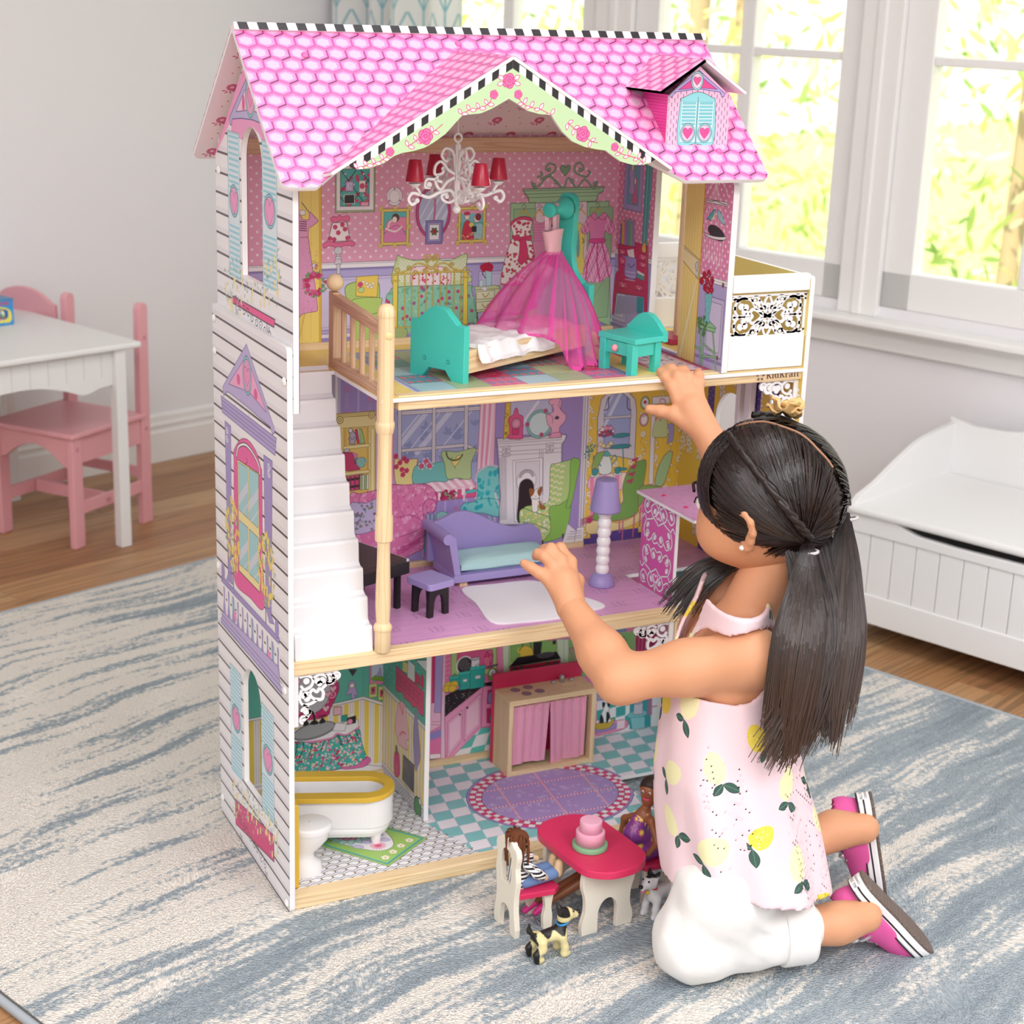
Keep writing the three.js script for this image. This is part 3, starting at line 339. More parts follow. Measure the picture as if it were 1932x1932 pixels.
  // pink tufted sofa
  { const q = [197,220,215,215,244,211,264,205,290,208,318,209,336,218,344,238,339,256,328,258,324,276,323,313,307,322,284,330,254,334,199,317]; blob(g, q, '#e27db0', '#8d2a64', .9); clipTo(g, q, true, () => { const [x, y, w, h] = roseBed(g, q); for (let i = 0; i < 230; i++) wscroll(g, x + rnd() * w, y + rnd() * h, rr(2, 4), i % 2 ? 1 : -1, rnd() * 6, 1.1, i % 3 ? '#f1aecf' : '#f7cfe2', .9); for (let i = 0; i < 7; i++) curve(g, [x + 20 + i * 22, y + 8, x + 14 + i * 22, y + 30, x + 26 + i * 22, y + 55], '#b54a86', .7); for (let j = 0; j < 3; j++) for (let i = 0; i < 6; i++) ell(g, x + 30 + i * 20 + j * 8, y + 22 + j * 17, 1.2, 1.2, '#b54a86'); });
    curve(g, [276,260,302,259,323,274], '#8d2a64', .8); curve(g, [280,293,306,287,325,278], '#8d2a64', .8); curve(g, [282,310,308,305,325,293], '#8d2a64', .8); curve(g, [322,265,320,245,329,235,341,240,342,253,334,261,327,255,328,247], '#8d2a64', .9); for (let i = 0; i < 22; i++) line(g, [[278,42][0] + i * 1.8, [163,315][1] - i * .85, [279,42][0] + i * 1.8, [163,324][1] - i * .9], '#c43f84', 1.1); }
  { const q = [199,229,224,231,244,226,246,246,249,272,207,280,202,253]; blob(g, q, '#c9bce0', '#55486e', .8); clipTo(g, q, true, () => { const [x, y] = [199,222]; for (let i = 0; i < 40; i++) { const X = x + rnd() * 46, Y = y + rnd() * 54; for (let k = 0; k < 5; k++) ell(g, X + cos(k * 1.26) * 1.3, Y + sin(k * 1.26) * 1.3, .9, .9, '#6b4a72'); ell(g, X, Y, .7, .7, '#e6d67c'); leaf(g, X + 2, Y + 2, 4, rnd() * 6, i % 3 ? '#5fae9e' : '#93a868'); } }); }
  // small table with teapot and flowers
  poly(g, [324,274,347,277,350,334,341,337,324,327], '#63b8a8', '#2f6a60', .6); for (let i = 0; i < 5; i++) line(g, [[326,276][0] + i * 3.4, [163,261][1], [324,276][0] + i * 4, [163,307][1]], i % 2 ? '#a8dccc' : '#3f8a7c', 1.3); poly(g, [324,324,350,331,349,338,324,329], '#f07fa6', '#8d2a58', .5); blob(g, [344,262,352,258,363,262,362,269,347,273], '#9bd0c8', '#336a66', .6);
  for (let i = 0; i < 14; i++) rose(g, [350,47][0] + rnd() * 24, [163,225][1] + rnd() * 12, 3.6, i % 2 ? '#d8437c' : '#b82c64', '#7d123e'); for (let i = 0; i < 12; i++) leaf(g, [349,47][0] + rnd() * 28, [163,225][1] + rnd() * 16, 5, rnd() * 6, '#8fb488', '#4d6a48', .3);
  // turquoise armchair
  { const q = [414,199,425,193,441,192,458,200,461,228,458,250,460,270,451,277,424,268,387,263,386,255,392,248,413,243]; blob(g, q, '#7fd2d0', '#2b6a70', .9); clipTo(g, q, true, () => { const [x, y, w, h] = roseBed(g, q); speckle(g, x, y, w, h, 42, 3, 6, ['#27b3bd', '#3fc0c6'], .7); }); curve(g, [411,212,414,199,425,192,439,190,458,198,463,213,461,228], '#e4e2ea', 3); curve(g, [411,212,414,199,425,192,439,190,458,198,463,213,461,228], '#6b6474', .5); curve(g, [391,243,393,232,411,228], '#d9d7e0', 3.6); curve(g, [446,232,448,245,459,270,459,290], '#d9d7e0', 3.6); blob(g, [394,228,411,227,412,231,396,232], '#5fc4c6', '#2b6a70', .6); blob(g, [446,231,459,229,459,233,448,236], '#5fc4c6', '#2b6a70', .6); curve(g, [415,245,435,244,458,250], '#2b6a70', .8); curve(g, [436,275,446,289,458,292], '#9adad8', 2.4); line(g, [446,278,448,295], '#d9d7e0', 2.4); }
  // fireplace
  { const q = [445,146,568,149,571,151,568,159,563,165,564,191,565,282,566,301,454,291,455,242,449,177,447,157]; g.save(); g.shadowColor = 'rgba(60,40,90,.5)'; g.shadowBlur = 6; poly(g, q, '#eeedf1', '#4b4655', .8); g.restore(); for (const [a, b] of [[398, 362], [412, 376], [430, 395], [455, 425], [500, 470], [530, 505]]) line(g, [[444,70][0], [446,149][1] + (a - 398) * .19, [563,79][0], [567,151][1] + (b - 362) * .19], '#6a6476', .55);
    for (const p of [[463,169], [541,170]]) { rect(g, p[0] - 6.5, p[1] - 9, 13, 17, '#f7f6f9', '#4b4655', .6); for (const [dx, dy] of [[-2.5, -4], [2.5, -4], [0, 2], [-3, 4], [3, 4]]) ell(g, p[0] + dx, p[1] + dy, 2.2, 2.6, '#e4e2ea', '#4b4655', .6); }
    for (const x of [110, 125, 140, 155, 170]) line(g, [430,177,434,283].map((v, i) => i % 2 ? v : v + x * .193), '#8d8798', .9); for (const x of [480, 497, 514]) line(g, [430,172,433,248].map((v, i) => i % 2 ? v : v + x * .193), '#8d8798', .8);
    poly(g, [475,185,529,185,532,291,482,289], '#f7f6f9', '#6a6476', .6); poly(g, [480,188,524,189,528,289,486,286], '#e6e4ea', '#6a6476', .5); { const c = [501,221]; ell(g, c[0], c[1], 17.5, 19, '#f4f3f6', '#6a6476', .6); for (let k = 0; k < 9; k++) { const a = PI + .35 + k * .305; ell(g, c[0] + cos(a) * 12, c[1] - 4 + sin(a) * 12, 2, 2, '#dcd9e2', K, .7); } blob(g, [489,290,488,250,489,227,496,219,506,219,514,228,516,248,518,291], '#2c2226', '#5a4f5a', .8); } }
  // mirror frame, clock, plate, bust
  poly(g, [468,89,541,89,543,143,470,143], '#c6cae6'); line(g, [480,138,517,91], 'rgba(240,242,250,.8)', 5); poly(g, [459,88,468,89,469,143,457,148], '#e0c04e', '#6b5620', .7); speckle(g, ...[459,89], 7, 54, 26, .7, 1.4, ['#8a6f24', '#f2dd86']);
  blob(g, [465,147,468,139,466,119,466,113,473,109,475,102,478,98,481,102,483,109,491,115,491,139,490,150], '#e65f94', '#7d1d48', .8); ell(g, ...[479,124], 8.5, 9, '#e9a3c0', '#7d1d48', .8); for (let k = 0; k < 12; k++) ell(g, [479,124][0] + cos(k * .524) * 6.5, [479,124][1] + sin(k * .524) * 6.8, .8, .8, '#5c1030'); rect(g, ...[472,132], 12, 10, '#d8427e', '#7d1d48', .6);
  ell(g, ...[521,128], 23.5, 23.5, '#8fc4c0', '#3f6f70', .8, -.3); ell(g, ...[521,128], 19, 19, '#d6ecec', '#3f6f70', .7, -.3); for (const p of [[531,107], [525,146], [499,127]]) rose(g, ...p, 3.6, '#d9608c', '#8d2450');
  blob(g, [541,151,543,143,542,137,536,130,532,116,537,113,545,109,543,101,536,94,539,89,552,88,559,92,558,104,561,110,568,117,567,127,558,136,558,144,561,150], '#f2b6cf', '#7d3458', .8); curve(g, [538,114,544,119,544,129], '#7d3458', .7); curve(g, [556,92,554,100,559,108], '#7d3458', .7); ell(g, ...[544,98], 1, .8, K); ell(g, ...[552,120], 4, 3, '#4a3a4c', null); blob(g, [540,150,546,145,559,145,561,151,559,153,541,153], '#eda6c4', '#7d3458', .7);
  // green wing chair with a small dog
  { const q = [491,272,498,267,505,264,535,263,544,255,544,202,554,197,579,193,593,192,598,199,594,223,585,270,576,319,532,328,498,308,491,289]; blob(g, q, '#b9d98a', '#3f6a34', .9); clipTo(g, q, true, () => { const [x, y] = [488,185]; for (let i = 0; i < 40; i++) { const X = x + 62 - i * .3 + (i % 3) * 9, Y = y + i * 3.2; leaf(g, X, Y, 5, .5, '#f2f4e4', null, 0); leaf(g, X, Y, 5, 2.6, '#f2f4e4', null, 0); ell(g, X, Y, 1.8, 1.8, '#f0e08a'); } for (let i = 0; i < 60; i++) ell(g, x + rnd() * 50, y + 86 + rnd() * 60, 2.2, 2, i % 2 ? '#f0e08a' : '#f2f4e4'); });
    blob(g, [545,272,564,268,584,263,576,319,534,329,549,312], '#8fc85c', '#3f6a34', .8); blob(g, [581,195,593,192,598,199,594,223,585,270,576,273,581,242], '#8fc85c', '#3f6a34', .8); curve(g, [498,267,516,275,543,286,548,293], '#3f6a34', .9); curve(g, [493,290,517,296,544,309], '#3f6a34', .8); line(g, [535,327,536,340], '#2e2a26', 2.4); line(g, [572,320,574,337], '#2e2a26', 2.4);
    blob(g, [514,274,512,256,509,248,507,235,517,238,530,234,528,247,526,255,538,271,529,272,524,264,523,275], '#fbf7f2', '#5a3a22', .6); blob(g, [507,235,516,238,514,246,509,248], '#9a6230', '#5a3a22', .4); blob(g, [522,240,530,234,528,246,525,249], '#9a6230', '#5a3a22', .4); blob(g, [525,257,531,264,538,271,529,272], '#a86e38', '#5a3a22', .4); ell(g, ...[519,249], .9, .8, K); curve(g, [513,252,520,254,526,252], '#3f8a9a', 1); }
  // skirting, columns
  poly(g, [580,302,598,317,598,342,568,343,576,321], '#e9e7ee', '#6a6476', .5); for (let i = 0; i < 7; i++) poly(g, [599,87,602,87,604,322,601,322].map((v, k) => k % 2 ? v : v + i * 2.35), ['#e6e4ea', '#b9b5c2', '#f2f1f5', '#a8a3b4', '#ececf1', '#b9b5c2', '#e2e0e8'][i]); poly(g, [598,311,620,311,621,345,594,345,595,331], '#eeedf2', '#6a6476', .7); for (const k of [0, 20, 44, 62]) line(g, [[585,80][0] - k * .08, [597,317][1] + k * .2, [607,82][0], [619,317][1] + k * .2], '#6a6476', .6);
  // dining room: yellow flowered paper
  { const x0 = [611,82][0]; rect(g, x0, 0, 788 - x0, 343, '#eecb50'); g.save(); g.beginPath(); g.rect(x0, 0, 800, 343); g.clip(); for (let i = 0; i < 60; i++) { const x = x0 + (i % 9) * 25 + rr(0, 8), y = floor(i / 9) * 50 + rr(0, 14); curve(g, [x, y + 40, x + 6, y + 25, x - 4, y + 12, x + 4, y], '#c9a24a', .8); for (let k = 0; k < 4; k++) leaf(g, x + rr(-4, 6), y + 8 + k * 9, rr(7, 10), rr(-2.8, .2), '#f4ecd6', '#8a7a4a', .4, .22); for (let k = 0; k < 5; k++) ell(g, x + cos(k * 1.26) * 3.2, y + sin(k * 1.26) * 3.2, 2.4, 2.4, '#f6f0e2', '#8a7a4a', .4); ell(g, x, y, 1.5, 1.5, '#d9b84c'); }
    rect(g, x0, [624,332][1], 240, 60, '#54418c'); rect(g, ...[624,324], 92, 20, '#5c4894'); g.restore();
    poly(g, [629,185,627,127,632,95,644,84,683,87,696,100,700,121,701,203], '#dddbe6', '#3f3850', .9); poly(g, [641,180,639,116,643,96,656,87,672,88,685,99,689,122,689,182], '#a4b2e0', '#3f3850', .8); for (const [x, w] of [[980, 7], [1040, 3], [1110, 6]]) clipTo(g, [641,180,639,116,643,96,656,87,672,88,685,99,689,122,689,182], false, () => line(g, [[427,69][0] + x * .193 - 12, [430,162][1], [427,69][0] + x * .193 + 30, [427,81][1]], 'rgba(225,232,250,.8)', w)); mull([640,127,689,128], 3); curve(g, [638,114,646,111,645,92], '#3f3850', 1.4); curve(g, [689,118,682,113,681,95], '#3f3850', 1.4);
    for (const [p, c] of [[[715,107], '#9ac08a'], [[715,136], '#e08ab4']]) { ell(g, p[0], p[1], 8.5, 11, c, '#5a5a44', .8); ell(g, p[0], p[1], 6.2, 8.4, '#f6f2f0', '#8a8074', .5); } rose(g, ...[715,106], 3, '#c84878', '#7d1d44'); curve(g, [712,128,714,131,718,128], '#333', .7);
    poly(g, [728,98,735,98,740,249,731,249], '#e9e7ee', '#6a6476', .6); poly(g, [728,98,762,99,763,111,729,110], '#f0eff3', '#6a6476', .6); blob(g, [744,104,748,103,753,106,757,125,751,126,748,110,746,126,743,126], null, '#d988b0', 1.8); blob(g, [736,140,743,134,758,136,762,161,760,169,741,168,733,164], '#c9d9a0', '#6a7a4a', .7); for (let i = 0; i < 30; i++) ell(g, [730,90][0] + rnd() * 20, [428,113][1] + rnd() * 28, 1.3, 1.3, '#e0508c'); blob(g, [761,148,773,149,773,176,768,178,765,180,762,181,765,161], '#a9a2dc', '#6a629a', .6);
    // table with tea things
    blob(g, [616,229,630,224,689,225,697,245,689,253,622,248], '#f4c6d8', '#8d3a64', .6); for (let i = 0; i < 9; i++) poly(g, [618,225,625,225,630,299,623,305].map((v, k) => k % 2 ? v : v + i * 12), i % 2 ? '#f6ead0' : '#ef8fb8'); blob(g, [619,300,645,301,680,311,724,296,727,307,686,322,621,324], '#efe0a0', '#8d5a44', .6); for (let i = 0; i < 40; i++) line(g, [[606,82][0] + i * 2.3, [434,297][1] - i * .5, [606,82][0] + i * 2.3, [435,308][1] - i * .55], '#a8406c', 1.4); rose(g, ...[621,301], 5, '#d9487c', '#8d1d4c');
    blob(g, [636,221,633,206,638,192,643,184,648,186,653,193,658,208,658,220,649,224], '#e4f0ee', '#2b5a62', .8); for (let i = 0; i < 32; i++) { const Y = rr(535, 665); ell(g, [427,69][0] + (930 + rnd() * 95) * .193, [427,69][1] + Y * .19, 1.5, 1.5, '#2e8c96'); } blob(g, [640,189,647,183,654,190,652,193,643,192], '#63b8bc', '#2b5a62', .7); curve(g, [637,208,633,202,631,193,629,190], '#2e8c96', 2.2); curve(g, [656,200,663,192,666,200,658,208], '#2e8c96', 1.8);
    for (const p of [[627,218], [670,219]]) { ell(g, p[0], p[1] + 6, 9, 2.6, '#e9f0ee', '#2b5a62', .6); blob(g, [p[0] - 5.5, p[1] - 4, p[0] + 5.5, p[1] - 5, p[0] + 4.5, p[1] + 4, p[0], p[1] + 6, p[0] - 4.5, p[1] + 4], '#3f9aa4', '#1f4a52', .7); }
    line(g, [677,175,681,218], '#2e8c96', 2); for (const [y, r] of [[475, 17], [575, 20]]) { ell(g, [673,86][0], [427,69][1] + y * .19, r, 3.6, '#3f9aa4', '#1f4a52', .7); } ell(g, ...[680,218], 8, 2.6, '#3f9aa4', '#1f4a52', .6); for (const [x, y] of [[1070, 435], [1105, 445], [1140, 440], [1180, 435], [1090, 415], [1130, 410], [1165, 410]]) { const X = [427,69][0] + x * .193, Y = [427,69][1] + y * .19; poly(g, [X - 4, Y, X + 4, Y, X + 3, Y + 6, X - 3, Y + 6], x % 2 ? '#7a5a9a' : '#c83a6c', K, .5); blob(g, [X - 5, Y + 1, X - 3, Y - 4, X, Y - 7, X + 3, Y - 4, X + 5, Y + 1], y % 2 ? '#fbeef2' : '#f0a0c0', K, .5); ell(g, X, Y - 6, 1.2, 1.2, '#d02044'); } for (const [x, y] of [[1075, 530], [1105, 545], [1150, 550], [1175, 530]]) poly(g, [[427,69][0] + x * .193 - 5, [427,69][1] + y * .19 + 5, [427,69][0] + x * .193, [427,69][1] + y * .19 - 4, [427,69][0] + x * .193 + 6, [427,69][1] + y * .19 + 4], '#f0e2b4', '#6b5434', .6);
    // green chairs
    const ch = (p, c = '#8cba68') => blob(g, p, c, '#8d3a5c', 1); ch([621,213,623,197,628,187,639,184,643,186,633,206]); ch([681,277,681,248,689,223,702,210,720,205,724,214,721,247,713,276,712,297,680,307,632,302,629,289,644,278], '#7cab5c'); for (const y of [0, 1, 2, 3]) { const X = [702,88][0] - y * 2.4, Y = [431,203][1] + y * 12; leaf(g, X, Y, 7, -.3, '#d8487c', '#7d1d48', .5); leaf(g, X, Y, 7, 2.9, '#d8487c', '#7d1d48', .5); leaf(g, X, Y, 6, 1.1, '#d8487c', '#7d1d48', .5); } for (const p of [[685,307,686,344], [707,299,706,339], [718,289,718,321], [678,306,680,328]]) line(g, p, '#c86a94', 2.6);
    ch([714,285,714,255,730,250,757,257,748,275,725,277], '#86b464'); ch([744,249,747,224,758,202,771,194,774,202,769,226,759,253], '#a8cf9a'); ch([792,254,789,224,793,205,802,202,813,209,818,231,816,261], '#9ac48a'); }
});
const artB1 = art(788, 340, 2.4, (g) => {
  // bathroom
  rect(g, 0, 0, 260, 340, '#62bfae'); dots(g, 6, 4, 254, 120, 26, 1.1, '#d9f0ea');
  { const rail = [168,203,222,200,264,220], y0 = rail[1], yb = [233,317][1]; poly(g, [0, y0 + 4, rail[0], y0 + 2, rail[2], rail[3], rail[4], rail[5], 262, 340, 0, 340], '#f3eef2'); for (let i = 0; i < 15; i++) { const x = i * 17.5 - 3; poly(g, [x, 100, x + 8, 100, x + 8, 320, x, 320], '#f1d860'); line(g, [x - 2.5, 100, x - 2.5, 320], '#b9a6a8', .5); line(g, [x + 11, 100, x + 11, 320], '#b9a6a8', .5); } rect(g, 0, 0, 262, min(y0, rail[3], rail[5]) - 1, '#62bfae'); dots(g, 6, 4, 254, 90, 26, 1.1, '#d9f0ea'); poly(g, [0, y0 - 12, rail[0], y0 - 12, rail[2], rail[3] - 8, rail[4], rail[5] - 14, rail[4], rail[5], rail[2], rail[3], rail[0], y0, 0, y0 + 8], '#62bfae');
    curve(g, [0, y0 + 6, rail[0], y0 + 2, rail[2] - 5, rail[3] + 1, rail[2], rail[3], rail[2] + 5, rail[3] + 2, rail[4], rail[5]], '#f4f2f5', 5); line(g, [0, y0 + 8, rail[0], y0 + 4, rail[2], rail[3] + 2.5, rail[4], rail[5] + 3], K2, .6); line(g, [0, y0 + 4, rail[0], y0 - 1, rail[2], rail[3] - 2.5, rail[4], rail[5] - 3], K2, .6); line(g, [rail[2], 0, rail[2], rail[3]], '#4a9a8c', .6); poly(g, [0, yb + 10, rail[2], yb, 262, yb + 12, 262, 340, 0, 340], '#efeef2', K2, .6); }
  blob(g, [106,156,112,151,162,147,175,157,181,176,175,194,167,209,162,221,140,224,106,215], '#d5327c', '#5c1238', .8); for (let i = 0; i < 26; i++) wscroll(g, [107,104][0] + rnd() * 72, [76,139][1] + rnd() * 76, rr(4, 8), i % 2 ? 1 : -1, rnd() * 6, 1.2, '#f0a6c6', 2.2); ell(g, ...[134,176], 33, 38, '#c9ccd8', '#5c1238', .8); for (const p of [[171,166], [162,185], [159,209], [112,157], [171,177]]) heart(g, ...p, 6, '#f7c6da', '#8d1d54', .6);
  poly(g, [197,147,211,149,208,154,204,160,200,153], '#3a3840', K, .4); blob(g, [197,173,201,168,208,171,209,180,213,195,208,193,208,199,201,197,202,190,193,190,197,181], '#bba8dc', '#5a4a80', .7); ell(g, ...[203,176], 4, 3.6, '#f6f2e6', '#6a5f4a', .6);
  rect(g, ...[233,143], 36, 38, '#ef8fc0', '#9a3a74', .7); rect(g, ...[236,145], 28, 29, '#cfdcf0', K2, .4); blob(g, [236,169,244,164,256,169,257,176,238,172], '#7fae3c', '#4d6a24', .4); blob(g, [245,166,249,157,251,152,253,166], '#b9a4dc', '#6a5a8a', .4); for (const p of [[232,178], [248,185]]) { rect(g, ...p, 14, 24, '#cfe08c', '#5a6a34', .7); rect(g, p[0] + 3.4, p[1] + 6, 7.4, 12, '#e05a94', '#7d1d48', .5); ell(g, p[0] + 7, p[1] + 11, 1.6, 3, '#3a2a34'); }
  blob(g, [103,247,109,236,140,234,184,238,210,235,215,248,213,259,188,259,169,263,137,264,103,260], '#f4f3f5', '#6a6270', .7); ell(g, ...[139,244], 36, 13.5, '#8a8c92', '#3a3a42', .9, -.12); ell(g, ...[139,243], 34, 11, '#a9abb0', null, 0, -.12); curve(g, [103,260,137,263,169,262,178,256,194,261,215,251], '#e98fbc', 4.5);
  { const q = [103,260,137,265,169,263,179,258,194,262,215,254,220,276,226,297,233,313,227,321,201,319,103,310]; blob(g, q, '#4ab8ae', '#1f4a4a', .8); clipTo(g, q, true, () => { const [x, y, w, h] = roseBed(g, q); speckle(g, x, y, w, h, 240, 1.4, 3.6, ['#e0467c', '#f0a6bc', '#f2dfae', '#d9c4dc', '#c8386c'], .7); speckle(g, x, y, w, h, 160, .8, 1.8, ['#f6ecd2', '#fbdfe8']); for (const [a, b] of [[200, 1000], [270, 990], [370, 980], [500, 960], [640, 930], [655, 930], [720, 910], [770, 905], [840, 890], [880, 860]]) curve(g, [[76,100][0] + a * .151, [76,100][1] + b * .149, [76,100][0] + (a + 30) * .151, [76,100][1] + (b + 120) * .149, [76,100][0] + (a - 5) * .151 + (a > 600 ? 14 : 0), [76,100][1] + (b + 260) * .149], '#1a2628', 1.2); }); blob(g, [185,316,210,317,230,306,236,314,223,322,194,321], '#e271b0', '#7d1d58', .7); }
  for (const p of [[125,224], [153,225]]) { blob(g, [p[0] - 5, p[1] + 8, p[0] - 2, p[1], p[0] + 2, p[1], p[0] + 5, p[1] + 7], '#1d1a20'); line(g, [p[0] - 6, p[1] - 4, p[0] + 6, p[1] - 5], '#1d1a20', 2); } curve(g, [140,232,139,219,135,210,132,216], '#1d1a20', 3.4); blob(g, [132,232,137,226,143,227,146,233], '#1d1a20');
  rect(g, ...[172,209], 13, 14, '#f3c3d6', K, .7); rect(g, ...[185,225], 10, 11, '#2fa398', '#144a48', .6); poly(g, [195,231,210,229,210,242,195,243], '#1d1a20'); ell(g, ...[200,238], 4.6, 4.6, '#f09ac0', '#7d1d48', .5); poly(g, [199,230,200,224,205,222,208,228], '#f4f4f6', '#999', .4); poly(g, [176,236,194,241,191,253,170,249], '#f4f2f6', '#6a6270', .5);
  // kitchen
  { const x0 = [335,128][0]; rect(g, x0, 0, 800, 340, '#ee8fba'); poly(g, [341,129,347,129,348,229,343,229], '#d9316c'); poly(g, [347,129,361,131,359,248,347,246], '#b4a6dc', '#7a6aa8', .5); poly(g, [340,228,348,229,347,246,359,248,360,271,340,280], '#f6c6dc', '#9a4a74', .6); line(g, [344,262,360,264], '#9a4a74', .6); line(g, [343,267,360,270], '#9a4a74', .6); poly(g, [340,282,360,277,360,292,340,295], '#9a8fd0'); poly(g, [340,295,360,292,360,323,341,320], '#ee7fb2'); poly(g, [341,320,360,322,361,330,341,329], '#fbf0f4', '#9a4a74', .5); poly(g, [341,329,361,331,361,344,341,343], '#231d22'); dots(g, ...[341,330], 22, 14, 4, .6, '#f4eef2'); poly(g, [361,131,365,132,369,343,361,343,360,248], '#f3cfe2', '#9a4a74', .6);
    poly(g, [365,132,461,145,464,207,365,192], '#ee7fae'); for (let j = 0; j < 8; j++) line(g, [[365,132][0], [262,140][1] + j * 8 - 8, [375,133][0], [262,138][1] + j * 8 - 8], '#f8c6da', .9);
    poly(g, [375,129,457,141,459,195,376,184], '#b3d68a', '#5a7a3a', .8); poly(g, [386,142,450,149,452,184,386,175], '#e25f94', '#8d1d54', .6); for (let i = 0; i < 9; i++) ell(g, [389,98][0] + i * 7, [327,134][1] - i * .2, 4, 4, '#c9e2a0', '#5a7a3a', .5);
    poly(g, [366,219,391,210,456,206,486,206,487,218,456,214,435,212,366,257], '#1f1b20'); speckle(g, ...[367,220], 60, 40, 60, .4, .8, ['#cfc8d2']); speckle(g, ...[394,208], 60, 24, 40, .3, .7, ['#cfc8d2']);
    poly(g, [366,257,434,213,434,287,370,343], '#f0a2c8', '#9a3a70', .8); for (const p of [[372,268,398,249,399,303,373,333], [403,247,431,225,432,282,403,307]]) { poly(g, p, '#f6bcd8', '#9a3a70', .7); const cx = (p[0] + p[4]) / 2, cy = (p[1] + p[5]) / 2; poly(g, p.map((v, i) => i % 2 ? cy + (v - cy) * .82 : cx + (v - cx) * .8), '#f8cbe0', '#b0558a', .5); } ell(g, ...[394,257], 2, 2, '#221d24'); ell(g, ...[407,247], 2, 2, '#221d24');
    poly(g, [434,213,487,216,489,292,434,287], '#f19cc4', '#9a3a70', .8); for (const p of [[444,221,487,225,488,250,443,245], [443,254,488,259,489,285,444,280]]) poly(g, p, '#d2386c', '#7d1444', .6); blob(g, [445,229,452,224,457,234,456,245,446,244], '#a79cd6', '#4a4280', .6); blob(g, [449,269,454,263,457,280,450,279], '#35b8ac', '#145a56', .6);
    poly(g, [369,344,433,288,516,296,518,360,369,346], '#f2f0f2'); clipTo(g, [369,344,433,288,516,296,518,360,369,346], false, () => { const [x, y] = [367,274]; for (let r = 0; r < 5; r++) for (let c = -6; c < 8; c++) if ((r + c) % 2 === 0) { const Y = y + r * r * 2.6 + r * 8, H2 = 8 + (2 * r + 1) * 2.6, k0 = 60 - r * 12, k1 = 60 - (r + 1) * 12, w0 = 17 + r * 3, w1 = 17 + (r + 1) * 3; poly(g, [x + k0 + c * w0, Y, x + k0 + (c + 1) * w0, Y - 2, x + k1 + (c + 1) * w1, Y + H2 - 2, x + k1 + c * w1, Y + H2], '#62c6b8'); } });
    ell(g, ...[400,170], 14, 15.5, '#1d1a20', '#e9e7ec', 2.4); clipTo(g, [387,168,399,156,411,171,400,182], true, () => dots(g, ...[387,154], 28, 34, 3.6, .55, '#e9e7ec')); poly(g, [412,161,427,161,427,180,412,178], '#eceaf0', '#4b4655', .7); ell(g, ...[419,161], 8.5, 2.6, '#c9c6d0', '#4b4655', .7); poly(g, [435,161,438,155,440,151,444,156,445,164,447,180,434,180], '#e0447c', '#5c1238', .7); dots(g, ...[435,163], 11, 17, 3.4, .6, '#fbe6ee'); curve(g, [445,159,451,157,450,171,446,173], '#5c1238', 1);
    for (const [p, w, h] of [[[374,189], 17, 14], [[391,184], 20, 27], [[411,178], 26, 34]]) { rect(g, p[0], p[1] + 2, w, h, '#2fb8ac', '#0f5550', .6); rect(g, p[0] - 1, p[1] - 3, w + 2, 6, '#3cc8bc', '#0f5550', .6); curve(g, [p[0] + w * .3, p[1] - 3, p[0] + w * .5, p[1] - 7, p[0] + w * .7, p[1] - 3], '#0f5550', 1); if (h > 20) rect(g, p[0] + w * .35, p[1] + h * .4, w * .36, h * .17, '#f4f2f4', '#888', .4); }
    for (const p of [[371,201], [382,201], [369,207], [379,208]]) ell(g, p[0], p[1], 7, 6, '#f2d246', '#8a6a1c', .6); curve(g, [365,213,380,215,393,208,392,201], '#3a3640', .9);
    poly(g, [441,178,461,176,460,179,442,181], '#6a6870', K, .5); ell(g, ...[451,192], 7.5, 9, '#f2f0f4', '#5a8a3a', 2.4); line(g, [450,195,452,189], K, 1.2); poly(g, [444,203,446,196,457,197,459,204], '#8abf5a', '#3f6a2a', .6);
    // stove wall
    poly(g, [472,136,584,152,587,221,474,204], '#a9d08a'); poly(g, [484,138,569,150,569,182,485,176], '#8fc46c', '#5a7a3a', .5); for (const p of [[468,136,480,137,481,205,472,204], [569,147,585,150,586,200,577,199], [583,149,592,151,595,222,587,221]]) poly(g, p, '#d9ead0', '#7a9a6a', .5); blob(g, [503,173,501,158,508,151,517,153,525,161,525,174,513,176], '#f2d44e', '#7d6216', .8); curve(g, [505,152,507,143,519,146,522,156], '#4a4650', 1.6); curve(g, [502,163,497,158,498,154], '#f2d44e', 2.6); poly(g, [525,147,542,148,540,173,527,172], '#1f1c22');
    poly(g, [497,170,570,170,579,184,482,185], '#1d1a1f', '#555', .6); ell(g, ...[550,173], 16, 5, '#4a4a50', '#888', .5); poly(g, [483,186,578,186,578,199,486,200], '#d9325e', '#7d1030', .7); for (const p of [[492,193], [505,193], [555,194], [569,194]]) ell(g, p[0], p[1], 5.6, 6.2, '#5c5a62', '#222', .8); poly(g, [514,191,545,191,545,197,515,196], '#56545c', '#222', .5); poly(g, [486,202,584,202,586,254,487,238], '#e04a7c'); rect(g, ...[562,149], 6, 7, K);
    // right of the stove
    poly(g, [592,151,728,153,733,229,594,222], '#93c07a'); poly(g, [655,145,703,142,703,151,657,151], '#7aa0cc', '#34507a', .6); blob(g, [678,160,690,159,702,162,704,171,697,174,691,172,682,170], '#3fa8ac', '#1f5a5e', .7); poly(g, [680,173,702,175,702,180,684,179], '#c9c6d2', K2, .6); for (const x of [410, 440, 470, 510]) line(g, [641,163,643,197].map((v, i) => i % 2 ? v : v + (x - 20 * i) * .12), '#d9b84c', 2.2); for (const p of [[594,167,604,167,618,205,608,204]]) { poly(g, p, null, '#c0588c', 1.6); for (let i = 1; i < 4; i++) line(g, [p[0] + i * 3 - 1, p[1], p[6] + i * 3 + 2, p[7]], '#c0588c', .9); }
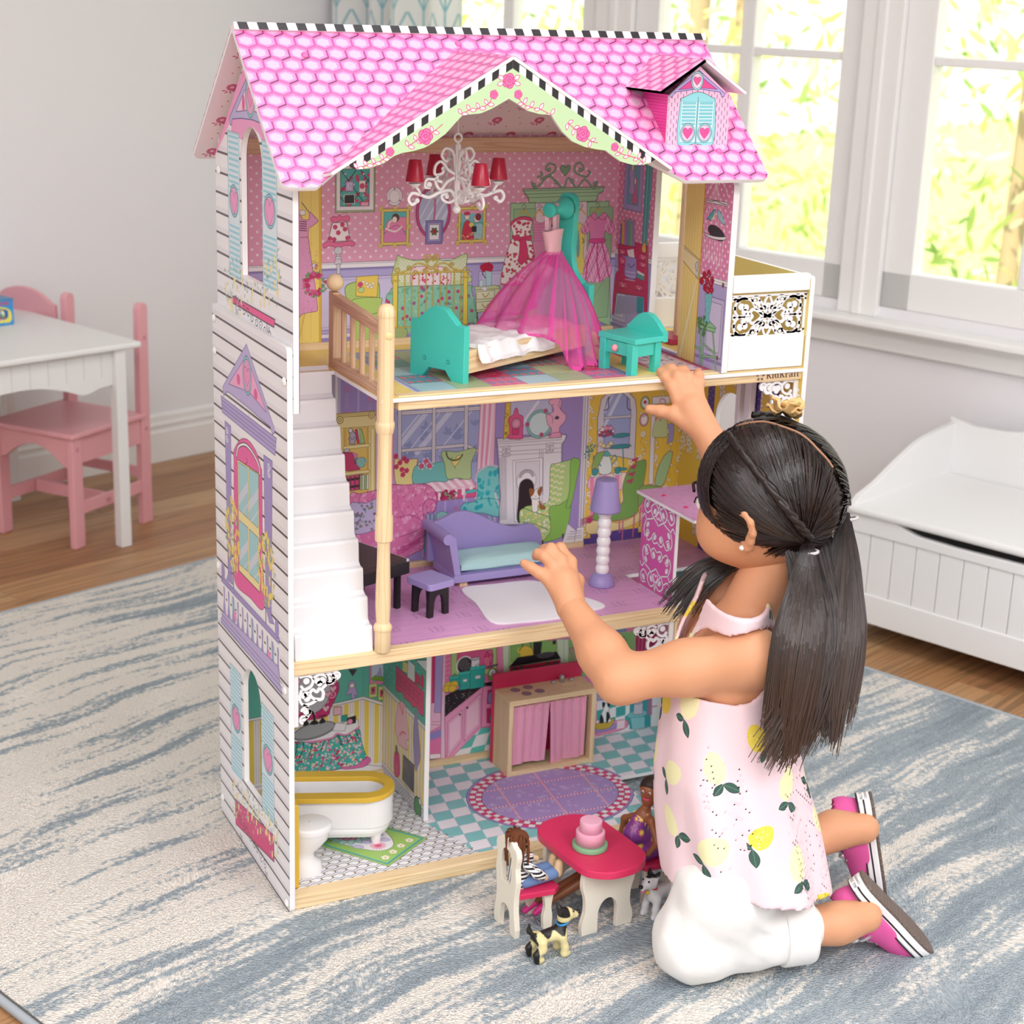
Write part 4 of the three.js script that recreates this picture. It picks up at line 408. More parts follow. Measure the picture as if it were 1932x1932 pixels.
    poly(g, [722,138,765,138,770,219,727,212], '#c02f66', '#5c1030', .6); for (let i = 0; i < 5; i++) line(g, [[724,124][0] + i * 7, [639,125][1], [723,124][0] + i * 7, [643,200][1]], '#e889b2', 1);
    poly(g, [651,246,785,266,790,351,656,337], '#eeeaec'); { const [x, y] = [654,273]; for (let r = 0; r < 3; r++) for (let c = 0; c < 5; c++) if ((r + c) % 2) poly(g, [x + c * 19, y + r * 19, x + (c + 1) * 19, y + r * 19 - 2, x + (c + 1) * 19 + 1, y + (r + 1) * 19 - 2, x + c * 19 + 1, y + (r + 1) * 19], '#46a8a8'); } poly(g, [651,247,709,254,711,276,653,274], '#a79ccc'); curve(g, [655,268,677,270,711,273], '#d9c04c', 1.4);
    blob(g, [655,321,680,318,707,317,718,323,716,333,696,338,659,339], '#e490b4', '#8d3a64', .7); blob(g, [656,323,677,320,694,323,696,329,684,333,656,333], '#a28fc8', '#5a4a84', .5); dots(g, ...[697,319], 14, 14, 3.4, 1.2, '#fbf0f4'); blob(g, [655,317,672,315,688,312,686,323,677,329,656,327], '#cfae3c', '#6b5618', .7);
    blob(g, [660,315,663,301,667,290,665,278,671,280,678,278,679,286,678,296,681,308,683,317,672,317], '#f4f2f4', K, .7); blob(g, [664,278,670,280,669,286,666,289], '#1d1a20'); blob(g, [674,281,678,277,679,287,676,288], '#1d1a20'); blob(g, [661,315,663,301,667,306,669,316], '#1d1a20'); blob(g, [674,297,681,306,677,317,674,317], '#1d1a20');
    poly(g, [719,285,762,284,765,341,722,338], '#3c9ca4'); ell(g, ...[736,312], 20, 8, '#7cc4cc', '#2a6a72', .8); poly(g, [722,316,752,319,753,340,727,339], '#8accd2', '#2a6a72', .6); poly(g, [728,289,746,291,747,313,728,311], '#cfcad6', '#4b4655', .7); ell(g, ...[737,289], 9, 3.4, '#b9b4c2', '#4b4655', .7); for (const x of [750, 775, 800]) line(g, [646,266,649,317].map((v, i) => i % 2 ? v : v + x * .145), '#d0588c', 2); line(g, [764,302,775,302], '#d0588c', 2); }
});
const artR3 = art(337, 325, 2.6, (g) => {
  rect(g, 0, 0, 337, 325, '#e58fbb'); dots(g, 4, 3, 340, 330, 14, 2, '#f8e6ee'); const y0 = [9,200][1], k = -.0; g.save(); rect(g, 0, y0, 337, 200, '#b5abda'); rect(g, 0, y0 - 8, 337, 8, '#f4f2f6', K2, .6); line(g, [0, y0 - 4, 337, y0 - 4], K2, .4);
  for (const x of [4, 285]) { rect(g, x, y0 + 20, 48, 85, '#c9c0e4', '#5d5389', .9); rect(g, x + 6, y0 + 27, 36, 71, '#d3cbea', '#5d5389', .7); } rect(g, 0, y0 + 110, 337, 5, '#8f84bd'); g.restore();
  // teal curtain, picture
  poly(g, [89,47,111,45,106,174,90,176], '#5cabb6', '#2a5c68', .6); for (const u of [0, 25, 50]) line(g, [94,46,93,176].map((v, i) => i % 2 ? v : v + u * .14), u === 25 ? '#8fd0d6' : '#3c8390', 1.6);
  poly(g, [26,53,82,52,83,126,26,127], '#a9a0d8', '#5a4f90', .9); poly(g, [36,58,73,57,72,117,36,117], '#6fa9c4', '#5a4f90', .6); blob(g, [47,59,53,60,55,75,55,85,59,98,50,102,43,99,45,84,41,72], '#b9a2d8', '#6a4f90', .5); ell(g, ...[50,61], 2.6, 5, '#f0d890', '#8a6a3a', .4); blob(g, [59,77,66,80,66,99,68,113,55,115,53,105,60,95], '#d9709c', '#8d2a5c', .5); ell(g, ...[60,81], 2.4, 5, '#f8e2d6', '#8a6a3a', .4);
  // desk with typewriter and books
  const bk = [['#7d78c0', 240, 985, 265, 1265], ['#e8c44c', 265, 940, 292, 1270], ['#d98ab4', 295, 905, 318, 1280], ['#9a8cd0', 320, 945, 345, 1285], ['#6ab0ae', 350, 915, 385, 1300], ['#9cb884', 385, 960, 410, 1300], ['#a98cd0', 412, 935, 440, 1315]];
  const F = (u, v) => { const a = [-44,49], b = [90,36], c = [-28,205], d = [107,186]; const s = u / 600, t = v / 1400; return [a[0] * (1 - s) * (1 - t) + b[0] * s * (1 - t) + c[0] * (1 - s) * t + d[0] * s * t, a[1] * (1 - s) * (1 - t) + b[1] * s * (1 - t) + c[1] * (1 - s) * t + d[1] * s * t]; };
  for (const [c, a, b, e, f] of bk) poly(g, [...F(a, b), ...F(e, b - 15), ...F(e - 8, f), ...F(a - 14, f)], c, '#4a3f5c', .5);
  poly(g, [16,184,69,181,70,173,91,174,110,174,116,232,118,277,109,278,106,253,20,261,15,296,5,298,13,231,22,225], '#cf2f66', '#6c1236', .9); poly(g, [23,265,106,255,105,279,17,296], '#a9a0cc'); poly(g, [84,257,105,254,106,279,86,282], '#3a9cac');
  for (const p of [[24,241,52,239,52,249,24,251], [75,238,102,236,103,244,75,246], [84,189,109,188,108,196,84,198], [85,201,109,200,109,207,85,209], [21,190,42,189,41,197,21,198], [22,202,42,201,43,213,22,214]]) { poly(g, p, '#dd4a7c', '#6c1236', .7); const x = (p[0] + p[4]) / 2, y = (p[1] + p[5]) / 2; curve(g, [x - 4, y - 2, x, y + 3, x + 4, y - 1], '#efe4ea', 1.3); }
  poly(g, [45,189,66,184,71,199,51,199], '#f4f0f6', K2, .5); blob(g, [32,199,48,199,78,198,76,201,77,229,43,229,42,204,34,202], '#a69ad6', '#4a4084', .8); curve(g, [50,210,61,214,72,207], '#4a4084', 1.4); for (let j = 0; j < 3; j++) line(g, [[45,223][0], [45,223][1] + j * 6, [75,221][0], [75,221][1] + j * 6], '#dcd6f0', 1.4);
  poly(g, [80,220,103,222,103,229,80,227], '#5aa8b0', K, .5); poly(g, [81,215,103,218,103,222,80,220], '#f2eef2', K, .4); blob(g, [91,180,97,169,102,174,103,184,95,185], '#e6c46c', '#6b5218', .7); curve(g, [99,165,109,171,109,185,106,203,105,226], '#a8823a', 1.4);
  // printed door, birdcage, stool with roses
  { const p = [214,63], q = [263,58], r = [263,333], s = [212,333]; poly(g, [...p, ...q, ...r, ...s], '#f3dd8c', '#b98f2c', .8); for (let i = 1; i < 7; i++) line(g, [p[0] + (q[0] - p[0]) * i / 7, 0, s[0] + (r[0] - s[0]) * i / 7, s[1]], '#dcbb5c', .6); line(g, [q[0] - 1.4, 0, r[0] - 1.4, r[1]], '#dca43a', 2.4); poly(g, [213,158,259,172,259,201,213,180], '#f2e2b0', '#4b3a16', .8); line(g, [212,161,259,174], '#4b3a16', .6); poly(g, [252,200,258,202,223,333,214,330], '#f4e6b4', '#dcbb5c', .7); blob(g, [248,182,253,176,257,178,255,188,252,189], '#d5d2dc', K2, .7); poly(g, [252,189,257,190,257,198,252,197], '#e9e6ec', K2, .5); }
  curve(g, [267,76,277,63,291,56,310,58,323,73], '#fbf3f6', 1.5); for (let i = 0; i < 8; i++) curve(g, [[291,56][0], [291,56][1], [267,76][0] + i * 7, [-38,111][1], [272,120][0] + i * 6.6, [-32,166][1] + i], '#fbf3f6', .7); poly(g, [267,83,324,82,325,87,267,88], '#f4f2f4', K2, .7); curve(g, [269,85,280,85,294,83,308,85,323,85], K2, 1);
  blob(g, [272,112,280,103,289,96,293,96,291,102,283,112,277,111], '#5cb4c8', '#1f4a5c', .7); blob(g, [298,96,303,96,312,102,320,112,314,113,301,106], '#a9cfe0', '#1f4a5c', .7); blob(g, [283,111,290,103,291,97,293,103,288,110], '#f0e09a'); ell(g, ...[299,128], 23, 9, '#3a3640', '#222', .8, .2); blob(g, [268,128,270,132,297,133,323,130,325,128,324,134,305,137,282,137,269,134], '#efedf2', K, .8); for (let i = 0; i < 4; i++) curve(g, [[270,115][0] + i * 11, [-33,155][1] + i * 2, [275,123][0] + i * 11, [-32,169][1] + i * 2, [281,114][0] + i * 11, [-33,156][1] + i * 2], '#fbf3f6', 1.1);
  poly(g, [264,257,297,256,315,262,313,270,272,271,263,268], '#9ccaa0', '#2f5a38', .8); line(g, [265,262,275,266,314,264], '#2f5a38', .7); for (const p of [[276,273,279,332], [285,273,284,322], [308,271,323,324]]) { line(g, p, '#2f5a38', 4.2); line(g, p, '#94c498', 3); } for (const p of [[283,311,315,305], [286,292,313,299], [263,300,278,302]]) { line(g, p, '#2f5a38', 3.4); line(g, p, '#94c498', 2.3); }
  poly(g, [280,218,300,216,297,240,295,251,298,259,282,260,284,243], '#7cc8d0', '#2a6a74', .7); speckle(g, ...[281,220], 13, 48, 50, .4, .9, ['#3a8a98', '#c9ecec'], .6); for (let i = 0; i < 30; i++) leaf(g, [266,179][0] + rnd() * 26, [-23,255][1] + rnd() * 24, 7, rnd() * 6, '#5c8f5a', '#2f4a30', .3); for (const [u, v] of [[1480, 90], [1420, 130], [1530, 170], [1385, 220], [1465, 200], [1520, 220], [1440, 300], [1530, 300], [1480, 320]]) rose(g, ...((a, b, c) => [a[0] + (b[0] - a[0]) * (u - 1360) / 200, a[1] + (c[1] - a[1]) * v / 400])([264,179], [302,173], [269,220]), 5.6, '#cc2140', '#6c0c20'); speckle(g, ...[283,186], 14, 40, 30, .6, 1.1, ['#a89cd8']);
  for (const p of [[326,199], [324,305]]) ell(g, p[0], p[1], 3, 4, '#6b4a6a', '#c9a0a8', .8);
});
// clapboard lines, shutters, flower boxes of the outer left boards
const flowers = (g, x0, y0, x1, y1, h) => { const n = 150; for (let i = 0; i < n; i++) { const t = rnd(), x = x0 + (x1 - x0) * t, y = y0 + (y1 - y0) * t + rr(-h * .6, h * (.35 + .5 * rnd())); leaf(g, x, y, rr(4, 8), rnd() * 6, i % 3 ? '#b9d6c0' : '#9cc2aa', i % 2 ? '#333a38' : null, .35, .2); } for (let i = 0; i < 38; i++) { const t = rnd(), x = x0 + (x1 - x0) * t, y = y0 + (y1 - y0) * t + rr(-h * .4, h * (.3 + .8 * rnd())); ell(g, x, y, 2.6, rr(5, 8), '#f1e2a8', '#e2cd86', .4, .1); } };
const shutter = (g, p) => { const [x0, ya, x1, yb, yc, yd] = p; poly(g, [x0, ya, x1, yb, x1, yd, x0, yc], '#dbe9f2', K2, .5); poly(g, [x0 + 1, ya + 2, x1 - 1, yb + 2, x1 - 1, yd - 2, x0 + 1, yc - 2], null, '#8ecfe0', 1.6); const w = x1 - x0; for (let k = 0; k < 26; k++) { const t = k / 26; if (t > .36 && t < .58) continue; const a = ya + (yc - ya) * t + 5, b = yb + (yd - yb) * t + 5; poly(g, [x0 + 4, a, x1 - 4, b, x1 - 4, b + 3.2, x0 + 4, a + 3.2], '#93d0e2'); } const cx = (x0 + x1) / 2, cy = (ya + yb) / 2 * .53 + (yc + yd) / 2 * .47; ell(g, cx, cy, w * .4, 22, '#7fcfe0', K, .8); ell(g, cx, cy, w * .34, 18.5, '#e6a8cc', K, .7); heart(g, cx, cy + 1, w * .3, '#ee93c6', '#8d2a64', .7); };
const pediment = (g, q) => { poly(g, q, '#bdb0dc', '#4a4084', 1); };
const siding = (g, w, y0, h, n, off) => { rect(g, 0, 0, w, 900, '#f0eff3'); for (let i = 0; i < n; i++) { const y = off + i * h; rect(g, 0, y - 7, w, 7, '#e7e5ec'); rect(g, 0, y, w, 3, '#463b40'); } };
const artL0 = art(337, 810, 2, (g) => {
  siding(g, 337, 0, 26.4, 31, 14.6);
  // pediment window
  poly(g, [165,28,284,117,286,123,276,128,267,120,165,116,76,115,60,119,51,127,47,114], '#bcaedc', '#4a4084', 1); poly(g, [165,44,251,104,176,93,77,103], '#f0aad2', '#4a4084', .9); speckle(g, ...[105,84], 90, 60, 30, 1.5, 3, ['#d9a6dc', '#c0aee0'], .5); { const c = [166,72]; ell(g, c[0], c[1], 20, 27, '#7fcfd8', K, .8); ell(g, c[0], c[1], 16.5, 23, '#e59aca', K, .7); heart(g, c[0], c[1] + 1, 14, '#ee93c6', '#8d2a64', .7); } for (const p of [[125,86], [204,90]]) ell(g, p[0], p[1], 8, 8, '#e2559a');
  poly(g, [37,129,293,129,287,154,42,152], '#b3a4d8', '#4a4084', .9); for (const t of [.25, .5, .72]) { const a = [37,129], b = [42,152], c = [293,129], d = [287,154]; line(g, [a[0] + (b[0] - a[0]) * t, a[1] + (b[1] - a[1]) * t, c[0] + (d[0] - c[0]) * t, c[1] + (d[1] - c[1]) * t], '#4a4084', .8); }
  for (const p of [[55,162,85,163].concat([78,393,59,396]), [237,166,275,165].concat([265,386,241,386])]) poly(g, p, '#a394cf', '#4a4084', .9); poly(g, [50,406,62,390,81,388,83,403], '#a394cf', '#4a4084', .8); poly(g, [241,385,256,380,277,396,255,401], '#a394cf', '#4a4084', .8); for (const q of [[65,173], [64,186], [259,176], [258,186]]) { wscroll(g, q[0], q[1], 6, 1, 0, 1.2, '#f4f2f6', 2); }
  { const a = [97,197], b = [227,200]; blob(g, [97,214,99,195,132,171,168,163,203,170,225,188].concat([229,200,228,310,231,388], [164,395,100,398,90,371,94,286]), '#ea5ea6', '#7d1d54', 1); }
  { const q = [110,200,121,184,153,173,188,176,215,187,217,198]; curve(g, q, '#2e2630', 6); curve(g, q, '#f4f2f4', 3.4); const p = [115,202,164,201,217,203].concat([217,197,119,217]); curve(g, [157,191,162,195,151,202], '#8d2a64', 1.4); }
  { const P = [115,204,214,198].concat([214,371,115,371]); poly(g, P, '#f0e4a8', K, 1.2); const win = (p) => { poly(g, p, '#a3d3da', '#5a5040', .7); clipTo(g, p, false, () => { for (const o of [0, 26, 70]) line(g, [p[0] - 20, p[1] + 70 + o, p[0] + 90, p[1] - 10 + o], '#cfd8e6', o === 26 ? 3 : 12); }); }; win([120,207,162,204].concat([161,278,119,278])); win([168,203,212,200].concat([209,278,165,278])); win([118,293,161,292,160,358,117,360]); win([167,292,209,292,211,359,166,359]); }
  const ball = (c, r) => { for (let i = 0; i < 120; i++) { const a = rnd() * 6.28, q = Math.sqrt(rnd()) * r; leaf(g, c[0] + cos(a) * q * .85, c[1] + sin(a) * q * 1.2, 7, rnd() * 6, '#b4cf9c', i % 2 ? '#4d5a40' : null, .4, .22); } for (let i = 0; i < 55; i++) { const a = rnd() * 6.28, q = Math.sqrt(rnd()) * r; ell(g, c[0] + cos(a) * q * .8, c[1] + sin(a) * q * 1.2, 3.2, 5.4, '#f3de74', '#d9bf4c', .5); } }; 
  line(g, [87,355,86,408], '#a08a8c', 5); line(g, [240,362,240,406], '#a08a8c', 5); ball([84,327], 46); ball([241,327], 46);
  poly(g, [24,408,300,408,298,417,23,417], '#a394cf', '#4a4084', 1); for (const q of [[33,398], [289,398]]) ell(g, q[0], q[1], 8, 13, '#a394cf', '#4a4084', .9); for (let i = 0; i < 12; i++) { const a = [37,419], b = [293,422], t = i / 11, x = a[0] + (b[0] - a[0]) * t, y = a[1] + (b[1] - a[1]) * t; poly(g, [x - 8, y, x + 8, y + 8, x + 8, y + 62, x - 8, y + 54], i % 4 === 2 ? '#bfe0e6' : '#f2f0f5'); blob(g, [x - 3, y + 4, x + 3, y + 6, x + 2, y + 24, x + 6, y + 40, x + 3, y + 58, x - 3, y + 55, x - 6, y + 38, x - 2, y + 22], '#a394cf', '#4a4084', .7); if (i === 2 || i === 9) heart(g, x + 9, y + 30, 9, '#ee93c6', '#8d2a64', .7); }
  { const a = [29,464,292,452,309,463,16,484], b = [301,474,311,487]; poly(g, [a[0], a[1], a[2], a[3], b[0], b[1], b[2], b[3], a[6], a[7]], '#bcaedc', '#4a4084', 1); for (const k of [0, 8, 15]) line(g, [a[6], a[7] + 2 - k, b[2], b[3] - 2 - k], '#4a4084', .9); }
  shutter(g, ((a, b, c, d) => [a[0], a[1], b[0], b[1], c[1], d[1]])([61,534], [116,533], [62,708], [116,704])); shutter(g, ((a, b, c, d) => [a[0], a[1], b[0], b[1], c[1], d[1]])([215,535], [271,536], [216,704], [269,701]));
  { const a = [66,749], b = [282,716]; const p = [94,755,261,748,260,758,94,756]; poly(g, [a[0] + 12, a[1] + 4, b[0] - 14, b[1] + 6, b[0] - 14, b[1] + 48, a[0] + 12, a[1] + 46], '#d8437e', K, 1.4); for (let i = 0; i < 9; i++) wscroll(g, a[0] + 20 + i * 17, a[1] + 24 + i * 2, 8, i % 2 ? 1 : -1, i, 1.2, K, 1.2); for (const x of [36, 160]) { line(g, [a[0] + x, a[1] + 50, a[0] + x + 3, a[1] + 74], K, 2); line(g, [a[0] + x + 8, a[1] + 50, a[0] + x + 5, a[1] + 74], K, 2); } flowers(g, a[0] - 4, a[1] - 4, b[0] + 10, b[1], 46); }
});
const artLU = art(337, 470, 2, (g) => {
  siding(g, 337, 0, 28.2, 20, -6); poly(g, [145,42,203,39,260,132,218,132,200,124,176,119,141,129,126,140,115,134,71,123,-6,176,-5,152], '#f3a6d2'); poly(g, [81,115,125,111,176,109,241,112,240,128,218,131,208,122,178,117,146,125,124,139,80,132], '#ee9ccb');
  poly(g, [72,114,144,63,170,46,226,83,237,109,225,111,176,109,125,111,85,115,82,122,76,124], '#bcb4de', '#4a4084', 1.2); poly(g, [103,104,157,64,170,56,209,98,160,98], '#f2cfe4', '#4a4084', .9); { const c = [167,81]; ell(g, c[0], c[1], 21, 26, '#7fcfd8', K, .8); ell(g, c[0], c[1], 17, 22, '#efa3cd', K, .7); heart(g, c[0], c[1], 13, '#ee93c6', '#8d2a64', .7); } ell(g, ...[137,91], 6, 11, '#e2559a');
  shutter(g, ((a, b, c, d) => [a[0], a[1], b[0], b[1], c[1], d[1]])([61,132], [115,132], [42,329], [100,329])); shutter(g, ((a, b, c, d) => [a[0], a[1], b[0], b[1], c[1], d[1]])([215,131], [276,131], [219,319], [274,318]));
  { const a = [39,348], b = [288,341]; poly(g, [75,358,265,357,260,368,72,368], '#ec4f96', K, 1.6); for (let i = 0; i < 9; i++) wscroll(g, [89,358][0] + i * 19, [88,362][1] + i * 2.5, 8, i % 2 ? 1 : -1, i, 1.2, K, 1.4); for (const q of [[94,370], [234,369]]) { line(g, [q[0] - 4, q[1], q[0], q[1] + 26], K, 2.2); line(g, [q[0] + 5, q[1] + 3, q[0] + 1, q[1] + 26], K, 2.2); } flowers(g, a[0], a[1] + 4, b[0], b[1] - 50, 52); }
});
const artD1 = art(337, 340, 2, (g) => {
  rect(g, 0, 0, 337, 200, '#57b0a4'); dots(g, 3, 3, 337, 160, 22, 1.1, '#cfeae4'); const y0 = [32,187][1]; rect(g, 0, y0, 337, 340, '#efe9ea'); for (let i = 0; i < 30; i++) { rect(g, i * 12, y0, 5.4, 200, '#f0d25c'); line(g, [i * 12 + 8.5, y0, i * 12 + 8.5, 340], '#b9a6a8', .7); } rect(g, 0, y0 - 7, 337, 7, '#f2f0f4', K2, .7); rect(g, 0, y0 - 3.5, 337, .6, K2); const yb = [114,316][1]; rect(g, 0, yb, 337, 60, '#d9d6dc'); rect(g, 0, yb, 337, 5, '#f2f0f4', K2, .7); for (let i = -20; i < 60; i++) { line(g, [i * 9, yb + 5, i * 9 + 70, yb + 70], K2, .4); line(g, [i * 9 + 70, yb + 5, i * 9, yb + 70], K2, .4); }
  poly(g, [54,127,168,127,168,167,152,169,140,163,122,170,114,165,91,168,79,162,63,168,55,168], '#d8467c', '#6c1236', .9); for (let i = 0; i < 6; i++) { const a = [67,146], b = [154,146], t = i / 5, x = a[0] + (b[0] - a[0]) * t, y = a[1] + (b[1] - a[1]) * t; rect(g, x - 8, y - 9, 16, 18, null, '#8d1d4c', .7); ell(g, x, y, 3, 3, null, '#8d1d4c', .7); }
  poly(g, [81,108,104,105,104,122,81,126], '#e6d58c', K, .6); poly(g, [103,99,130,98,131,126,101,128], '#e9e6ec', K, .6); poly(g, [132,107,153,108,153,123,131,126], '#c93a6c', K, .6); poly(g, [156,101,165,102,166,123,155,122], '#d8315c', K, .6); poly(g, [133,88,177,71,177,91], '#dfe8ee', K2, 1);
  blob(g, [72,182,83,178,97,183,108,214,112,228,101,237,106,250,71,255,66,248,54,237,61,201], '#f2bccb', '#a84a6c', .8); curve(g, [72,184,84,198,85,182], '#e06a84', 3); curve(g, [74,238,85,228,97,226], '#e06a84', 3); blob(g, [137,169,145,183,158,236,148,260,141,270,133,251,129,205], '#9c8cc0', '#4a3f70', .8); poly(g, [89,265,135,263,135,311,88,309], '#5a5862', '#222', .8); for (let i = 1; i < 6; i++) line(g, [89,266,89,310].map((v, k) => v + i * (k % 2 ? 3.6 : 5.6)), '#8a8894', 1.2); blob(g, [53,279,71,271,76,305,55,316], '#d83a7c', '#7d1d48', .7); ell(g, ...[61,269], 5, 8, '#8a6a4a', K, .6); ell(g, ...[151,328], 14, 17, '#5a9a5c', '#3a3640', 2.4); ell(g, ...[160,314], 5, 6, '#e9e6ec', '#3a3640', 1.4);
});
const artF3 = art(788, 329, 2, (g) => { rect(g, 0, 0, 788, 329, '#f2d97c'); for (let i = 0; i < 20; i++) line(g, [0, i * 17, 788, i * 17], '#e6c766', .5);
  const q = [200,76], a = [-105,809], L0 = [191,213], R0 = [472,281], T0 = [193,96]; const x0 = 175, y0 = 40, x1 = 515, y1 = 318; rect(g, x0, y0, x1 - x0, y1 - y0, '#8f93cc'); for (let i = 0; i < 60; i++) { poly(g, [x0 + i * 6, y1, x0 + i * 6 + 5, y1, x0 + i * 6, y1 - 6], '#f2f0f4'); poly(g, [x0, y0 + i * 5, x0, y0 + i * 5 + 4, x0 + 6, y0 + i * 5], '#f2f0f4'); } rect(g, x0 + 9, y0 + 9, x1 - x0 - 18, y1 - y0 - 18, '#b9c4de');
  const C = ['#9fc4d0', '#c65c7c', '#a4b890', '#4d9a9c', '#d97a9c', '#b0bd8a'], n = 6, m = 5, w = (x1 - x0 - 22) / n, h = (y1 - y0 - 22) / m; for (let i = 0; i < n; i++) for (let j = 0; j < m; j++) { const X = x0 + 11 + i * w, Y = y0 + 11 + j * h, c = C[(i * 2 + j * 3) % 6]; rect(g, X, Y, w, h, c, '#6a7f9c', .7); g.save(); g.beginPath(); g.rect(X, Y, w, h); g.clip(); if ((i + j) % 3 === 0) { for (let k = -2; k < 6; k++) for (let l = 0; l < 5; l++) poly(g, [X + k * 14 + 7, Y + l * 14 - 7, X + k * 14 + 14, Y + l * 14, X + k * 14 + 7, Y + l * 14 + 7, X + k * 14, Y + l * 14], l % 2 ? '#d8688e' : '#8486b8'); } else if ((i + j) % 3 === 1) dots(g, X, Y, w, h, 8, 1.2, 'rgba(250,240,246,.8)'); else if (j % 2) { blob(g, [X + w * .3, Y + h * .2, X + w * .75, Y + h * .2, X + w * .85, Y + h * .55, X + w * .5, Y + h * .9, X + w * .18, Y + h * .5], '#cf2f5c', '#8d1d44', .6); dots(g, X + w * .25, Y + h * .3, w * .5, h * .4, 7, 1, '#fbeaf0'); } g.restore(); }
  rect(g, 560, 90, 84, 210, '#c24a72'); rect(g, 568, 98, 68, 194, '#e3c7d2'); for (let i = 0; i < 120; i++) wscroll(g, 568 + rnd() * 68, 98 + rnd() * 194, 3.4, 1, rnd() * 6, 1, '#3a3440', 1.3); });
const artF2 = art(788, 329, 2, (g) => { rect(g, 0, 0, 788, 329, '#d9a0cd'); for (let i = 0; i < 330; i++) { const x = rnd() * 788, y = rnd() * 329, l = rr(20, 70); curve(g, [x, y, x + l * .3, y + rr(-2, 2), x + l * .7, y + rr(-2, 2), x + l, y], 'rgba(150,85,150,.5)', .5); } for (let r = 0; r < 17; r++) { line(g, [0, r * 20, 788, r * 20], 'rgba(140,80,140,.55)', .6); for (let x = (r % 3) * 60 + 20; x < 788; x += 150) { line(g, [x, r * 20, x + 6, r * 20 + 20], 'rgba(120,70,120,.7)', .6); for (let k = 0; k < 3; k++) for (let j = 0; j < 3; j++) ell(g, x - 9 + k * 9, r * 20 + 4 + j * 6, .9, 1.2, 'rgba(70,30,70,.8)'); } } });
const artF1 = art(788, 329, 2, (g) => { rect(g, 0, 0, 788, 329, '#f3f2f5');
  // kitchen checks turned against the boards
  g.save(); g.beginPath(); g.moveTo(250, 0); g.lineTo(258, 190); g.lineTo(300, 329); g.lineTo(788, 329); g.lineTo(788, 0); g.clip(); const o = [320,169], e1 = [350,168], dx = 31, dy = 27; for (let r = -2; r < 16; r++) for (let c = -3; c < 24; c++) { const X = 240 + c * dx + r * -4, Y = r * dy - c * 1.5; poly(g, [X, Y, X + dx, Y - 1.5, X + dx - 4, Y + dy - 1.5, X - 4, Y + dy], (r + c) % 2 ? '#f1edf4' : '#86c9cb'); if ((r + c) % 2) { line(g, [X + dx - .5, Y, X + dx - 4.5, Y + dy - 2], '#b6a3b8', 1); line(g, [X - 3, Y + dy - .8, X + dx - 4, Y + dy - 2], '#b6a3b8', 1); } } g.restore();
  // bathroom tiles with gold squares
  g.save(); g.beginPath(); g.moveTo(0, 0); g.lineTo(256, 0); g.lineTo(258, 190); for (let i = 0; i <= 10; i++) { g.lineTo(258 + i * 4.2 + 5, 190 + i * 13.9 - 5); g.lineTo(258 + i * 4.2 - 2, 190 + i * 13.9 + 5); } g.lineTo(0, 329); g.clip(); const s = 17; for (let r = -2; r < 26; r++) for (let c = -2; c < 20; c++) { const X = c * s + (r % 2 ? s / 2 : 0), Y = r * s * .8; poly(g, [X, Y - 5.5, X + s / 2, Y - 1.5, X + s / 2 + 0, Y + 3, X, Y + 8, X - s / 2, Y + 3, X - s / 2, Y - 1.5], (r * 7 + c * 3) % 5 ? '#f2f1f5' : '#e6e3ea', '#2c2830', 1); rect(g, X + s / 2 - 1.7, Y - 1.2, 3.4, 3.4, '#e8b44c', '#2c2830', .4); } g.restore();
  // oval rug
  const [cx, cy] = [481,168], rx = ([619,214][0] - [341,126][0]) / 2, ry = 114; ell(g, cx, cy, rx, ry, '#b79bd8', '#4a4084', 1.2); ell(g, cx, cy, rx - 4, ry - 4, '#f4eef4', K, .8); for (let ring = 0; ring < 2; ring++) for (let k = 0; k < 76; k++) if ((k + ring) % 2) { const a = k / 76 * 2 * PI, b = (k + 1) / 76 * 2 * PI, r0 = 4 + ring * 10, r1 = r0 + 10; poly(g, [cx + cos(a) * (rx - r0), cy + sin(a) * (ry - r0), cx + cos(b) * (rx - r0), cy + sin(b) * (ry - r0), cx + cos(b) * (rx - r1), cy + sin(b) * (ry - r1), cx + cos(a) * (rx - r1), cy + sin(a) * (ry - r1)], '#e0447e'); } for (const r0 of [14, 24]) ell(g, cx, cy, rx - r0, ry - r0, null, K, .7);
  ell(g, cx, cy, rx - 24, ry - 24, '#b39ad6', K, .8); g.save(); g.beginPath(); g.ellipse(cx, cy, rx - 25, ry - 25, 0, 0, 2 * PI); g.clip(); for (let i = 0; i < 230; i++) wscroll(g, cx + rr(-rx, rx), cy + rr(-ry, ry), rr(2.5, 5), i % 2 ? 1 : -1, rnd() * 6, 1.1, '#d3c4ea', 1.2); for (const [a, b, c, d] of [[-160, -50, 160, -40], [-160, 8, 160, 18], [-160, 64, 160, 74], [-62, -110, -88, 110], [14, -110, -12, 110], [90, -110, 64, 110], [-130, -110, -156, 110], [150, -110, 124, 110]]) { line(g, [cx + a, cy + b, cx + c, cy + d], '#f6f0f4', 3); g.setLineDash([3, 3]); g.lineCap = 'butt'; line(g, [cx + a, cy + b, cx + c, cy + d], '#e0447e', 3); g.setLineDash([]); } g.restore();
  // bath mat
  const m = [99,105,170,151,240,229,152,288,83,193,64,140], q = [74,112,183,156,240,229,153,288,83,193]; poly(g, q, '#a4cc6c', '#4d6a2a', .8); { const c = [167,205], d = q.map((v, i) => v + ((i % 2 ? c[1] : c[0]) - v) * .1); poly(g, d, null, '#59b8b4', 4); poly(g, q.map((v, i) => v + ((i % 2 ? c[1] : c[0]) - v) * .08), null, '#3a3440', .6); } blob(g, [104,145,137,135,175,153,189,187,186,227,168,240,145,231,114,198,99,170], '#f6f3f6', '#3a3440', .7);
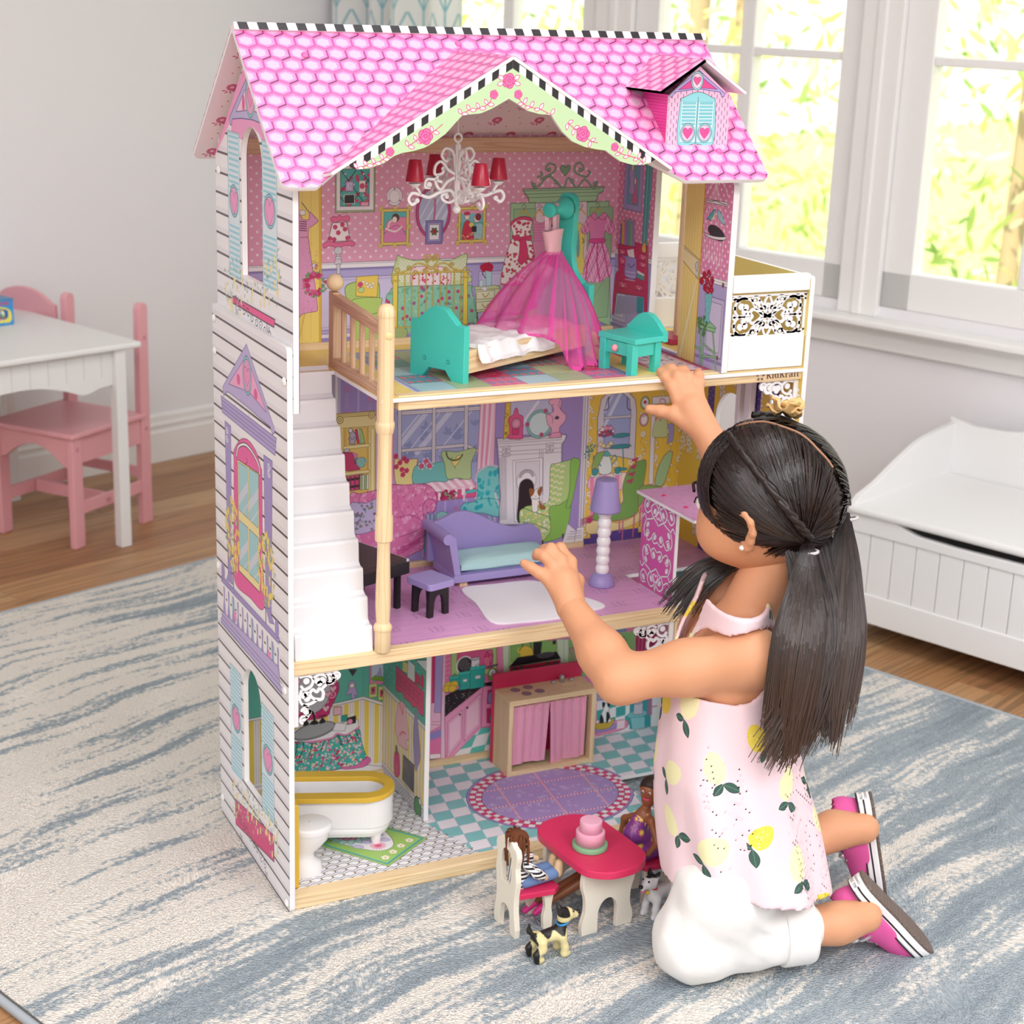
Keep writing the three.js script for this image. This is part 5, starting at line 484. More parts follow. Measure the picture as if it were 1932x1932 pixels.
  { const c = [134,171]; for (let k = 0; k < 14; k++) leaf(g, c[0], c[1], 37, k * .449, '#bfe2dc', '#5aa8a0', 1.2, .22); for (let k = 0; k < 10; k++) leaf(g, c[0], c[1], 23, k * .628 + .2, '#f0a8c4', '#d8407c', 1.2, .3); ell(g, c[0], c[1], 9, 8, '#f0d060', '#a07a2a', 1); } { const c = [162,223]; for (let k = 0; k < 18; k++) line(g, [c[0], c[1], c[0] + cos(k * .35) * 12, c[1] + sin(k * .35) * 12], '#e0547f', 1.3); } for (const p of [[174,187], [178,205], [133,211], [151,202]]) leaf(g, p[0] - 8, p[1], 18, .5, '#d9d0ec', '#9a8cc8', 1, .3); for (const p of [[212,225], [194,236], [176,249], [159,261]]) { for (let k = 0; k < 5; k++) ell(g, p[0] + cos(k * 1.26) * 3.6, p[1] + sin(k * 1.26) * 3.6, 2.8, 2.8, '#f8f4ea'); ell(g, p[0], p[1], 2, 2, '#e8c04c'); } });
const hexTile = (bold) => canvasTex(260, 412, (g) => { g.scale(10, 10); g.fillStyle = '#f48fca'; g.fillRect(0, 0, 26, 41.2); const W = 26, R = 20.6;
  for (let r = -1; r < 4; r++) for (let c = -1; c < 2; c++) { const x = c * W + (r & 1 ? W / 2 : 0), y = r * R, th = r & 1; const H = (k, dx = 0, dy = 0) => [x + W / 2 + dx, y + dy - 10.3 * k + .0, x + W / 2 + W * .5 * k + dx, y + dy - 4.6 * k, x + W / 2 + W * .5 * k + dx, y + dy + 8 * k, x + W / 2 + dx, y + dy + 14 * k, x + W / 2 - W * .5 * k + dx, y + dy + 8 * k, x + W / 2 - W * .5 * k + dx, y + dy - 4.6 * k];
    poly(g, H(1), '#ef66b4', '#8a2a60', .45); poly(g, H(.86, 0, -.6), '#f695cc'); poly(g, H(.6, -.6, .2), '#f3bedd'); if (th) { line(g, [x + W, y - 4.6, x + W, y + 8, x + W / 2, y + 14], '#2e262e', 1.5 * bold); } else line(g, [x + W, y - 4.6, x + W, y + 8, x + W / 2, y + 14], '#4a1f3c', .5); } });
const liningTile = (bg) => canvasTex(300, 300, (g) => { g.scale(5, 5); g.fillStyle = bg; g.fillRect(0, 0, 60, 60); for (const [x, y] of [[15, 15], [45, 45]]) { for (let k = 0; k < 9; k++) ell(g, x + cos(k * .7) * 4.5, y + sin(k * .7) * 4, 2.8, 2.2, '#d26a92'); ell(g, x, y, 2.5, 2, '#eec4d4'); for (let k = 0; k < 6; k++) leaf(g, x + 6 - k * 2, y + 6, 6, k, '#d26a92', null, 0, .2); } for (const [x, y] of [[45, 10], [50, 20], [15, 40], [10, 52], [35, 28], [28, 58]]) ell(g, x, y, 1.2, 1, '#d26a92'); });

/* ---------- dollhouse ---------- */
const mBoard = mat(0xf1f0f1, .38), mPine = (() => { const t = woodTex([240, 216, 174], [219, 184, 134], [228, 198, 152], 4, [2.5, 14]); return new THREE.MeshStandardMaterial({ map: t, roughness: .55 }); })();
const mPineD = (() => { const t = woodTex([222, 190, 158], [196, 156, 120], [190, 150, 118], 5, [3, 16]); return new THREE.MeshStandardMaterial({ map: t, roughness: .55 }); })();
const mPlas = mat(0xf3f2f4, .3), mScrew = mat(0xf6f6f6, .3);
const house = thing('dollhouse', 'tall pink-roofed wooden dollhouse with three open furnished floors', 'dollhouse');
const print = (t, o = {}) => new THREE.MeshStandardMaterial({ map: t, roughness: .38, ...o });
const uvSpan = (g, w, h) => { const p = g.attributes.position, u = g.attributes.uv; for (let i = 0; i < p.count; i++) u.setXY(i, p.getX(i) / w, p.getY(i) / h); return g; };
// a board cut from a shape lying in local xy, with a printed sheet on its +z face
function board(name, s, th, tex, w, h, place, label, rough) {
  const b = obj(name, ext(s, th, .0008), mBoard, house, label); place(b);
  if (tex) obj('printed_sheet', uvSpan(new THREE.ShapeGeometry(s, 16), w, h).translate(0, 0, th + .0003), tex.isMaterial ? tex : print(tex), b);
  return b;
}
const archHole = (x0, x1, y0, y1) => { const p = new THREE.Path(), r = (x1 - x0) / 2; p.moveTo(x0, y0); p.lineTo(x1, y0); p.lineTo(x1, y1 - r); p.absellipse((x0 + x1) / 2, y1 - r, r, r, 0, PI, false); p.lineTo(x0, y0); return p; };
const rectS = (w, h, r = 0) => { const s = new THREE.Shape(); if (!r) return shape([[0, 0], [w, 0], [w, h], [0, h]]); s.moveTo(r, 0); s.lineTo(w - r, 0); s.absarc(w - r, r, r, -PI / 2, 0); s.lineTo(w, h - r); s.absarc(w - r, h - r, r, 0, PI / 2); s.lineTo(r, h); s.absarc(r, h - r, r, PI / 2, PI); s.lineTo(0, r); s.absarc(r, r, r, PI, 1.5 * PI); return s; };
const faceL = (x) => (b) => { b.position.set(x, b.position.y, -.337); b.rotation.y = -PI / 2; };
{ const s = rectS(.337, .81, .008); s.holes.push(archHole(.337 - .2105, .337 - .1235, .110, .304)); board('side_panel', s, .008, artL0, .337, .81, faceL(.008), 'lower left side panel printed with white clapboard'); }
{ const s = shape([[0, .0035], [.337, .0035], [.337, .301], [.1685, .455], [0, .301]]); s.holes.push(archHole(.337 - .2145, .337 - .1225, .149, .351)); const b = board('side_panel', s, .008, artLU, .337, .47, (m) => { m.position.y = .72; faceL(.0165)(m); }, 'upper left gable panel printed with white clapboard');
  obj('inner_lining', new THREE.ShapeGeometry(s, 16).translate(0, 0, -.0006), mat(0xd98aa8, .6, { side: THREE.DoubleSide }), b); }
for (const [y, z] of [[.79, -.325], [.765, -.008], [.742, -.325], [.415, -.325], [.335, -.012], [.03, -.325], [.012, -.01]]) { const o = obj('screw_cover', tr(lathe([[0, .004], [.003, .0038], [.006, .002], [.0066, 0], [0, 0]], 14), 0, 0, 0, 0, 0, PI / 2), mScrew, house); o.position.set(0, y, z); }
{ const o = obj('screw_cover', tr(lathe([[0, .004], [.003, .0038], [.006, .002], [.0066, 0], [0, 0]], 14), 0, 0, 0, 0, 0, PI / 2), mScrew, house); o.position.set(.0085, 1.0, -.318); }
// back boards
const faceZ = (x, y, z) => (b) => b.position.set(x, y, z);
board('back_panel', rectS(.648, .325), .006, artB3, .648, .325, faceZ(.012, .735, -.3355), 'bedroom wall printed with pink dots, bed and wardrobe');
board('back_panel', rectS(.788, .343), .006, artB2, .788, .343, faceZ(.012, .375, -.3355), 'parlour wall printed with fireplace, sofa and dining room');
board('back_panel', rectS(.788, .340), .006, artB1, .788, .340, faceZ(.012, .020, -.3355), 'ground floor wall printed with bathroom and kitchen');
for (const [y, x1, h] of [[.734, .655, .011], [.374, .62, .009], [.0185, .625, .011]]) obj('back_rail', uvm(bx(.013, y, -.329, x1, y + h, -.321, .0012), 0), mPine, house);
obj('ceiling_rail', uvm(bx(.013, 1.021, -.329, .655, 1.043, -.316, .0015), 0), mPineD, house);
// right walls
{ const s = shape([[0, 0], [.337, 0], [.337, .268], [.1685, .42], [0, .268]]); s.holes.push(new THREE.Path([V2(.337 - .214, .004), V2(.337 - .1235, .004), V2(.337 - .1235, .272), V2(.337 - .214, .272)])); board('side_panel', s, .010, artR3, .337, .325, (b) => { b.position.set(.666, .735, -.337); b.rotation.y = -PI / 2; }, 'bedroom side wall printed with desk, door and birdcage'); }
{ const s = rectS(.337, .87, .006); s.holes.push(archHole(.337 - .2265, .337 - .131, .47, .655)); s.holes.push(archHole(.337 - .2265, .337 - .131, .12, .30)); const tx = art(337, 870, 1.6, (g) => { rect(g, 0, 0, 337, 870, '#eecb50'); rect(g, 0, 0, 337, 148, '#f2dc84'); rect(g, 0, 500, 337, 380, '#5fb4b4'); for (let i = 0; i < 60; i++) { const x = rnd() * 337, y = 160 + rnd() * 300; for (let k = 0; k < 5; k++) ell(g, x + cos(k * 1.26) * 5, y + sin(k * 1.26) * 5, 3.6, 3.6, '#f6f0e2', '#8a7a4a', .5); for (let k = 0; k < 3; k++) leaf(g, x, y + 8, 13, k, '#f4ecd6', '#8a7a4a', .5, .22); } for (const x of [84, 214, 262]) { rect(g, x, 168, 20, 330, '#5c4894'); dots(g, x + 2, 172, 17, 320, 12, 1, '#cfc4ea'); } for (let i = 0; i < 14; i++) blob(g, [88 + i * 11, 158, 99 + i * 11, 158, 99 + i * 11, 186, 93 + i * 11, 194, 88 + i * 11, 186], '#5c4894', '#3a2a6a', .8); });
  board('side_panel', s, .008, tx, .337, .87, (b) => { b.position.set(.808, 0, -.337); b.rotation.y = -PI / 2; }, 'tall right outer panel with arched windows'); }
// floors
const floorPlace = (x, y, z) => (b) => { b.rotation.x = -PI / 2; b.position.set(x, y, z); };
{ const s = shape([[0, 0], [.788, 0], [.788, .329], [.118, .329], [.118, .335 - .19], [0, .335 - .19]].map(([x, d]) => [x, .329 - d])); board('floor_panel', s, .006, artF3, .788, .329, floorPlace(.012, .728, 0), 'top floor board, yellow with a patchwork rug print'); }
{ const s = shape([[0, 0], [.788, 0], [.788, .155], [.604, .155], [.604, .32], [0, .32]].map(([x, d]) => [x, .329 - d])); board('floor_panel', s, .006, artF2, .788, .329, floorPlace(.012, .368, 0), 'middle floor board printed with pink planks'); }
{ const s = shape([[0, 0], [.788, 0], [.788, .155], [.612, .155], [.612, .31], [0, .31]].map(([x, d]) => [x, .329 - d])); board('floor_panel', s, .006, artF1, .788, .329, floorPlace(.012, .0125, 0), 'ground floor board with bath tiles, kitchen checks and oval rug'); }
obj('floor_edge', uvm(bx(.0085, 0, -.030, .627, .0196, -.006, .002), 0), mPine, house, 'natural pine front edge of the ground floor');
obj('floor_edge', uvm(bx(.0085, .3555, -.0225, .6255, .3755, -.006, .002), 0), mPine, house, 'natural pine front edge of the middle floor');
{ const e = obj('floor_edge', uvm(bx(.1555, .7155, -.0225, .8035, .7355, -.004, .002), 0), mPine, house, 'natural pine front edge of the top floor with burned-in logo');
  const w = 430, h = 96, tx = canvasTex(w * 2, h * 2, (g) => { g.scale(2, 2); g.fillStyle = '#e8cfa6'; g.fillRect(0, 0, w, h); for (let i = 0; i < 60; i++) { g.strokeStyle = 'rgba(205,165,115,.25)'; g.lineWidth = rr(.4, 1.6); g.beginPath(); const y = rnd() * h; g.moveTo(0, y); g.lineTo(w, y + rr(-8, 3)); g.stroke(); } g.fillStyle = g.strokeStyle = '#4e2a28'; g.font = 'bold 74px serif'; g.save(); g.translate(102, 74); g.scale(.98, 1); g.fillText('KidKraft', 0, 0); g.restore(); g.font = '16px sans-serif'; g.fillText('®', w - 18, 28); g.lineWidth = 6; g.lineCap = 'round'; for (let k = 0; k < 5; k++) { const a = -PI / 2 + k * 1.2566, x = 48 + cos(a) * 28, y = 50 + sin(a) * 28; ell(g, x + cos(a) * 9, y + sin(a) * 9, 4.4, 4.4, '#4e2a28'); for (const b of [-1.1, 1.1, 2.5, -2.5]) { g.beginPath(); g.moveTo(x, y); g.lineTo(x + cos(a + b) * 12, y + sin(a + b) * 12); g.stroke(); } } });
  obj('logo', new THREE.PlaneGeometry(.0795, .0178).translate(.758, .7256, -.0037), new THREE.MeshStandardMaterial({ map: tx, roughness: .55 }), e); }
obj('support_post', uvm(bx(.611, .0196, -.03, .6265, .3555, -.008, .0015), 1), mPine, house);
{ const s = shape([[0, 0], [.175, 0], [.175, .336], [0, .336]]); board('partition', s, .008, print(artD1.clone()), .337, .340, (b) => { b.position.set(.276, .0190, -.328); b.rotation.y = -PI / 2; }, 'bathroom partition printed with yellow stripes and robes').children[0].geometry.translate(0, 0, 0); }
// roof
const S0 = V(-.0157, 1.1995, -.1686), SL = .274, RA = Math.atan2(.184, .203);
const hexM = print(hexTile(1)), hexM2 = print(hexTile(.7)); hexM.map.repeat.set(1 / .026, 1 / .0412); hexM2.map.repeat.set(1 / .0245, 1 / .037);
const liningM = print(liningTile('#f3e3e9')); liningM.map.repeat.set(1 / .07, 1 / .07);
const uvXY = (g) => { const p = g.attributes.position, u = g.attributes.uv; for (let i = 0; i < p.count; i++) u.setXY(i, p.getX(i), p.getY(i)); return g; };
{ const W = .707, r = .014; const s = new THREE.Shape(); s.moveTo(0, SL); s.lineTo(0, r); s.quadraticCurveTo(0, 0, r, 0); s.lineTo(.044, 0); s.lineTo(.085, .032); s.lineTo(.302, .205); s.lineTo(.528, .034); s.lineTo(.571, 0); s.lineTo(W - r, 0); s.quadraticCurveTo(W, 0, W, r); s.lineTo(W, SL); s.lineTo(0, SL);
  const mk = (sh, sgn, label) => { const g = ext(sh, .006, .001).translate(0, -SL, -.006), b = obj('roof_panel', g, mBoard, house, label); b.position.copy(S0); b.rotation.order = 'YXZ'; if (sgn > 0) b.rotation.x = -(PI / 2 - RA); else { b.rotation.y = PI; b.rotation.x = -(PI / 2 - RA); b.position.x += W; } obj('hexagon_print', uvXY(new THREE.ShapeGeometry(sh, 12)).translate(0, -SL, .0003), hexM, b); obj('rose_lining', uvXY(new THREE.ShapeGeometry(sh, 12)).translate(0, -SL, -.0063), liningM, b); return b; };
  const f = mk(s, 1, 'front roof slope printed with pink hexagon tiles'); mk(rectS(W, SL, .012), -1, 'rear roof slope with rose lining');
  for (const [x, y] of [[.085, -.052], [.085, -.235], [.31, -.026], [.645, -.222], [.655, -.13], [.52, -.06]]) obj('screw_cover', tr(sph(.005, 10, 6).scale(1, 1, .5), x, y, .0008), mat(0xee6db0, .3), f);
  const rt = canvasTex(256, 32, (g) => { g.fillStyle = '#f4f4f6'; g.fillRect(0, 0, 256, 32); g.fillStyle = '#26242a'; for (const x of [0, 128]) { g.beginPath(); g.moveTo(x + 20, 0); g.lineTo(x + 84, 0); g.lineTo(x + 96, 32); g.lineTo(x + 32, 32); g.fill(); } }, { rep: [W / .0525, 1] });
  const rg = new THREE.PlaneGeometry(W, .0095).translate(W / 2, -.0048, .0066), rb = obj('ridge_trim', bx(0, -.0095, 0, W, 0, .006, .001), mBoard, house); rb.position.copy(S0).add(V(0, .002, .003)); rb.rotation.x = -.35; obj('striped_print', rg, print(rt), rb); }
// front gable over the bedroom
{ const px_ = .286, py_ = 1.171, sl = .585, zf = .042, ex = .046; const y0 = py_ - (px_ - ex) * sl, vz = (y) => -.1686 + (1.1995 - y) * .203 / .184;
  for (const d of [-1, 1]) { const A = V(px_, py_, zf), B = V(px_ + d * (px_ - ex), y0, zf), Cc = V(px_ + d * (px_ - ex) * 1.02, y0 - .004, vz(y0 - .004) + .003), D = V(px_, py_, vz(py_) + .002), n = B.clone().sub(A).cross(D.clone().sub(A)).normalize(); if (n.y < 0) n.negate(); n.multiplyScalar(.004);
    const q = [A, B, Cc, D], pos = [], uv = [], fc = (l, up) => { for (const i of [0, 1, 2, 0, 2, 3]) { pos.push(...l[i].toArray()); } };
    const top = q.map((v) => v.clone().add(n)), bot = q; const mesh = (faces) => { const g = new THREE.BufferGeometry(), P = []; for (const f of faces) for (const i of [0, 1, 2, 0, 2, 3]) P.push(...f[i].toArray()); g.setAttribute('position', new THREE.Float32BufferAttribute(P, 3)); g.setAttribute('uv', new THREE.Float32BufferAttribute(new Float32Array(P.length / 3 * 2), 2)); g.computeVertexNormals(); return g; };
    const b = obj('gable_roof', mesh([top, bot, ...[0, 1, 2, 3].map((i) => [bot[i], bot[(i + 1) % 4], top[(i + 1) % 4], top[i]])]), mBoard, house, d < 0 ? 'left slope of the front gable' : 'right slope of the front gable');
    const g = mesh([q.map((v) => v.clone().addScaledVector(n, 1.09))]), p = g.attributes.position, u = g.attributes.uv; for (let i = 0; i < p.count; i++) u.setXY(i, p.getZ(i), (p.getY(i)) / .505 ); obj('hexagon_print', g, hexM2, b); }
  const q = [62.3,136,71.2,141.6,78.4,143.1,94.5,141.9,112.6,136.3,127.1,127.2,137.8,123.6,152.7,121.4,167.5,117.5,180.3,110.9,195.4,100.9,209.5,86.7,218,78.2,228.2,76.9,243.5,75.6,258.6,69.7,273.3,62.1,282.1,57.5,292.7,62.8,308.9,72.2,326.4,76.4,343.2,77.2,349.7,85.8,361.1,99.5,375.6,111,394.7,118.2,410.6,121,425.3,122.9,436.1,129.8,448.9,137.3,466.9,141.8,483.9,142,495.1,138.7,504.4,133.9];
  const lo = []; for (let i = 0; i < q.length; i += 2) lo.push([q[i] / 1000, (1180 - q[i + 1]) / 1000]); const s = shape([...lo, [px_, py_ - .001]]);
  const tx = art(520, 180, 2.4, (g) => { const bw = 11; rect(g, 0, 0, 520, 180, '#bfdcae'); g.save(); g.translate(286, 9); for (const d of [-1, 1]) { g.save(); g.scale(d, 1); g.transform(1, .585, 0, 1, 0, 0); rect(g, 0, -5, 300, bw + 5, '#f6f6f8'); for (let i = 0; i < 22; i++) rect(g, i * 19 - (d > 0 ? 0 : 0), -5, 9.2, bw + 5, '#1f1d20'); g.restore(); } g.restore();
    const c = '#d8437c', rb = (p, r) => { rose(g, p[0], p[1], r, '#ee72ae', '#c43a7c'); }, lf = (p, a, l = 9) => leaf(g, p[0], p[1], l, a, '#f8e6ee', c, .8, .26);
    const sp = (pts, rs, bud, a0) => { curve(g, pts, c, 1); for (let i = 0; i < pts.length - 2; i += 2) { lf([pts[i], pts[i + 1]], a0 + 1, 9); lf([pts[i], pts[i + 1]], a0 - 1.2, 8); } };
    rb([281.3,35.4], 9); for (const a of [-.5, .3, 2.8, 3.6]) leaf(g, [281.3,35.4][0] + cos(a) * 8, [281.4,35.9][1] + sin(a) * 5, 9, a, '#f8e6ee', c, .8, .3);
    sp([217.1,76.5,228.3,71.5,241.4,69.3,252.7,64.7,258.2,57.1], 0, 0, -1); rb([260.9,52.4], 5.5); sp([342.5,77.2,326.4,70.4,312.6,67.9,302.7,63.6,295.6,56.9], 0, 0, -2); rb([294.9,52.1], 5.5);
    sp([145.4,115.7,156.4,109.1,167.3,103.3,178.4,98.3,191.2,89.1], 0, 0, -.8); rb([168.3,103.8], 9.5); sp([367.8,87.6,377.2,94.5,389.6,101.5,402.2,110.4,412.5,113], 0, 0, .8); rb([390.2,101.5], 9.5);
    sp([78.4,141.7,90.9,138.6,101.7,136.2,112.6,131.3,119.8,125.5], 0, 0, -1); rb([121.2,122.2], 5.5); sp([482.6,139.4,474.9,133.9,460,130.2,447.3,126.6,439.8,121.2], 0, 0, -2.2); rb([438.6,118.5], 5.5); });
  const b = obj('gable_fascia', ext(s, .006, .0008).translate(0, 0, -.0063), mBoard, house, 'scalloped green gable board with roses and black-white stripes'); b.position.z = .0405; const sg = new THREE.ShapeGeometry(s, 8), p = sg.attributes.position, u = sg.attributes.uv; for (let i = 0; i < p.count; i++) u.setXY(i, p.getX(i) / .52, (p.getY(i) - 1.0) / .18); obj('printed_sheet', sg, print(tx), b); }
// dormer
{ const dx = .549, w = .0975, yb = 1.0565, ye = 1.124, px_ = .594, py_ = 1.170; const d = new THREE.Group(); d.name = 'dormer'; house.add(d); d.userData.label = 'small dormer with closed turquoise shutters';
  const s = shape([[0, 0], [w, 0], [w, ye - yb], [w / 2 - .003, py_ - yb - .006], [0, ye - yb]]); const tx = art(97.5, 115, 5, (g) => { rect(g, 0, 0, 98, 115, '#f0bcdb'); for (let r = 0; r < 14; r++) for (let c = -1; c < 12; c++) { const x = c * 9 + (r % 2) * 4.5, y = 44 + r * 5.6; g.beginPath(); g.moveTo(x, y - 6); g.lineTo(x, y); g.arc(x + 4.5, y, 4.5, PI, 0, true); g.lineTo(x + 9, y - 6); g.fillStyle = '#f2bfdd'; g.fill(); g.strokeStyle = K; g.lineWidth = .7; g.stroke(); } rect(g, 0, 0, 98, 38, '#f3c3e0'); poly(g, [44.5,11.5,87.7,41.3,88.1,45.9,83.7,46.8,81,40.4,45.2,36.1,8.5,40.9,3.6,48.2,-.3,45.4,2.1,41.8].map((v, i) => i % 2 ? v - (1170 - 1170) : v), '#b7a8de', '#4a4084', .8); poly(g, [43.8,17,76.2,36.7,44,34.6,13.7,37.7], '#e04a94', '#4a4084', .6); { const c = [42.9,25.5]; ell(g, c[0], c[1], 9.6, 12.5, '#9fdbe2', K, .6); ell(g, c[0], c[1], 7.6, 10, '#f8d9ea', K, .5); heart(g, c[0], c[1], 6, '#ee5aa0', '#8d2a64', .5); } const a = [17.9,45.3], b = [74.3,109.9], mx = (a[0] + b[0]) / 2; g.save(); blob(g, [a[0], b[1], a[0], a[1] + 10, a[0] + 6, a[1] + 2, mx, a[1] - 5, b[0] - 6, a[1] + 2, b[0], a[1] + 10, b[0], b[1], mx, b[1]], '#8ed6de', K, .6); rect(g, a[0], a[1] + 8, b[0] - a[0], b[1] - a[1] - 8, '#8ed6de'); for (const [x0, x1] of [[a[0] + 2, mx - 1.2], [mx + 1.2, b[0] - 2]]) { rect(g, x0, a[1] + 8, x1 - x0, b[1] - a[1] - 10, '#cfeef0', '#5fb2bc', .5); for (let k = 0; k < 17; k++) { const y = a[1] + 9 + k * 4.6; if (k > 6 && k < 13) continue; rect(g, x0 + 2, y, x1 - x0 - 4, 2.5, '#7ccbd6', '#3f8f9c', .35); } const cx = (x0 + x1) / 2, cy = a[1] + 50; ell(g, cx, cy, 11.5, 13, '#8ed6de', K, .6); ell(g, cx, cy, 9.4, 10.8, '#f4c6de', K, .5); heart(g, cx, cy, 8, '#ea4f98', '#8d2a64', .5); } line(g, [mx, a[1] + 2, mx, b[1]], K, .6); g.restore(); });
  const f = obj('dormer_front', ext(s, .004, .0005).translate(dx, yb, -.0165), mBoard, d); const pg = new THREE.ShapeGeometry(s), p = pg.attributes.position, u = pg.attributes.uv; for (let i = 0; i < p.count; i++) u.setXY(i, p.getX(i) / .0975, (p.getY(i) + yb - 1.055) / .115); obj('printed_sheet', pg.translate(dx, yb, -.0122), print(tx), f);
  const sc = print(canvasTex(128, 128, (g) => { g.fillStyle = '#ee4fa6'; g.fillRect(0, 0, 128, 128); for (let r = -1; r < 6; r++) for (let c = -1; c < 5; c++) { const x = c * 32 + (r & 1) * 16, y = r * 32; g.beginPath(); g.arc(x + 16, y + 12, 16, PI, 0, true); g.strokeStyle = '#8a1250'; g.lineWidth = 3; g.stroke(); } })); sc.map.repeat.set(60, 60);
  for (const x of [dx, dx + w - .004]) obj('dormer_side', uvm(ext(shape([[0, 0], [.0, .069], [-.078, .069]]), .004).rotateY(-PI / 2).translate(x + .004, yb, -.0165).applyMatrix4(new THREE.Matrix4()), 2), sc, d);
  for (const e of [-1, 1]) { const L = .079, sl = Math.atan2(py_ - 1.128, .066); const pr = shape([[0, .004], [0, -.148], [L, -.09], [L, .004]].map(([x, y]) => [x, y])); const g = ext(pr, .004, .0005), h = uvXY(new THREE.ShapeGeometry(pr)).translate(0, 0, .0043); const r = new THREE.Matrix4().makeRotationX(-PI / 2); for (const k of [g, h]) { k.scale(1, -1, 1); k.index && k.setIndex(null); } const G = [g, h].map((k, i) => { const sh2 = shape([[0, -.004], [0, .136], [L, .093], [L, -.004]]); const m = i ? uvXY(new THREE.ShapeGeometry(sh2)).translate(0, 0, .0043) : ext(sh2, .004, .0005); m.rotateX(-PI / 2); if (e < 0) { m.scale(-1, 1, 1); const ix = m.index; if (ix) { const a = ix.array; for (let q = 0; q < a.length; q += 3) [a[q], a[q + 1]] = [a[q + 1], a[q]]; } } m.rotateZ(-e * sl).translate(px_, py_, .0); return m; }); const b = obj('dormer_roof', G[0], mBoard, d); obj('hexagon_print', G[1], hexM2, b); }
}
// stairs: one white moulding in the left bay
{ const n = 10, y0 = .3755, z0 = -.012, rise = (.734 - y0) / n, run = .0186, pr = [[z0, y0]]; for (let i = 0; i < n; i++) { const z = z0 - i * run, y = y0 + (i + 1) * rise; pr.push([z - .003, y - .004], [z - .0045, y], [z - .0045 - .009, y + .0005], [z - run - .001, y + .005]); } pr.push([-.2, .734], [-.2, .72], [-.03, y0]);
  const s = shape(pr.map(([z, y]) => [-z, y])); obj('staircase', tr(ext(s, .113, .0015), .0135, 0, 0, 0, PI / 2, 0), mat(0xebebee, .32), house, 'moulded white staircase rising to the top floor'); }
// turned post and railing
{ const P = [[0, .8597], [.006, .8585], [.010, .855], [.0118, .849], [.0122, .844], [.0116, .8425], [.0112, .84], [.0112, .703], [.0126, .7005], [.0131, .6965], [.0126, .6925], [.0118, .690], [.0116, .6865], [.0095, .684], [.0092, .66], [.0098, .62], [.0106, .585], [.0108, .572], [.0122, .571], [.0122, .537], [.0116, .5355], [.0088, .533], [.009, .51], [.0105, .46], [.0105, .44], [.0093, .418], [.0098, .4165], [.0128, .412], [.0131, .409], [.0125, .406], [.0112, .4045], [.0112, .3757], [0, .3757]];
  const post = obj('corner_post', uvm(lathe(P, 28), 1), mPine, house, 'turned natural wood post'); post.position.set(.1385, 0, -.008); obj('screw_cover', tr(lathe([[0, .0018], [.0035, .0016], [.0055, 0]], 16), 0, .818, .0108, PI / 2), mat(0xe8d39a, .4), post);
  const r = new THREE.Group(); r.name = 'stair_railing'; house.add(r); const x0 = .1325, x1 = .1445; obj('rail_post', uvm(bx(x0, .729, -.213, x1, .842, -.194, .001), 1), mPineD, r); const rail = (y0, y1, y2, y3) => { const g = ext(shape([[-.0165, y0], [-.0165, y1], [-.196, y3], [-.196, y2]].map(([z, y]) => [-z, y])), x1 - x0, .0008); return uvm(tr(g, x0, 0, 0, 0, PI / 2, 0), 2); };
  obj('handrail', rail(.815, .830, .826, .8405), mPineD, r); obj('bottom_rail', rail(.727, .747, .729, .750), mPineD, r); for (let i = 0; i < 4; i++) obj('baluster', uvm(cyl(.0042, .0042, .075, 12).translate(.1385, .785, -.167 + i * .036), 1), mPineD, r); obj('finial', sph(.0122, 24, 16).translate(.1385, .855, -.2035), mPine, r); }
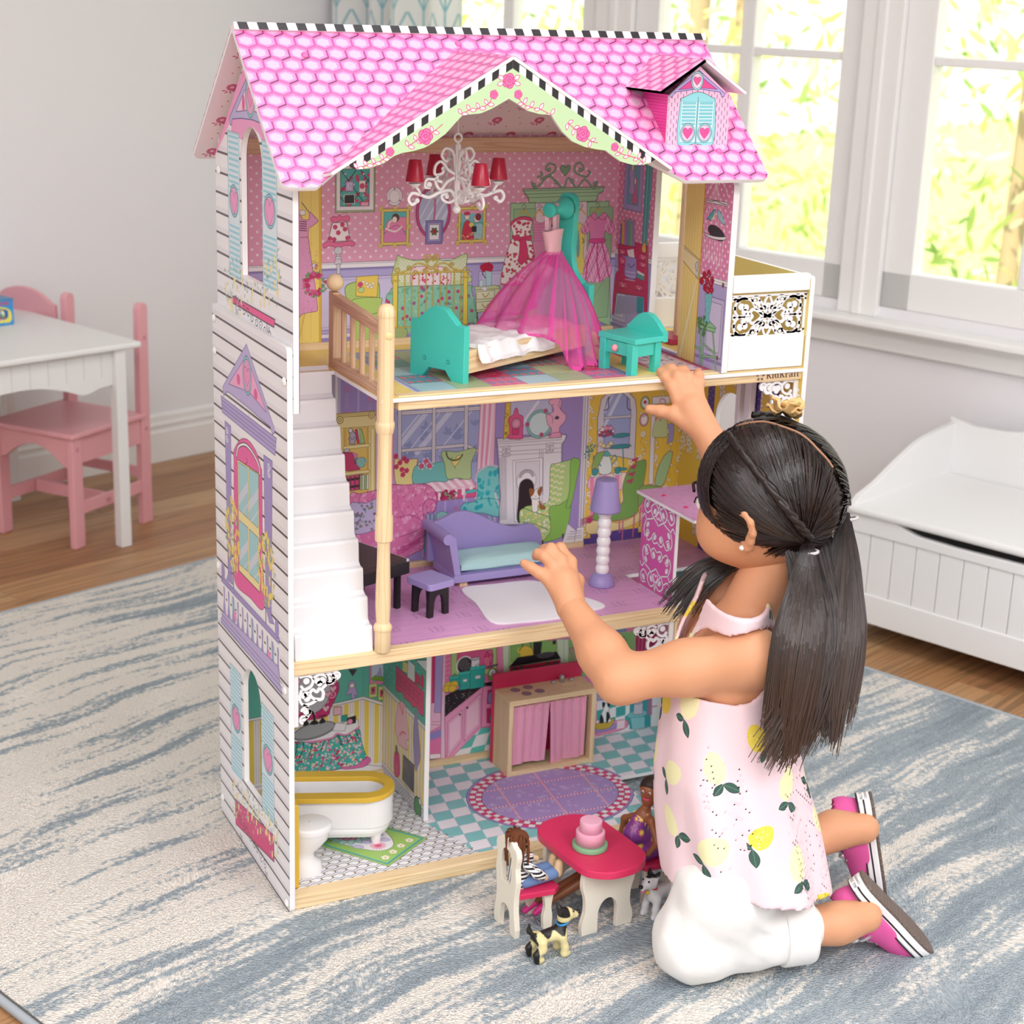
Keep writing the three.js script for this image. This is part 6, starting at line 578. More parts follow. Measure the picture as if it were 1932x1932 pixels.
// scrolled plastic brackets
{ const B = []; const b = (p, w = 3.6, cl) => B.push(band(p, w, 3, cl)); const arc = (x, y, r, a0, a1, n = 14) => Array.from({ length: n + 1 }, (_, i) => [x + cos(a0 + (a1 - a0) * i / n) * r, y + sin(a0 + (a1 - a0) * i / n) * r]);
  const H = loop([[34, -38], [22, -35], [17, -27], [21, -22], [27, -26], [31, -22], [36, -27], [36, -34]].map(([x, y]) => [x + 1, y - 2]), 6); b(H, 4, true);
  b(openc([[3, -3], [14, -2], [22, -8], [20, -18], [10, -22], [5, -16]])); b(openc([[22, -8], [32, -3], [42, -8], [42, -18], [36, -24]])); b(arc(46, -11, 6.5, 2.4, -2.6)); b(openc([[42, -18], [50, -18], [53, -12]]), 3.6); b(arc(56, -8, 5, 3.4, -1.6), 3.4);
  b(openc([[6, -22], [3, -34], [8, -44], [20, -44], [28, -40]])); b(openc([[8, -44], [16, -50], [18, -58], [12, -63]]), 3.6); b(arc(12, -55, 6, -1.2, 3)); b(arc(9, -67, 5, .2, 4.6), 3.4);
  for (const [x, y, r] of [[13, -10, 4.5], [29, -12, 4.6], [36, -12, 4.4], [32, -16, 4.2], [9, -31, 4.4], [14, -36, 4.6], [13, -29, 4], [45, -11, 3.8], [56, -9, 3.4], [12, -55, 3.8], [9, -66, 3.4], [52, -14, 3], [14, -62, 3]]) B.push(disc(x, y, r, 3, 14));
  B.push(bx(-6.5, -76, 0, 1.5, 0, 3, .8), bx(0, -2.2, 0, 58, 0, 3, .8)); const g = M(B).scale(.001, .001, .001); const gm = g.clone().scale(-1, 1, 1); { const p = gm.attributes.position, n = gm.attributes.normal; for (let i = 0; i < p.count; i += 3) for (const a of [p, n]) { const x = a.getX(i), y = a.getY(i), z = a.getZ(i); a.setXYZ(i, a.getX(i + 1), a.getY(i + 1), a.getZ(i + 1)); a.setXYZ(i + 1, x, y, z); } }
  for (const [k, x, y, l] of [[0, .0155, .3555, 'white scroll bracket in the bathroom corner'], [1, .6035, .3555, 'white scroll bracket beside the kitchen'], [1, .7935, .7155, 'white scroll bracket under the balcony']]) { const o = obj('scroll_bracket', k ? gm : g, mPlas, house, l); o.position.set(x, y, -.012); if (k) obj('screw_cover', tr(sph(.0028, 10, 6).scale(1, 1, .5), .0025, -.042, .003), mScrew, o); } }
// balcony with pierced lattice
{ const bal = new THREE.Group(); bal.name = 'balcony'; house.add(bal); bal.userData.label = 'white balcony with pierced heart lattice'; const B = [], b = (p, w = 3.6, cl) => B.push(band(p, w, 2.4, cl)); const arc = (x, y, r, a0, a1, n = 16) => Array.from({ length: n + 1 }, (_, i) => [x + cos(a0 + (a1 - a0) * i / n) * r, y + sin(a0 + (a1 - a0) * i / n) * r]);
  for (const sx of [-1, 1]) { const f = (p) => p.map(([x, y]) => [sx * x, y]); b(f(loop([[10, 0], [18, 8], [26, 10], [30, 5], [26, 0], [30, -5], [26, -10], [18, -8]], 6)), 4.2, true); for (const sy of [-1, 1]) { const g = (p) => f(p.map(([x, y]) => [x, sy * y])); b(g(arc(43, 13, 14, -1.9, 2.1)), 3.8); b(g(openc([[66, 30], [54, 25], [42, 27], [30, 24], [22, 14], [14, 6], [0, 0]])), 4); b(g(openc([[66, 22], [58, 26], [48, 30]])), 3.4); b(g(openc([[30, 24], [22, 29], [16, 24], [16, 16], [9, 8]])), 3.8); b(g(openc([[16, 24], [10, 18], [4, 13], [0, 14]])), 3.6); for (const [x, y, r] of [[46, 15, 5], [38, 13.5, 5], [40, 7, 5], [34, 4, 4.5], [52, 23.5, 3.6], [57, 13, 3], [57, 1.5, 3.2], [25, 22, 4.4], [21, 19, 3.6], [7, 12, 3.8], [4, 8, 3.4], [12, 10, 3.2]]) B.push(disc(sx * x, sy * y, r, 2.4, 12)); } }
  for (const sy of [-1, 1]) B.push(band(loop([[0, 30 * sy], [4.5, 24 * sy], [6, 19 * sy], [3, 16.5 * sy], [0, 18 * sy], [-3, 16.5 * sy], [-6, 19 * sy], [-4.5, 24 * sy]], 6), 3, 2.4, true)); B.push(bx(-67, 28.5, 0, 67, 32, 2.4, .6), bx(-67, -32, 0, 67, -28.5, 2.4, .6), bx(-67, -32, 0, -62.5, 32, 2.4, .6), bx(62.5, -32, 0, 67, 32, 2.4, .6), bx(-7, -4.4, 0, -1, 4.4, 2.4), bx(1, -4.4, 0, 7, 4.4, 2.4));
  const g = M(B).scale(.001, .001, .001); for (const [z, l] of [[-.008, 'front lattice'], [-.332, 'rear lattice']]) { const o = obj('lattice', g, mPlas, bal, l); o.position.set(.7325, .8145, z); obj('top_rail', bx(.667, .850, z - .004, .7995, .8745, z + .008, .0015), mPlas, bal); obj('bottom_rail', bx(.667, .7365, z - .004, .7985, .7845, z + .006, .0015), mPlas, bal); }
  obj('post', uvm(cyl(.0075, .0075, .27, 20).translate(.722, .876, -.232), 1), mPineD, bal, 'round wooden post'); obj('post_block', bx(.690, .7345, -.265, .742, .744, -.2, .002), mat(0xb8325c, .4), bal, 'red block under the post'); 
  const aw = [[.667, 1.012], [.685, 1.004], [.705, .992], [.712, .986], [.7135, .96], [.7125, .940], [.714, .922]], pos = [], uv = [], N = 30; for (let i = 0; i < N; i++) for (let k = 0; k < aw.length - 1; k++) { const P = (a, c) => { const z = -.215 + a / N * .1, w = k + c > 3 ? sin(a * 1.3) * .0016 : 0; return [aw[k + c][0] + w, aw[k + c][1], z]; }; for (const [a, c] of [[0, 0], [1, 0], [1, 1], [0, 0], [1, 1], [0, 1]]) { pos.push(...P(i + a, c)); uv.push((i + a) / N, (k + c) / 6); } } const ag = new THREE.BufferGeometry(); ag.setAttribute('position', new THREE.Float32BufferAttribute(pos, 3)); ag.setAttribute('uv', new THREE.Float32BufferAttribute(uv, 2)); ag.computeVertexNormals();
  const st = canvasTex(256, 16, (c) => { const C = ['#7fae3c', '#4a3f86', '#1fa0b4', '#b83058', '#d8688c', '#ecc244', '#dccf98', '#4f9a3c', '#98c05c', '#4a3f86', '#1fa0b4']; C.forEach((k, i) => { c.fillStyle = k; c.fillRect(i * 256 / 11, 0, 24, 16); }); }); obj('awning', ag, new THREE.MeshStandardMaterial({ map: st, roughness: .9, side: THREE.DoubleSide }), bal, 'rainbow striped fabric awning'); }
// lift car behind the girl
{ const lift = new THREE.Group(); lift.name = 'lift_car'; house.add(lift); lift.userData.label = 'dollhouse lift car with pink scroll-printed sides'; const tx = art(95, 145, 4, (g) => { rect(g, 0, 0, 95, 145, '#dd62b2'); const w = (p, cl) => { curve(g, p, 'rgba(120,40,80,.5)', 4.2); curve(g, p, '#f4f0f6', 2.6); }; for (const sx of [1, -1]) for (const sy of [1, -1]) { g.save(); g.translate(47.5, 72.5); g.scale(sx, sy); w([0, 8, 10, 4, 16, 12, 10, 20, 4, 16]); w([16, 12, 26, 4, 34, 10, 30, 20, 24, 16]); w([0, 70, 4, 56, 16, 42, 34, 34, 40, 18, 36, 8]); w([0, 34, 8, 40, 18, 46, 22, 58, 12, 66, 2, 60]); w([24, 52, 34, 46, 42, 54, 38, 66, 28, 64]); w([34, 34, 40, 42, 46, 36]); for (const [x, y] of [[8, 14], [30, 12], [12, 54], [34, 58], [30, 28]]) ell(g, x, y, 4, 6, '#f4f0f6', 'rgba(120,40,80,.5)', 1, .6); heart(g, 0, 50, 7, '#dd62b2', '#f4f0f6', 2); g.restore(); } }); const s = shape([[0, 0], [.1005, 0], [.1005, .147], [0, .147]]); for (const x of [.6335, .794]) { const b = obj('car_side', ext(s, .006, .0006), mBoard, lift); b.position.set(x, .368, -.150); b.rotation.y = -PI / 2; obj('printed_sheet', uvSpan(new THREE.ShapeGeometry(s), .1005, .147).translate(0, 0, .0063), print(tx), b); } const top = obj('car_roof', bx(.6155, .5155, -.152, .795, .5205, .018, .0015), mBoard, lift); const ft = artF2.clone(); ft.needsUpdate = true; obj('printed_sheet', new THREE.PlaneGeometry(.178, .168).rotateX(-PI / 2).translate(.705, .5208, -.067), print(artF2), top); for (const [x, z] of [[.640, -.11], [.640, -.045]]) obj('screw_cover', sph(.004, 10, 6).scale(1, .4, 1).translate(x, .5212, z), mat(0xd8306c, .3), top); obj('car_floor', bx(.628, .3625, -.150, .794, .368, -.04, .001), mBoard, lift); obj('guide_rail', [bx(.786, .376, -.152, .7965, .7265, -.142, .001), bx(.786, .376, -.128, .7965, .7265, -.112, .001)], mPlas, lift); }

/* ---------- dollhouse furniture ---------- */
const mTeal = mat(0x46cfc0, .32), mLil = mat(0xa294cc, .34), mBlack = mat(0x1f1c1e, .45), mRed = mat(0xc92a58, .35), mPinkR = mat(0xd8305f, .32), mYel = mat(0xe2b83f, .35), mGloss = mat(0xf3f2f4, .22);
const cloth = (c, o = {}) => mat(c, .95, o);
// soft slab with noise, for cushions, towels and blankets
function soft(w, d, h, nx, nz, f, o = {}) { const g = new THREE.BoxGeometry(w, h, d, nx, 2, nz), p = g.attributes.position; for (let i = 0; i < p.count; i++) { const x = p.getX(i), y = p.getY(i), z = p.getZ(i); const q = f(x / w, z / d, y / h); p.setXYZ(i, x + (q[1] || 0), y + q[0], z + (q[2] || 0)); } g.computeVertexNormals(); return g; }
const puff = (a, b) => Math.pow(max(0, (1 - (2 * a) ** 4) * (1 - (2 * b) ** 4)), .5);
{ // bed, turned 26.4 degrees
  const bed = thing('doll_bed', 'turquoise doll bed with pine rails and a tall dress-hanging headboard', 'bed', [.270, .734, -.050], .461);  // local x towards the head, -z towards the back wall
  const f = shape([[0, 0], [.022, 0], [.034, .014], [.064, .014], [.076, 0], [.098, 0], [.098, .079], ...openc([[.084, .080], [.075, .088], [.062, .0985], [.049, .1015], [.036, .0985], [.023, .088], [.014, .080]], 4), [0, .079]]);
  obj('footboard', tr(ext(f, .0115, .001), 0, 0, 0, 0, PI / 2, 0), mTeal, bed);
  for (const z of [-.028, -.071]) obj('bolt', tr(lathe([[0, -.001], [.0016, -.001], [.002, .0008], [.0035, .0006], [.0038, -.0005]], 14), .0002, .027, z, 0, 0, PI / 2), mat(0x2fa99c, .3), bed);
  const h = shape([[0, 0], [.024, 0], [.036, .014], [.062, .014], [.074, 0], [.098, 0], [.098, .104], ...openc([[.083, .106], [.072, .116], [.065, .13], [.0625, .15], [.0635, .18], [.064, .215], [.0625, .229], [.056, .2355], [.049, .2365], [.042, .2355], [.0355, .229], [.034, .215], [.0345, .18], [.0355, .15], [.033, .13], [.026, .116], [.015, .106]], 4), [0, .104]]);
  obj('headboard', tr(ext(h, .012, .001), .292, 0, 0, 0, PI / 2, 0), mTeal, bed);
  const pg = []; { const pr = [[.0, .0165], [.006, .0165], [.028, .0065], [.034, .006], [.0365, .0105], [.044, .011], [.046, .009]]; pg.push(tr(lathe([[0, 0], ...pr.map(([a, b]) => [b, a]), [0, .046]], 24), .292, .214, -.049, 0, 0, PI / 2)); } obj('dress_peg', pg, mTeal, bed);
  const rl = (z) => uvm(bx(.0115, .012, z - .006, .292, .044, z + .006, .001), 0); obj('side_rail', rl(-.009), mPine, bed); obj('side_rail', rl(-.089), mPine, bed); obj('mattress_board', bx(.0115, .018, -.083, .292, .034, -.015, .002), cloth(0xf0a6bc), bed);
  const at = (x, y, z) => bed.localToWorld(V(x, y, z)); bed.updateMatrixWorld();
  const pil = thing('doll_pillow', 'flat pink pillow at the head of the turquoise bed', 'pillow', at(.245, .043, -.049), .461); obj('cushion', soft(.062, .072, .018, 14, 14, (a, b, c) => [puff(a, b) * c * .006 - (1 - puff(a, b)) * c * .012]), cloth(0xf2b3c0), pil);
  const bl = thing('doll_blanket', 'white plush blanket spread on the turquoise doll bed', 'blanket', at(.115, .0455, -.052), .50); obj('fleece', soft(.175, .112, .006, 44, 30, (a, b, c) => [n2(a * 4 + 2, b * 3) * .0022 + n2(a * 60, b * 40) * .0008 - max(0, abs(b) - .40) * (b > 0 ? .20 : .12) + .001, n2(b * 5, 3) * .004, n2(a * 5, 7) * .004]), cloth(0xf6f4f6, { bumpMap: null }), bl);
  // dress over the peg
  const dr = thing('doll_dress', 'doll ball gown with satin bodice and sheer pink tulle skirt hanging from the bed', 'dress', at(.262, .214, -.049), .461);
  const w0 = V(-.004, -.060, .004), mT = mat(0xf25ab4, .8, { transparent: true, opacity: .42, side: THREE.DoubleSide }), mT2 = mat(0xee4fae, .8, { transparent: true, opacity: .72, side: THREE.DoubleSide });
  const bd = []; { const P = [], N = 28, rows = 9; const g = new THREE.CylinderGeometry(1, 1, 1, N, rows, true), p = g.attributes.position; for (let i = 0; i < p.count; i++) { const a = Math.atan2(p.getX(i), p.getZ(i)), v = .5 - p.getY(i), r = .0205 - .006 * sin(v * 1.5) + .0012 * cos(a * 3 + v * 3); p.setXYZ(i, sin(a) * r * 1.05, -.029 - v * .036 + .002 * cos(a * 2) * (1 - v), cos(a) * r * .6); } g.computeVertexNormals(); bd.push(g); } obj('bodice', bd, mat(0xf0bcc6, .28, { side: THREE.DoubleSide, phys: 1, sheen: 1, sheenColor: new THREE.Color(0xffffff) }), dr);
  for (const s of [-1, 1]) obj('strap', tr(band([[-.004, -.030], [-.007, -.015], [-.005, .003], [.0, .009], [.005, .003], [.006, -.015], [.004, -.030]], .0012, .006), -.004 + s * .004, 0, -.004 + s * .004, 0, .3, 0), mat(0xf6cdd8, .3, { transparent: true, opacity: .75, side: THREE.DoubleSide }), dr);
  dr.updateMatrixWorld(); const inv = dr.matrixWorld.clone().invert(); const wl = (x, y, z) => V(x, y, z).applyMatrix4(inv);
  const hem = [[-.02, .775, -.285], [.02, .774, -.25], [.055, .786, -.21]]; // unused guide
  const H = [wl(.360, .776, -.215), wl(.372, .778, -.17), wl(.40, .779, -.13), wl(.438, .772, -.100), wl(.452, .737, -.078), wl(.49, .736, -.095), wl(.515, .737, -.105), wl(.535, .745, -.128), wl(.545, .76, -.165), wl(.54, .785, -.21), wl(.52, .80, -.25), wl(.46, .785, -.262), wl(.40, .78, -.25)];
  const hc = new THREE.CatmullRomCurve3(H, true), N = 132, R = 18, pos = [], rib = [];
  const P = (i, r) => { const t = ((i % N) + N) % N / N, h = hc.getPoint(t), a = t * 2 * PI, v = r / R, f = sin(i * 2 * PI / N * 15) * (.1 + .9 * v) * .0058; const o = V(w0.x - cos(a) * .0145, w0.y, w0.z + sin(a) * .011); const k = Math.pow(v, 1.15), b = sin(v * PI) * .013, c = o.clone().lerp(h, k); const d = V(h.x - o.x, 0, h.z - o.z).normalize(); c.addScaledVector(d, b + f); c.y -= 0 * b; return c; };
  for (let i = 0; i < N; i++) for (let r = 0; r < R; r++) { const q = [P(i, r), P(i + 1, r), P(i + 1, r + 1), P(i, r + 1)]; for (const k of [0, 1, 2, 0, 2, 3]) pos.push(...q[k].toArray()); if (r === R - 1) for (const k of [0, 1, 2, 0, 2, 3]) rib.push(...[q[3], q[2], q[2].clone().lerp(q[1], .55), q[3].clone().lerp(q[0], .55)][k].toArray()); if (i % 9 < 2) for (const k of [0, 1, 2, 0, 2, 3]) rib.push(...q[k].toArray()); }
  const mk = (a) => { let g = new THREE.BufferGeometry(); g.setAttribute('position', new THREE.Float32BufferAttribute(a, 3)); g = mergeVertices(g, 1e-5); g.computeVertexNormals(); return g; }; obj('tulle_skirt', mk(pos), mT, dr); obj('gathered_folds', mk(rib).translate(.0003, .0004, .0003), mT2, dr);
}
{ // nightstand
  const t = thing('nightstand', 'small turquoise nightstand with arched back and pink-knobbed drawer', 'nightstand', [.5415, .734, -.0655], .255);   // local -x is the drawer side
  obj('top', bx(-.030, .0455, -.0385, .027, .0535, .0385, .001), mTeal, t); obj('arched_back', tr(ext(shape([[-.0385, .044], [.0385, .044], [.0385, .058], ...openc([[.034, .060], [.02, .073], [.008, .080], [0, .0812], [-.008, .080], [-.02, .073], [-.034, .060]], 4), [-.0385, .058]]), .0095, .001), .0265, 0, 0, 0, PI / 2, 0), mTeal, t);
  for (const x of [-.0245, .0215]) for (const z of [-.0285, .0285]) obj('leg', bx(x - .006, 0, z - .006, x + .006, .0455, z + .006, .0008), mTeal, t); for (const z of [-.029, .029]) obj('apron', bx(-.018, .026, z - .004, .015, .0455, z + .003, .0006), mTeal, t);
  const d = obj('drawer', bx(-.0275, .026, -.0225, -.021, .0445, .0225, .0006), mTeal, t); obj('knob', tr(sph(.0055, 16, 12).scale(1, 1, .8), -.0315, .0355, -.001), mat(0xee9aa8, .4), d);
}
{ // chandelier on its cord
  const c = thing('chandelier', 'white filigree doll chandelier with four red lampshades', 'chandelier', [.2935, .965, -.14], .08); const B = []; const b = (p, w = .0032, cl) => B.push(band(p, w, .003, cl).translate(0, 0, -.0015));
  for (const s of [-1, 1]) { const f = (p) => p.map(([x, y]) => [s * x * .001, y * .001]); b(f(openc([[2, 36], [4, 58], [9, 76], [20, 79], [25, 70], [18, 62], [13, 68]], 6))); b(f(openc([[3, 44], [14, 50], [26, 62], [34, 57], [35, 45], [24, 46], [20, 54]], 6))); b(f(openc([[2, 12], [10, 22], [28, 20], [44, 14], [58, 18], [70, 20], [75, 12], [70, 5], [63, 8]], 6)), .004); b(f(openc([[24, 34], [36, 38], [48, 38], [50, 28], [42, 27]], 6)), .0034); b(f(openc([[4, 40], [16, 34], [26, 24], [34, 34], [30, 44]], 6)), .0036); b(f(openc([[0, 12], [12, 6], [22, 10], [24, 16], [15, 18]], 6)), .0036); for (const [x, y, r] of [[44, 31, 4], [62, 10, 3.4], [14, 66, 2.6], [22, 52, 3], [16, 14, 3]]) B.push(disc(s * x * .001, y * .001, r * .001, .003, 14).translate(0, 0, -.0015)); b(f(openc([[56, 17], [60, 24], [66, 30], [70, 30]], 5)), .003); b(f([[2, 6], [2, 84]]), .004); }
  const pl = M(B); obj('scroll_frame', [pl, pl.clone().rotateY(PI / 2), sph(.006, 14, 10).translate(0, -.004, 0), lathe([[0, 0], [.003, .002], [.005, .01], [.003, .02], [.004, .08], [.002, .088], [0, .088]], 14)], mPlas, c); obj('ring', tr(new THREE.TorusGeometry(.0055, .0016, 8, 20), 0, .0935, 0), mPlas, c); obj('cord', tube([[0, .099, 0], [.0005, .13, -.003], [0, .165, -.006]], .0011, 12, 6), mat(0xe6e4e4, .9), c);
  for (const a of [0, PI / 2, PI, 1.5 * PI]) { const s = obj('lampshade', tr(lathe([[.0125, 0], [.0128, .0006], [.0085, .029], [0, .0292]], 24), cos(a) * .0655, .036, sin(a) * .0655), mat(0xb51f3c, .3, { side: THREE.DoubleSide }), c); obj('candle_cup', lathe([[0, -.009], [.004, -.008], [.008, -.004], [.0085, -.0025], [.003, -.002], [.003, .004], [0, .004]], 18).translate(cos(a) * .0655, .036, sin(a) * .0655), mPlas, s); }
}
{ // piano and stool
  const p = thing('toy_piano', 'black doll piano half hidden behind the white staircase', 'piano', [.173, .374, -.195], .38); obj('lid', bx(-.052, .072, -.068, .040, .079, .062, .0015), mat(0x3a302f, .35), p); obj('case', bx(-.052, .0545, -.068, .046, .0725, .062, .0015), mBlack, p); const k = obj('keyboard', bx(.0405, .0725, -.066, .046, .0765, .060, .0006), mat(0xdcdade, .4), p); obj('black_keys', Array.from({ length: 26 }, (_, i) => bx(.0405, .0765, -.062 + i * .0046, .0435, .0772, -.0606 + i * .0046)), mBlack, k); for (const [x, z] of [[-.046, .056], [.032, .050], [.032, -.055], [-.046, -.060]]) obj('leg', bx(x - .004, 0, z - .004, x + .004, .0545, z + .004, .0006), mBlack, p);
  const s = thing('piano_stool', 'lilac-topped stool with black arched legs beside the staircase', 'stool', [.2605, .374, -.127], .30); obj('seat', ext(rectS(.050, .056, .007), .010, .0012).rotateX(-PI / 2).translate(-.025, .0445, .028), mLil, s); const lg = shape([[-.0195, 0], [-.0105, 0], [-.0095, .014], ...openc([[-.0085, .024], [-.005, .031], [0, .033], [.005, .031], [.0085, .024]], 4), [.0095, .014], [.0105, 0], [.0195, 0], [.0185, .0445], [-.0185, .0445]]); for (const z of [.013, -.021]) obj('leg_panel', ext(lg, .007, .0006).translate(0, 0, z), mBlack, s);
}
{ // chaise sofa
  const s = thing('chaise_sofa', 'lilac wooden chaise sofa with rolled arm in the parlour', 'sofa', [.335, .374, -.207]); obj('base', bx(-.001, .0085, -.083, .184, .0205, 0, .0015), mLil, s); obj('back', ext(shape([[-.012, .0205], [.188, .0205], [.1885, .04], ...openc([[.184, .052], [.172, .0615], [.158, .0635], [.14, .0605], [.12, .066], [.098, .076], [.077, .087], [.055, .096], [.035, .0965], [.015, .0885], [-.0105, .081]], 5)]), .009, .001).translate(0, 0, -.088), mLil, s); obj('arm', tr(ext(shape([[0, .0205], [.011, .0205], [.001, .083], [-.012, .083]]), .082, .001), 0, 0, -.082), mLil, s); obj('arm_roll', tr(cyl(.0085, .0085, .087, 24), -.013, .0815, -.040, PI / 2), mLil, s); for (const [x, z] of [[.012, -.012], [.165, -.012], [.012, -.07], [.165, -.07]]) obj('foot', uvm(bx(x, 0, z - .006, x + .013, .0085, z + .006, .0008), 1), mPine, s);
  const c = thing('sofa_cushion', 'pale aqua seat cushion on the lilac chaise', 'cushion', [.430, .4035, -.247]); obj('pad', soft(.162, .066, .018, 24, 12, (a, b, d) => [puff(a, b) * d * .005 - (1 - puff(a, b)) * d * .010 + n2(a * 3, b * 2) * .0006]), cloth(0xb4dadb), c);
  const l = thing('doll_floor_lamp', 'lilac doll floor lamp with beaded white stem', 'lamp', [.5585, .374, -.146]); obj('base', lathe([[0, .0215], [.009, .0205], [.0155, .016], [.0195, .0085], [.0205, .002], [.020, 0], [0, 0]], 32), mLil, l); const bp = [[0, .018]]; for (let i = 0; i < 7; i++) for (let k = 0; k <= 6; k++) bp.push([.0086 + .0024 * sin(k / 6 * PI), .019 + (i + k / 6) * .0150]); bp.push([0, .124]); obj('stem', lathe(bp, 24), mGloss, l); obj('shade', lathe([[0, .1205], [.0225, .1205], [.0242, .1225], [.0238, .125], [.0168, .1695], [.0155, .1715], [0, .1717]], 36), mLil, l);
  const t = thing('doll_towel', 'white plush cloth lying on the pink parlour floor', 'cloth', [.428, .374, -.112]); const q = [[-.083, -.087], [-.03, -.088], [.037, -.079], [.060, -.02], [.0865, .058], [.04, .070], [0, .080], [-.055, .076], [-.099, .064], [-.091, -.02]]; const g = ext(shape(loop(q, 6)), .0035, .001).rotateX(-PI / 2).scale(1, 1, -1); { const ix = g; const p = g.attributes.position, n = g.attributes.normal; for (let i = 0; i < p.count; i += 3) for (const a of [p, n]) { const v = [a.getX(i), a.getY(i), a.getZ(i)]; a.setXYZ(i, a.getX(i + 1), a.getY(i + 1), a.getZ(i + 1)); a.setXYZ(i + 1, ...v); } g.computeVertexNormals(); } obj('fleece', g, cloth(0xf3f2f6), t);
}
{ // bathroom
  const t = thing('bathtub', 'white doll bathtub with a yellow rim', 'bathtub', [.128, .0185, -.158], -.355); const ov = (w, d, r) => { const s = new THREE.Shape(); s.moveTo(-w, -d); s.lineTo(w - r, -d); s.absarc(w - r, 0, d, -PI / 2, PI / 2); s.lineTo(-w, d); s.lineTo(-w, -d); return s; }; const rim = ov(.086, .0475, .0475); { const h = new THREE.Path(); h.moveTo(-.070, -.026); h.lineTo(.044, -.026); h.absarc(.044, 0, .026, -PI / 2, PI / 2); h.lineTo(-.070, .026); rim.holes.push(h); } obj('rim', ext(rim, .008, .001).rotateX(-PI / 2).translate(0, .078, 0), mYel, t); 
  const bs = new THREE.Shape(); const bw = .080, bd = .040; bs.moveTo(-bw, -bd); bs.lineTo(.044, -bd); bs.absarc(.044, 0, bd, -PI / 2, PI / 2); bs.lineTo(-bw, bd); bs.lineTo(-bw, -bd); { const h = new THREE.Path(); h.moveTo(-.069, -.0265); h.lineTo(.044, -.0265); h.absarc(.044, 0, .0265, -PI / 2, PI / 2); h.lineTo(-.069, .0265); bs.holes.push(h); } const bs2 = ov(.080, .040, .04); obj('basin', [ext(bs, .050, .003).rotateX(-PI / 2).translate(0, .030, 0), ext(bs2, .024, .010).rotateX(-PI / 2).translate(0, .014, 0)], mGloss, t); for (const [x, z] of [[.058, .022], [.058, -.022], [-.062, .022], [-.062, -.022]]) obj('foot', cyl(.009, .0065, .020, 18).translate(x, .010, z), mGloss, t);
  const w = thing('doll_toilet', 'white doll toilet with yellow wooden back in the bathroom corner', 'toilet', [.017, .0185, -.072]); obj('back_board', bx(0, 0, -.042, .008, .130, .0405, .0015), mYel, w); const P = []; const ring = (y, rx, rz, x) => ({ y, rx, rz, x }); const R = [ring(0, .0235, .021, .031), ring(.004, .0245, .022, .031), ring(.018, .0235, .020, .030), ring(.026, .017, .015, .026), ring(.034, .017, .015, .027), ring(.042, .0225, .019, .031), ring(.054, .029, .0245, .0355), ring(.063, .0305, .026, .0365), ring(.0665, .031, .0265, .037)]; const LO = (R, N = 28) => { const pos = []; const pt = (k, i) => { const r = R[k], a = i / N * 2 * PI; return [max(.008, r.x + cos(a) * r.rx), r.y, sin(a) * r.rz]; }; for (let k = 0; k < R.length - 1; k++) for (let i = 0; i < N; i++) { const q = [pt(k, i), pt(k + 1, i), pt(k + 1, i + 1), pt(k, i + 1)]; for (const j of [0, 1, 2, 0, 2, 3]) pos.push(...q[j]); } let g = new THREE.BufferGeometry(); g.setAttribute('position', new THREE.Float32BufferAttribute(pos, 3)); g = mergeVertices(g, 1e-6); g.computeVertexNormals(); return g; }; obj('bowl', LO(R), mGloss, w); obj('lid', LO([ring(.0665, .031, .0265, .037), ring(.068, .0325, .028, .0375), ring(.0755, .0325, .028, .0375), ring(.079, .0295, .0255, .037), ring(.080, .001, .001, .037)]), mGloss, w); obj('hinge', tr(cyl(.0035, .0035, .036, 14), .012, .070, 0, PI / 2), mGloss, w);
}
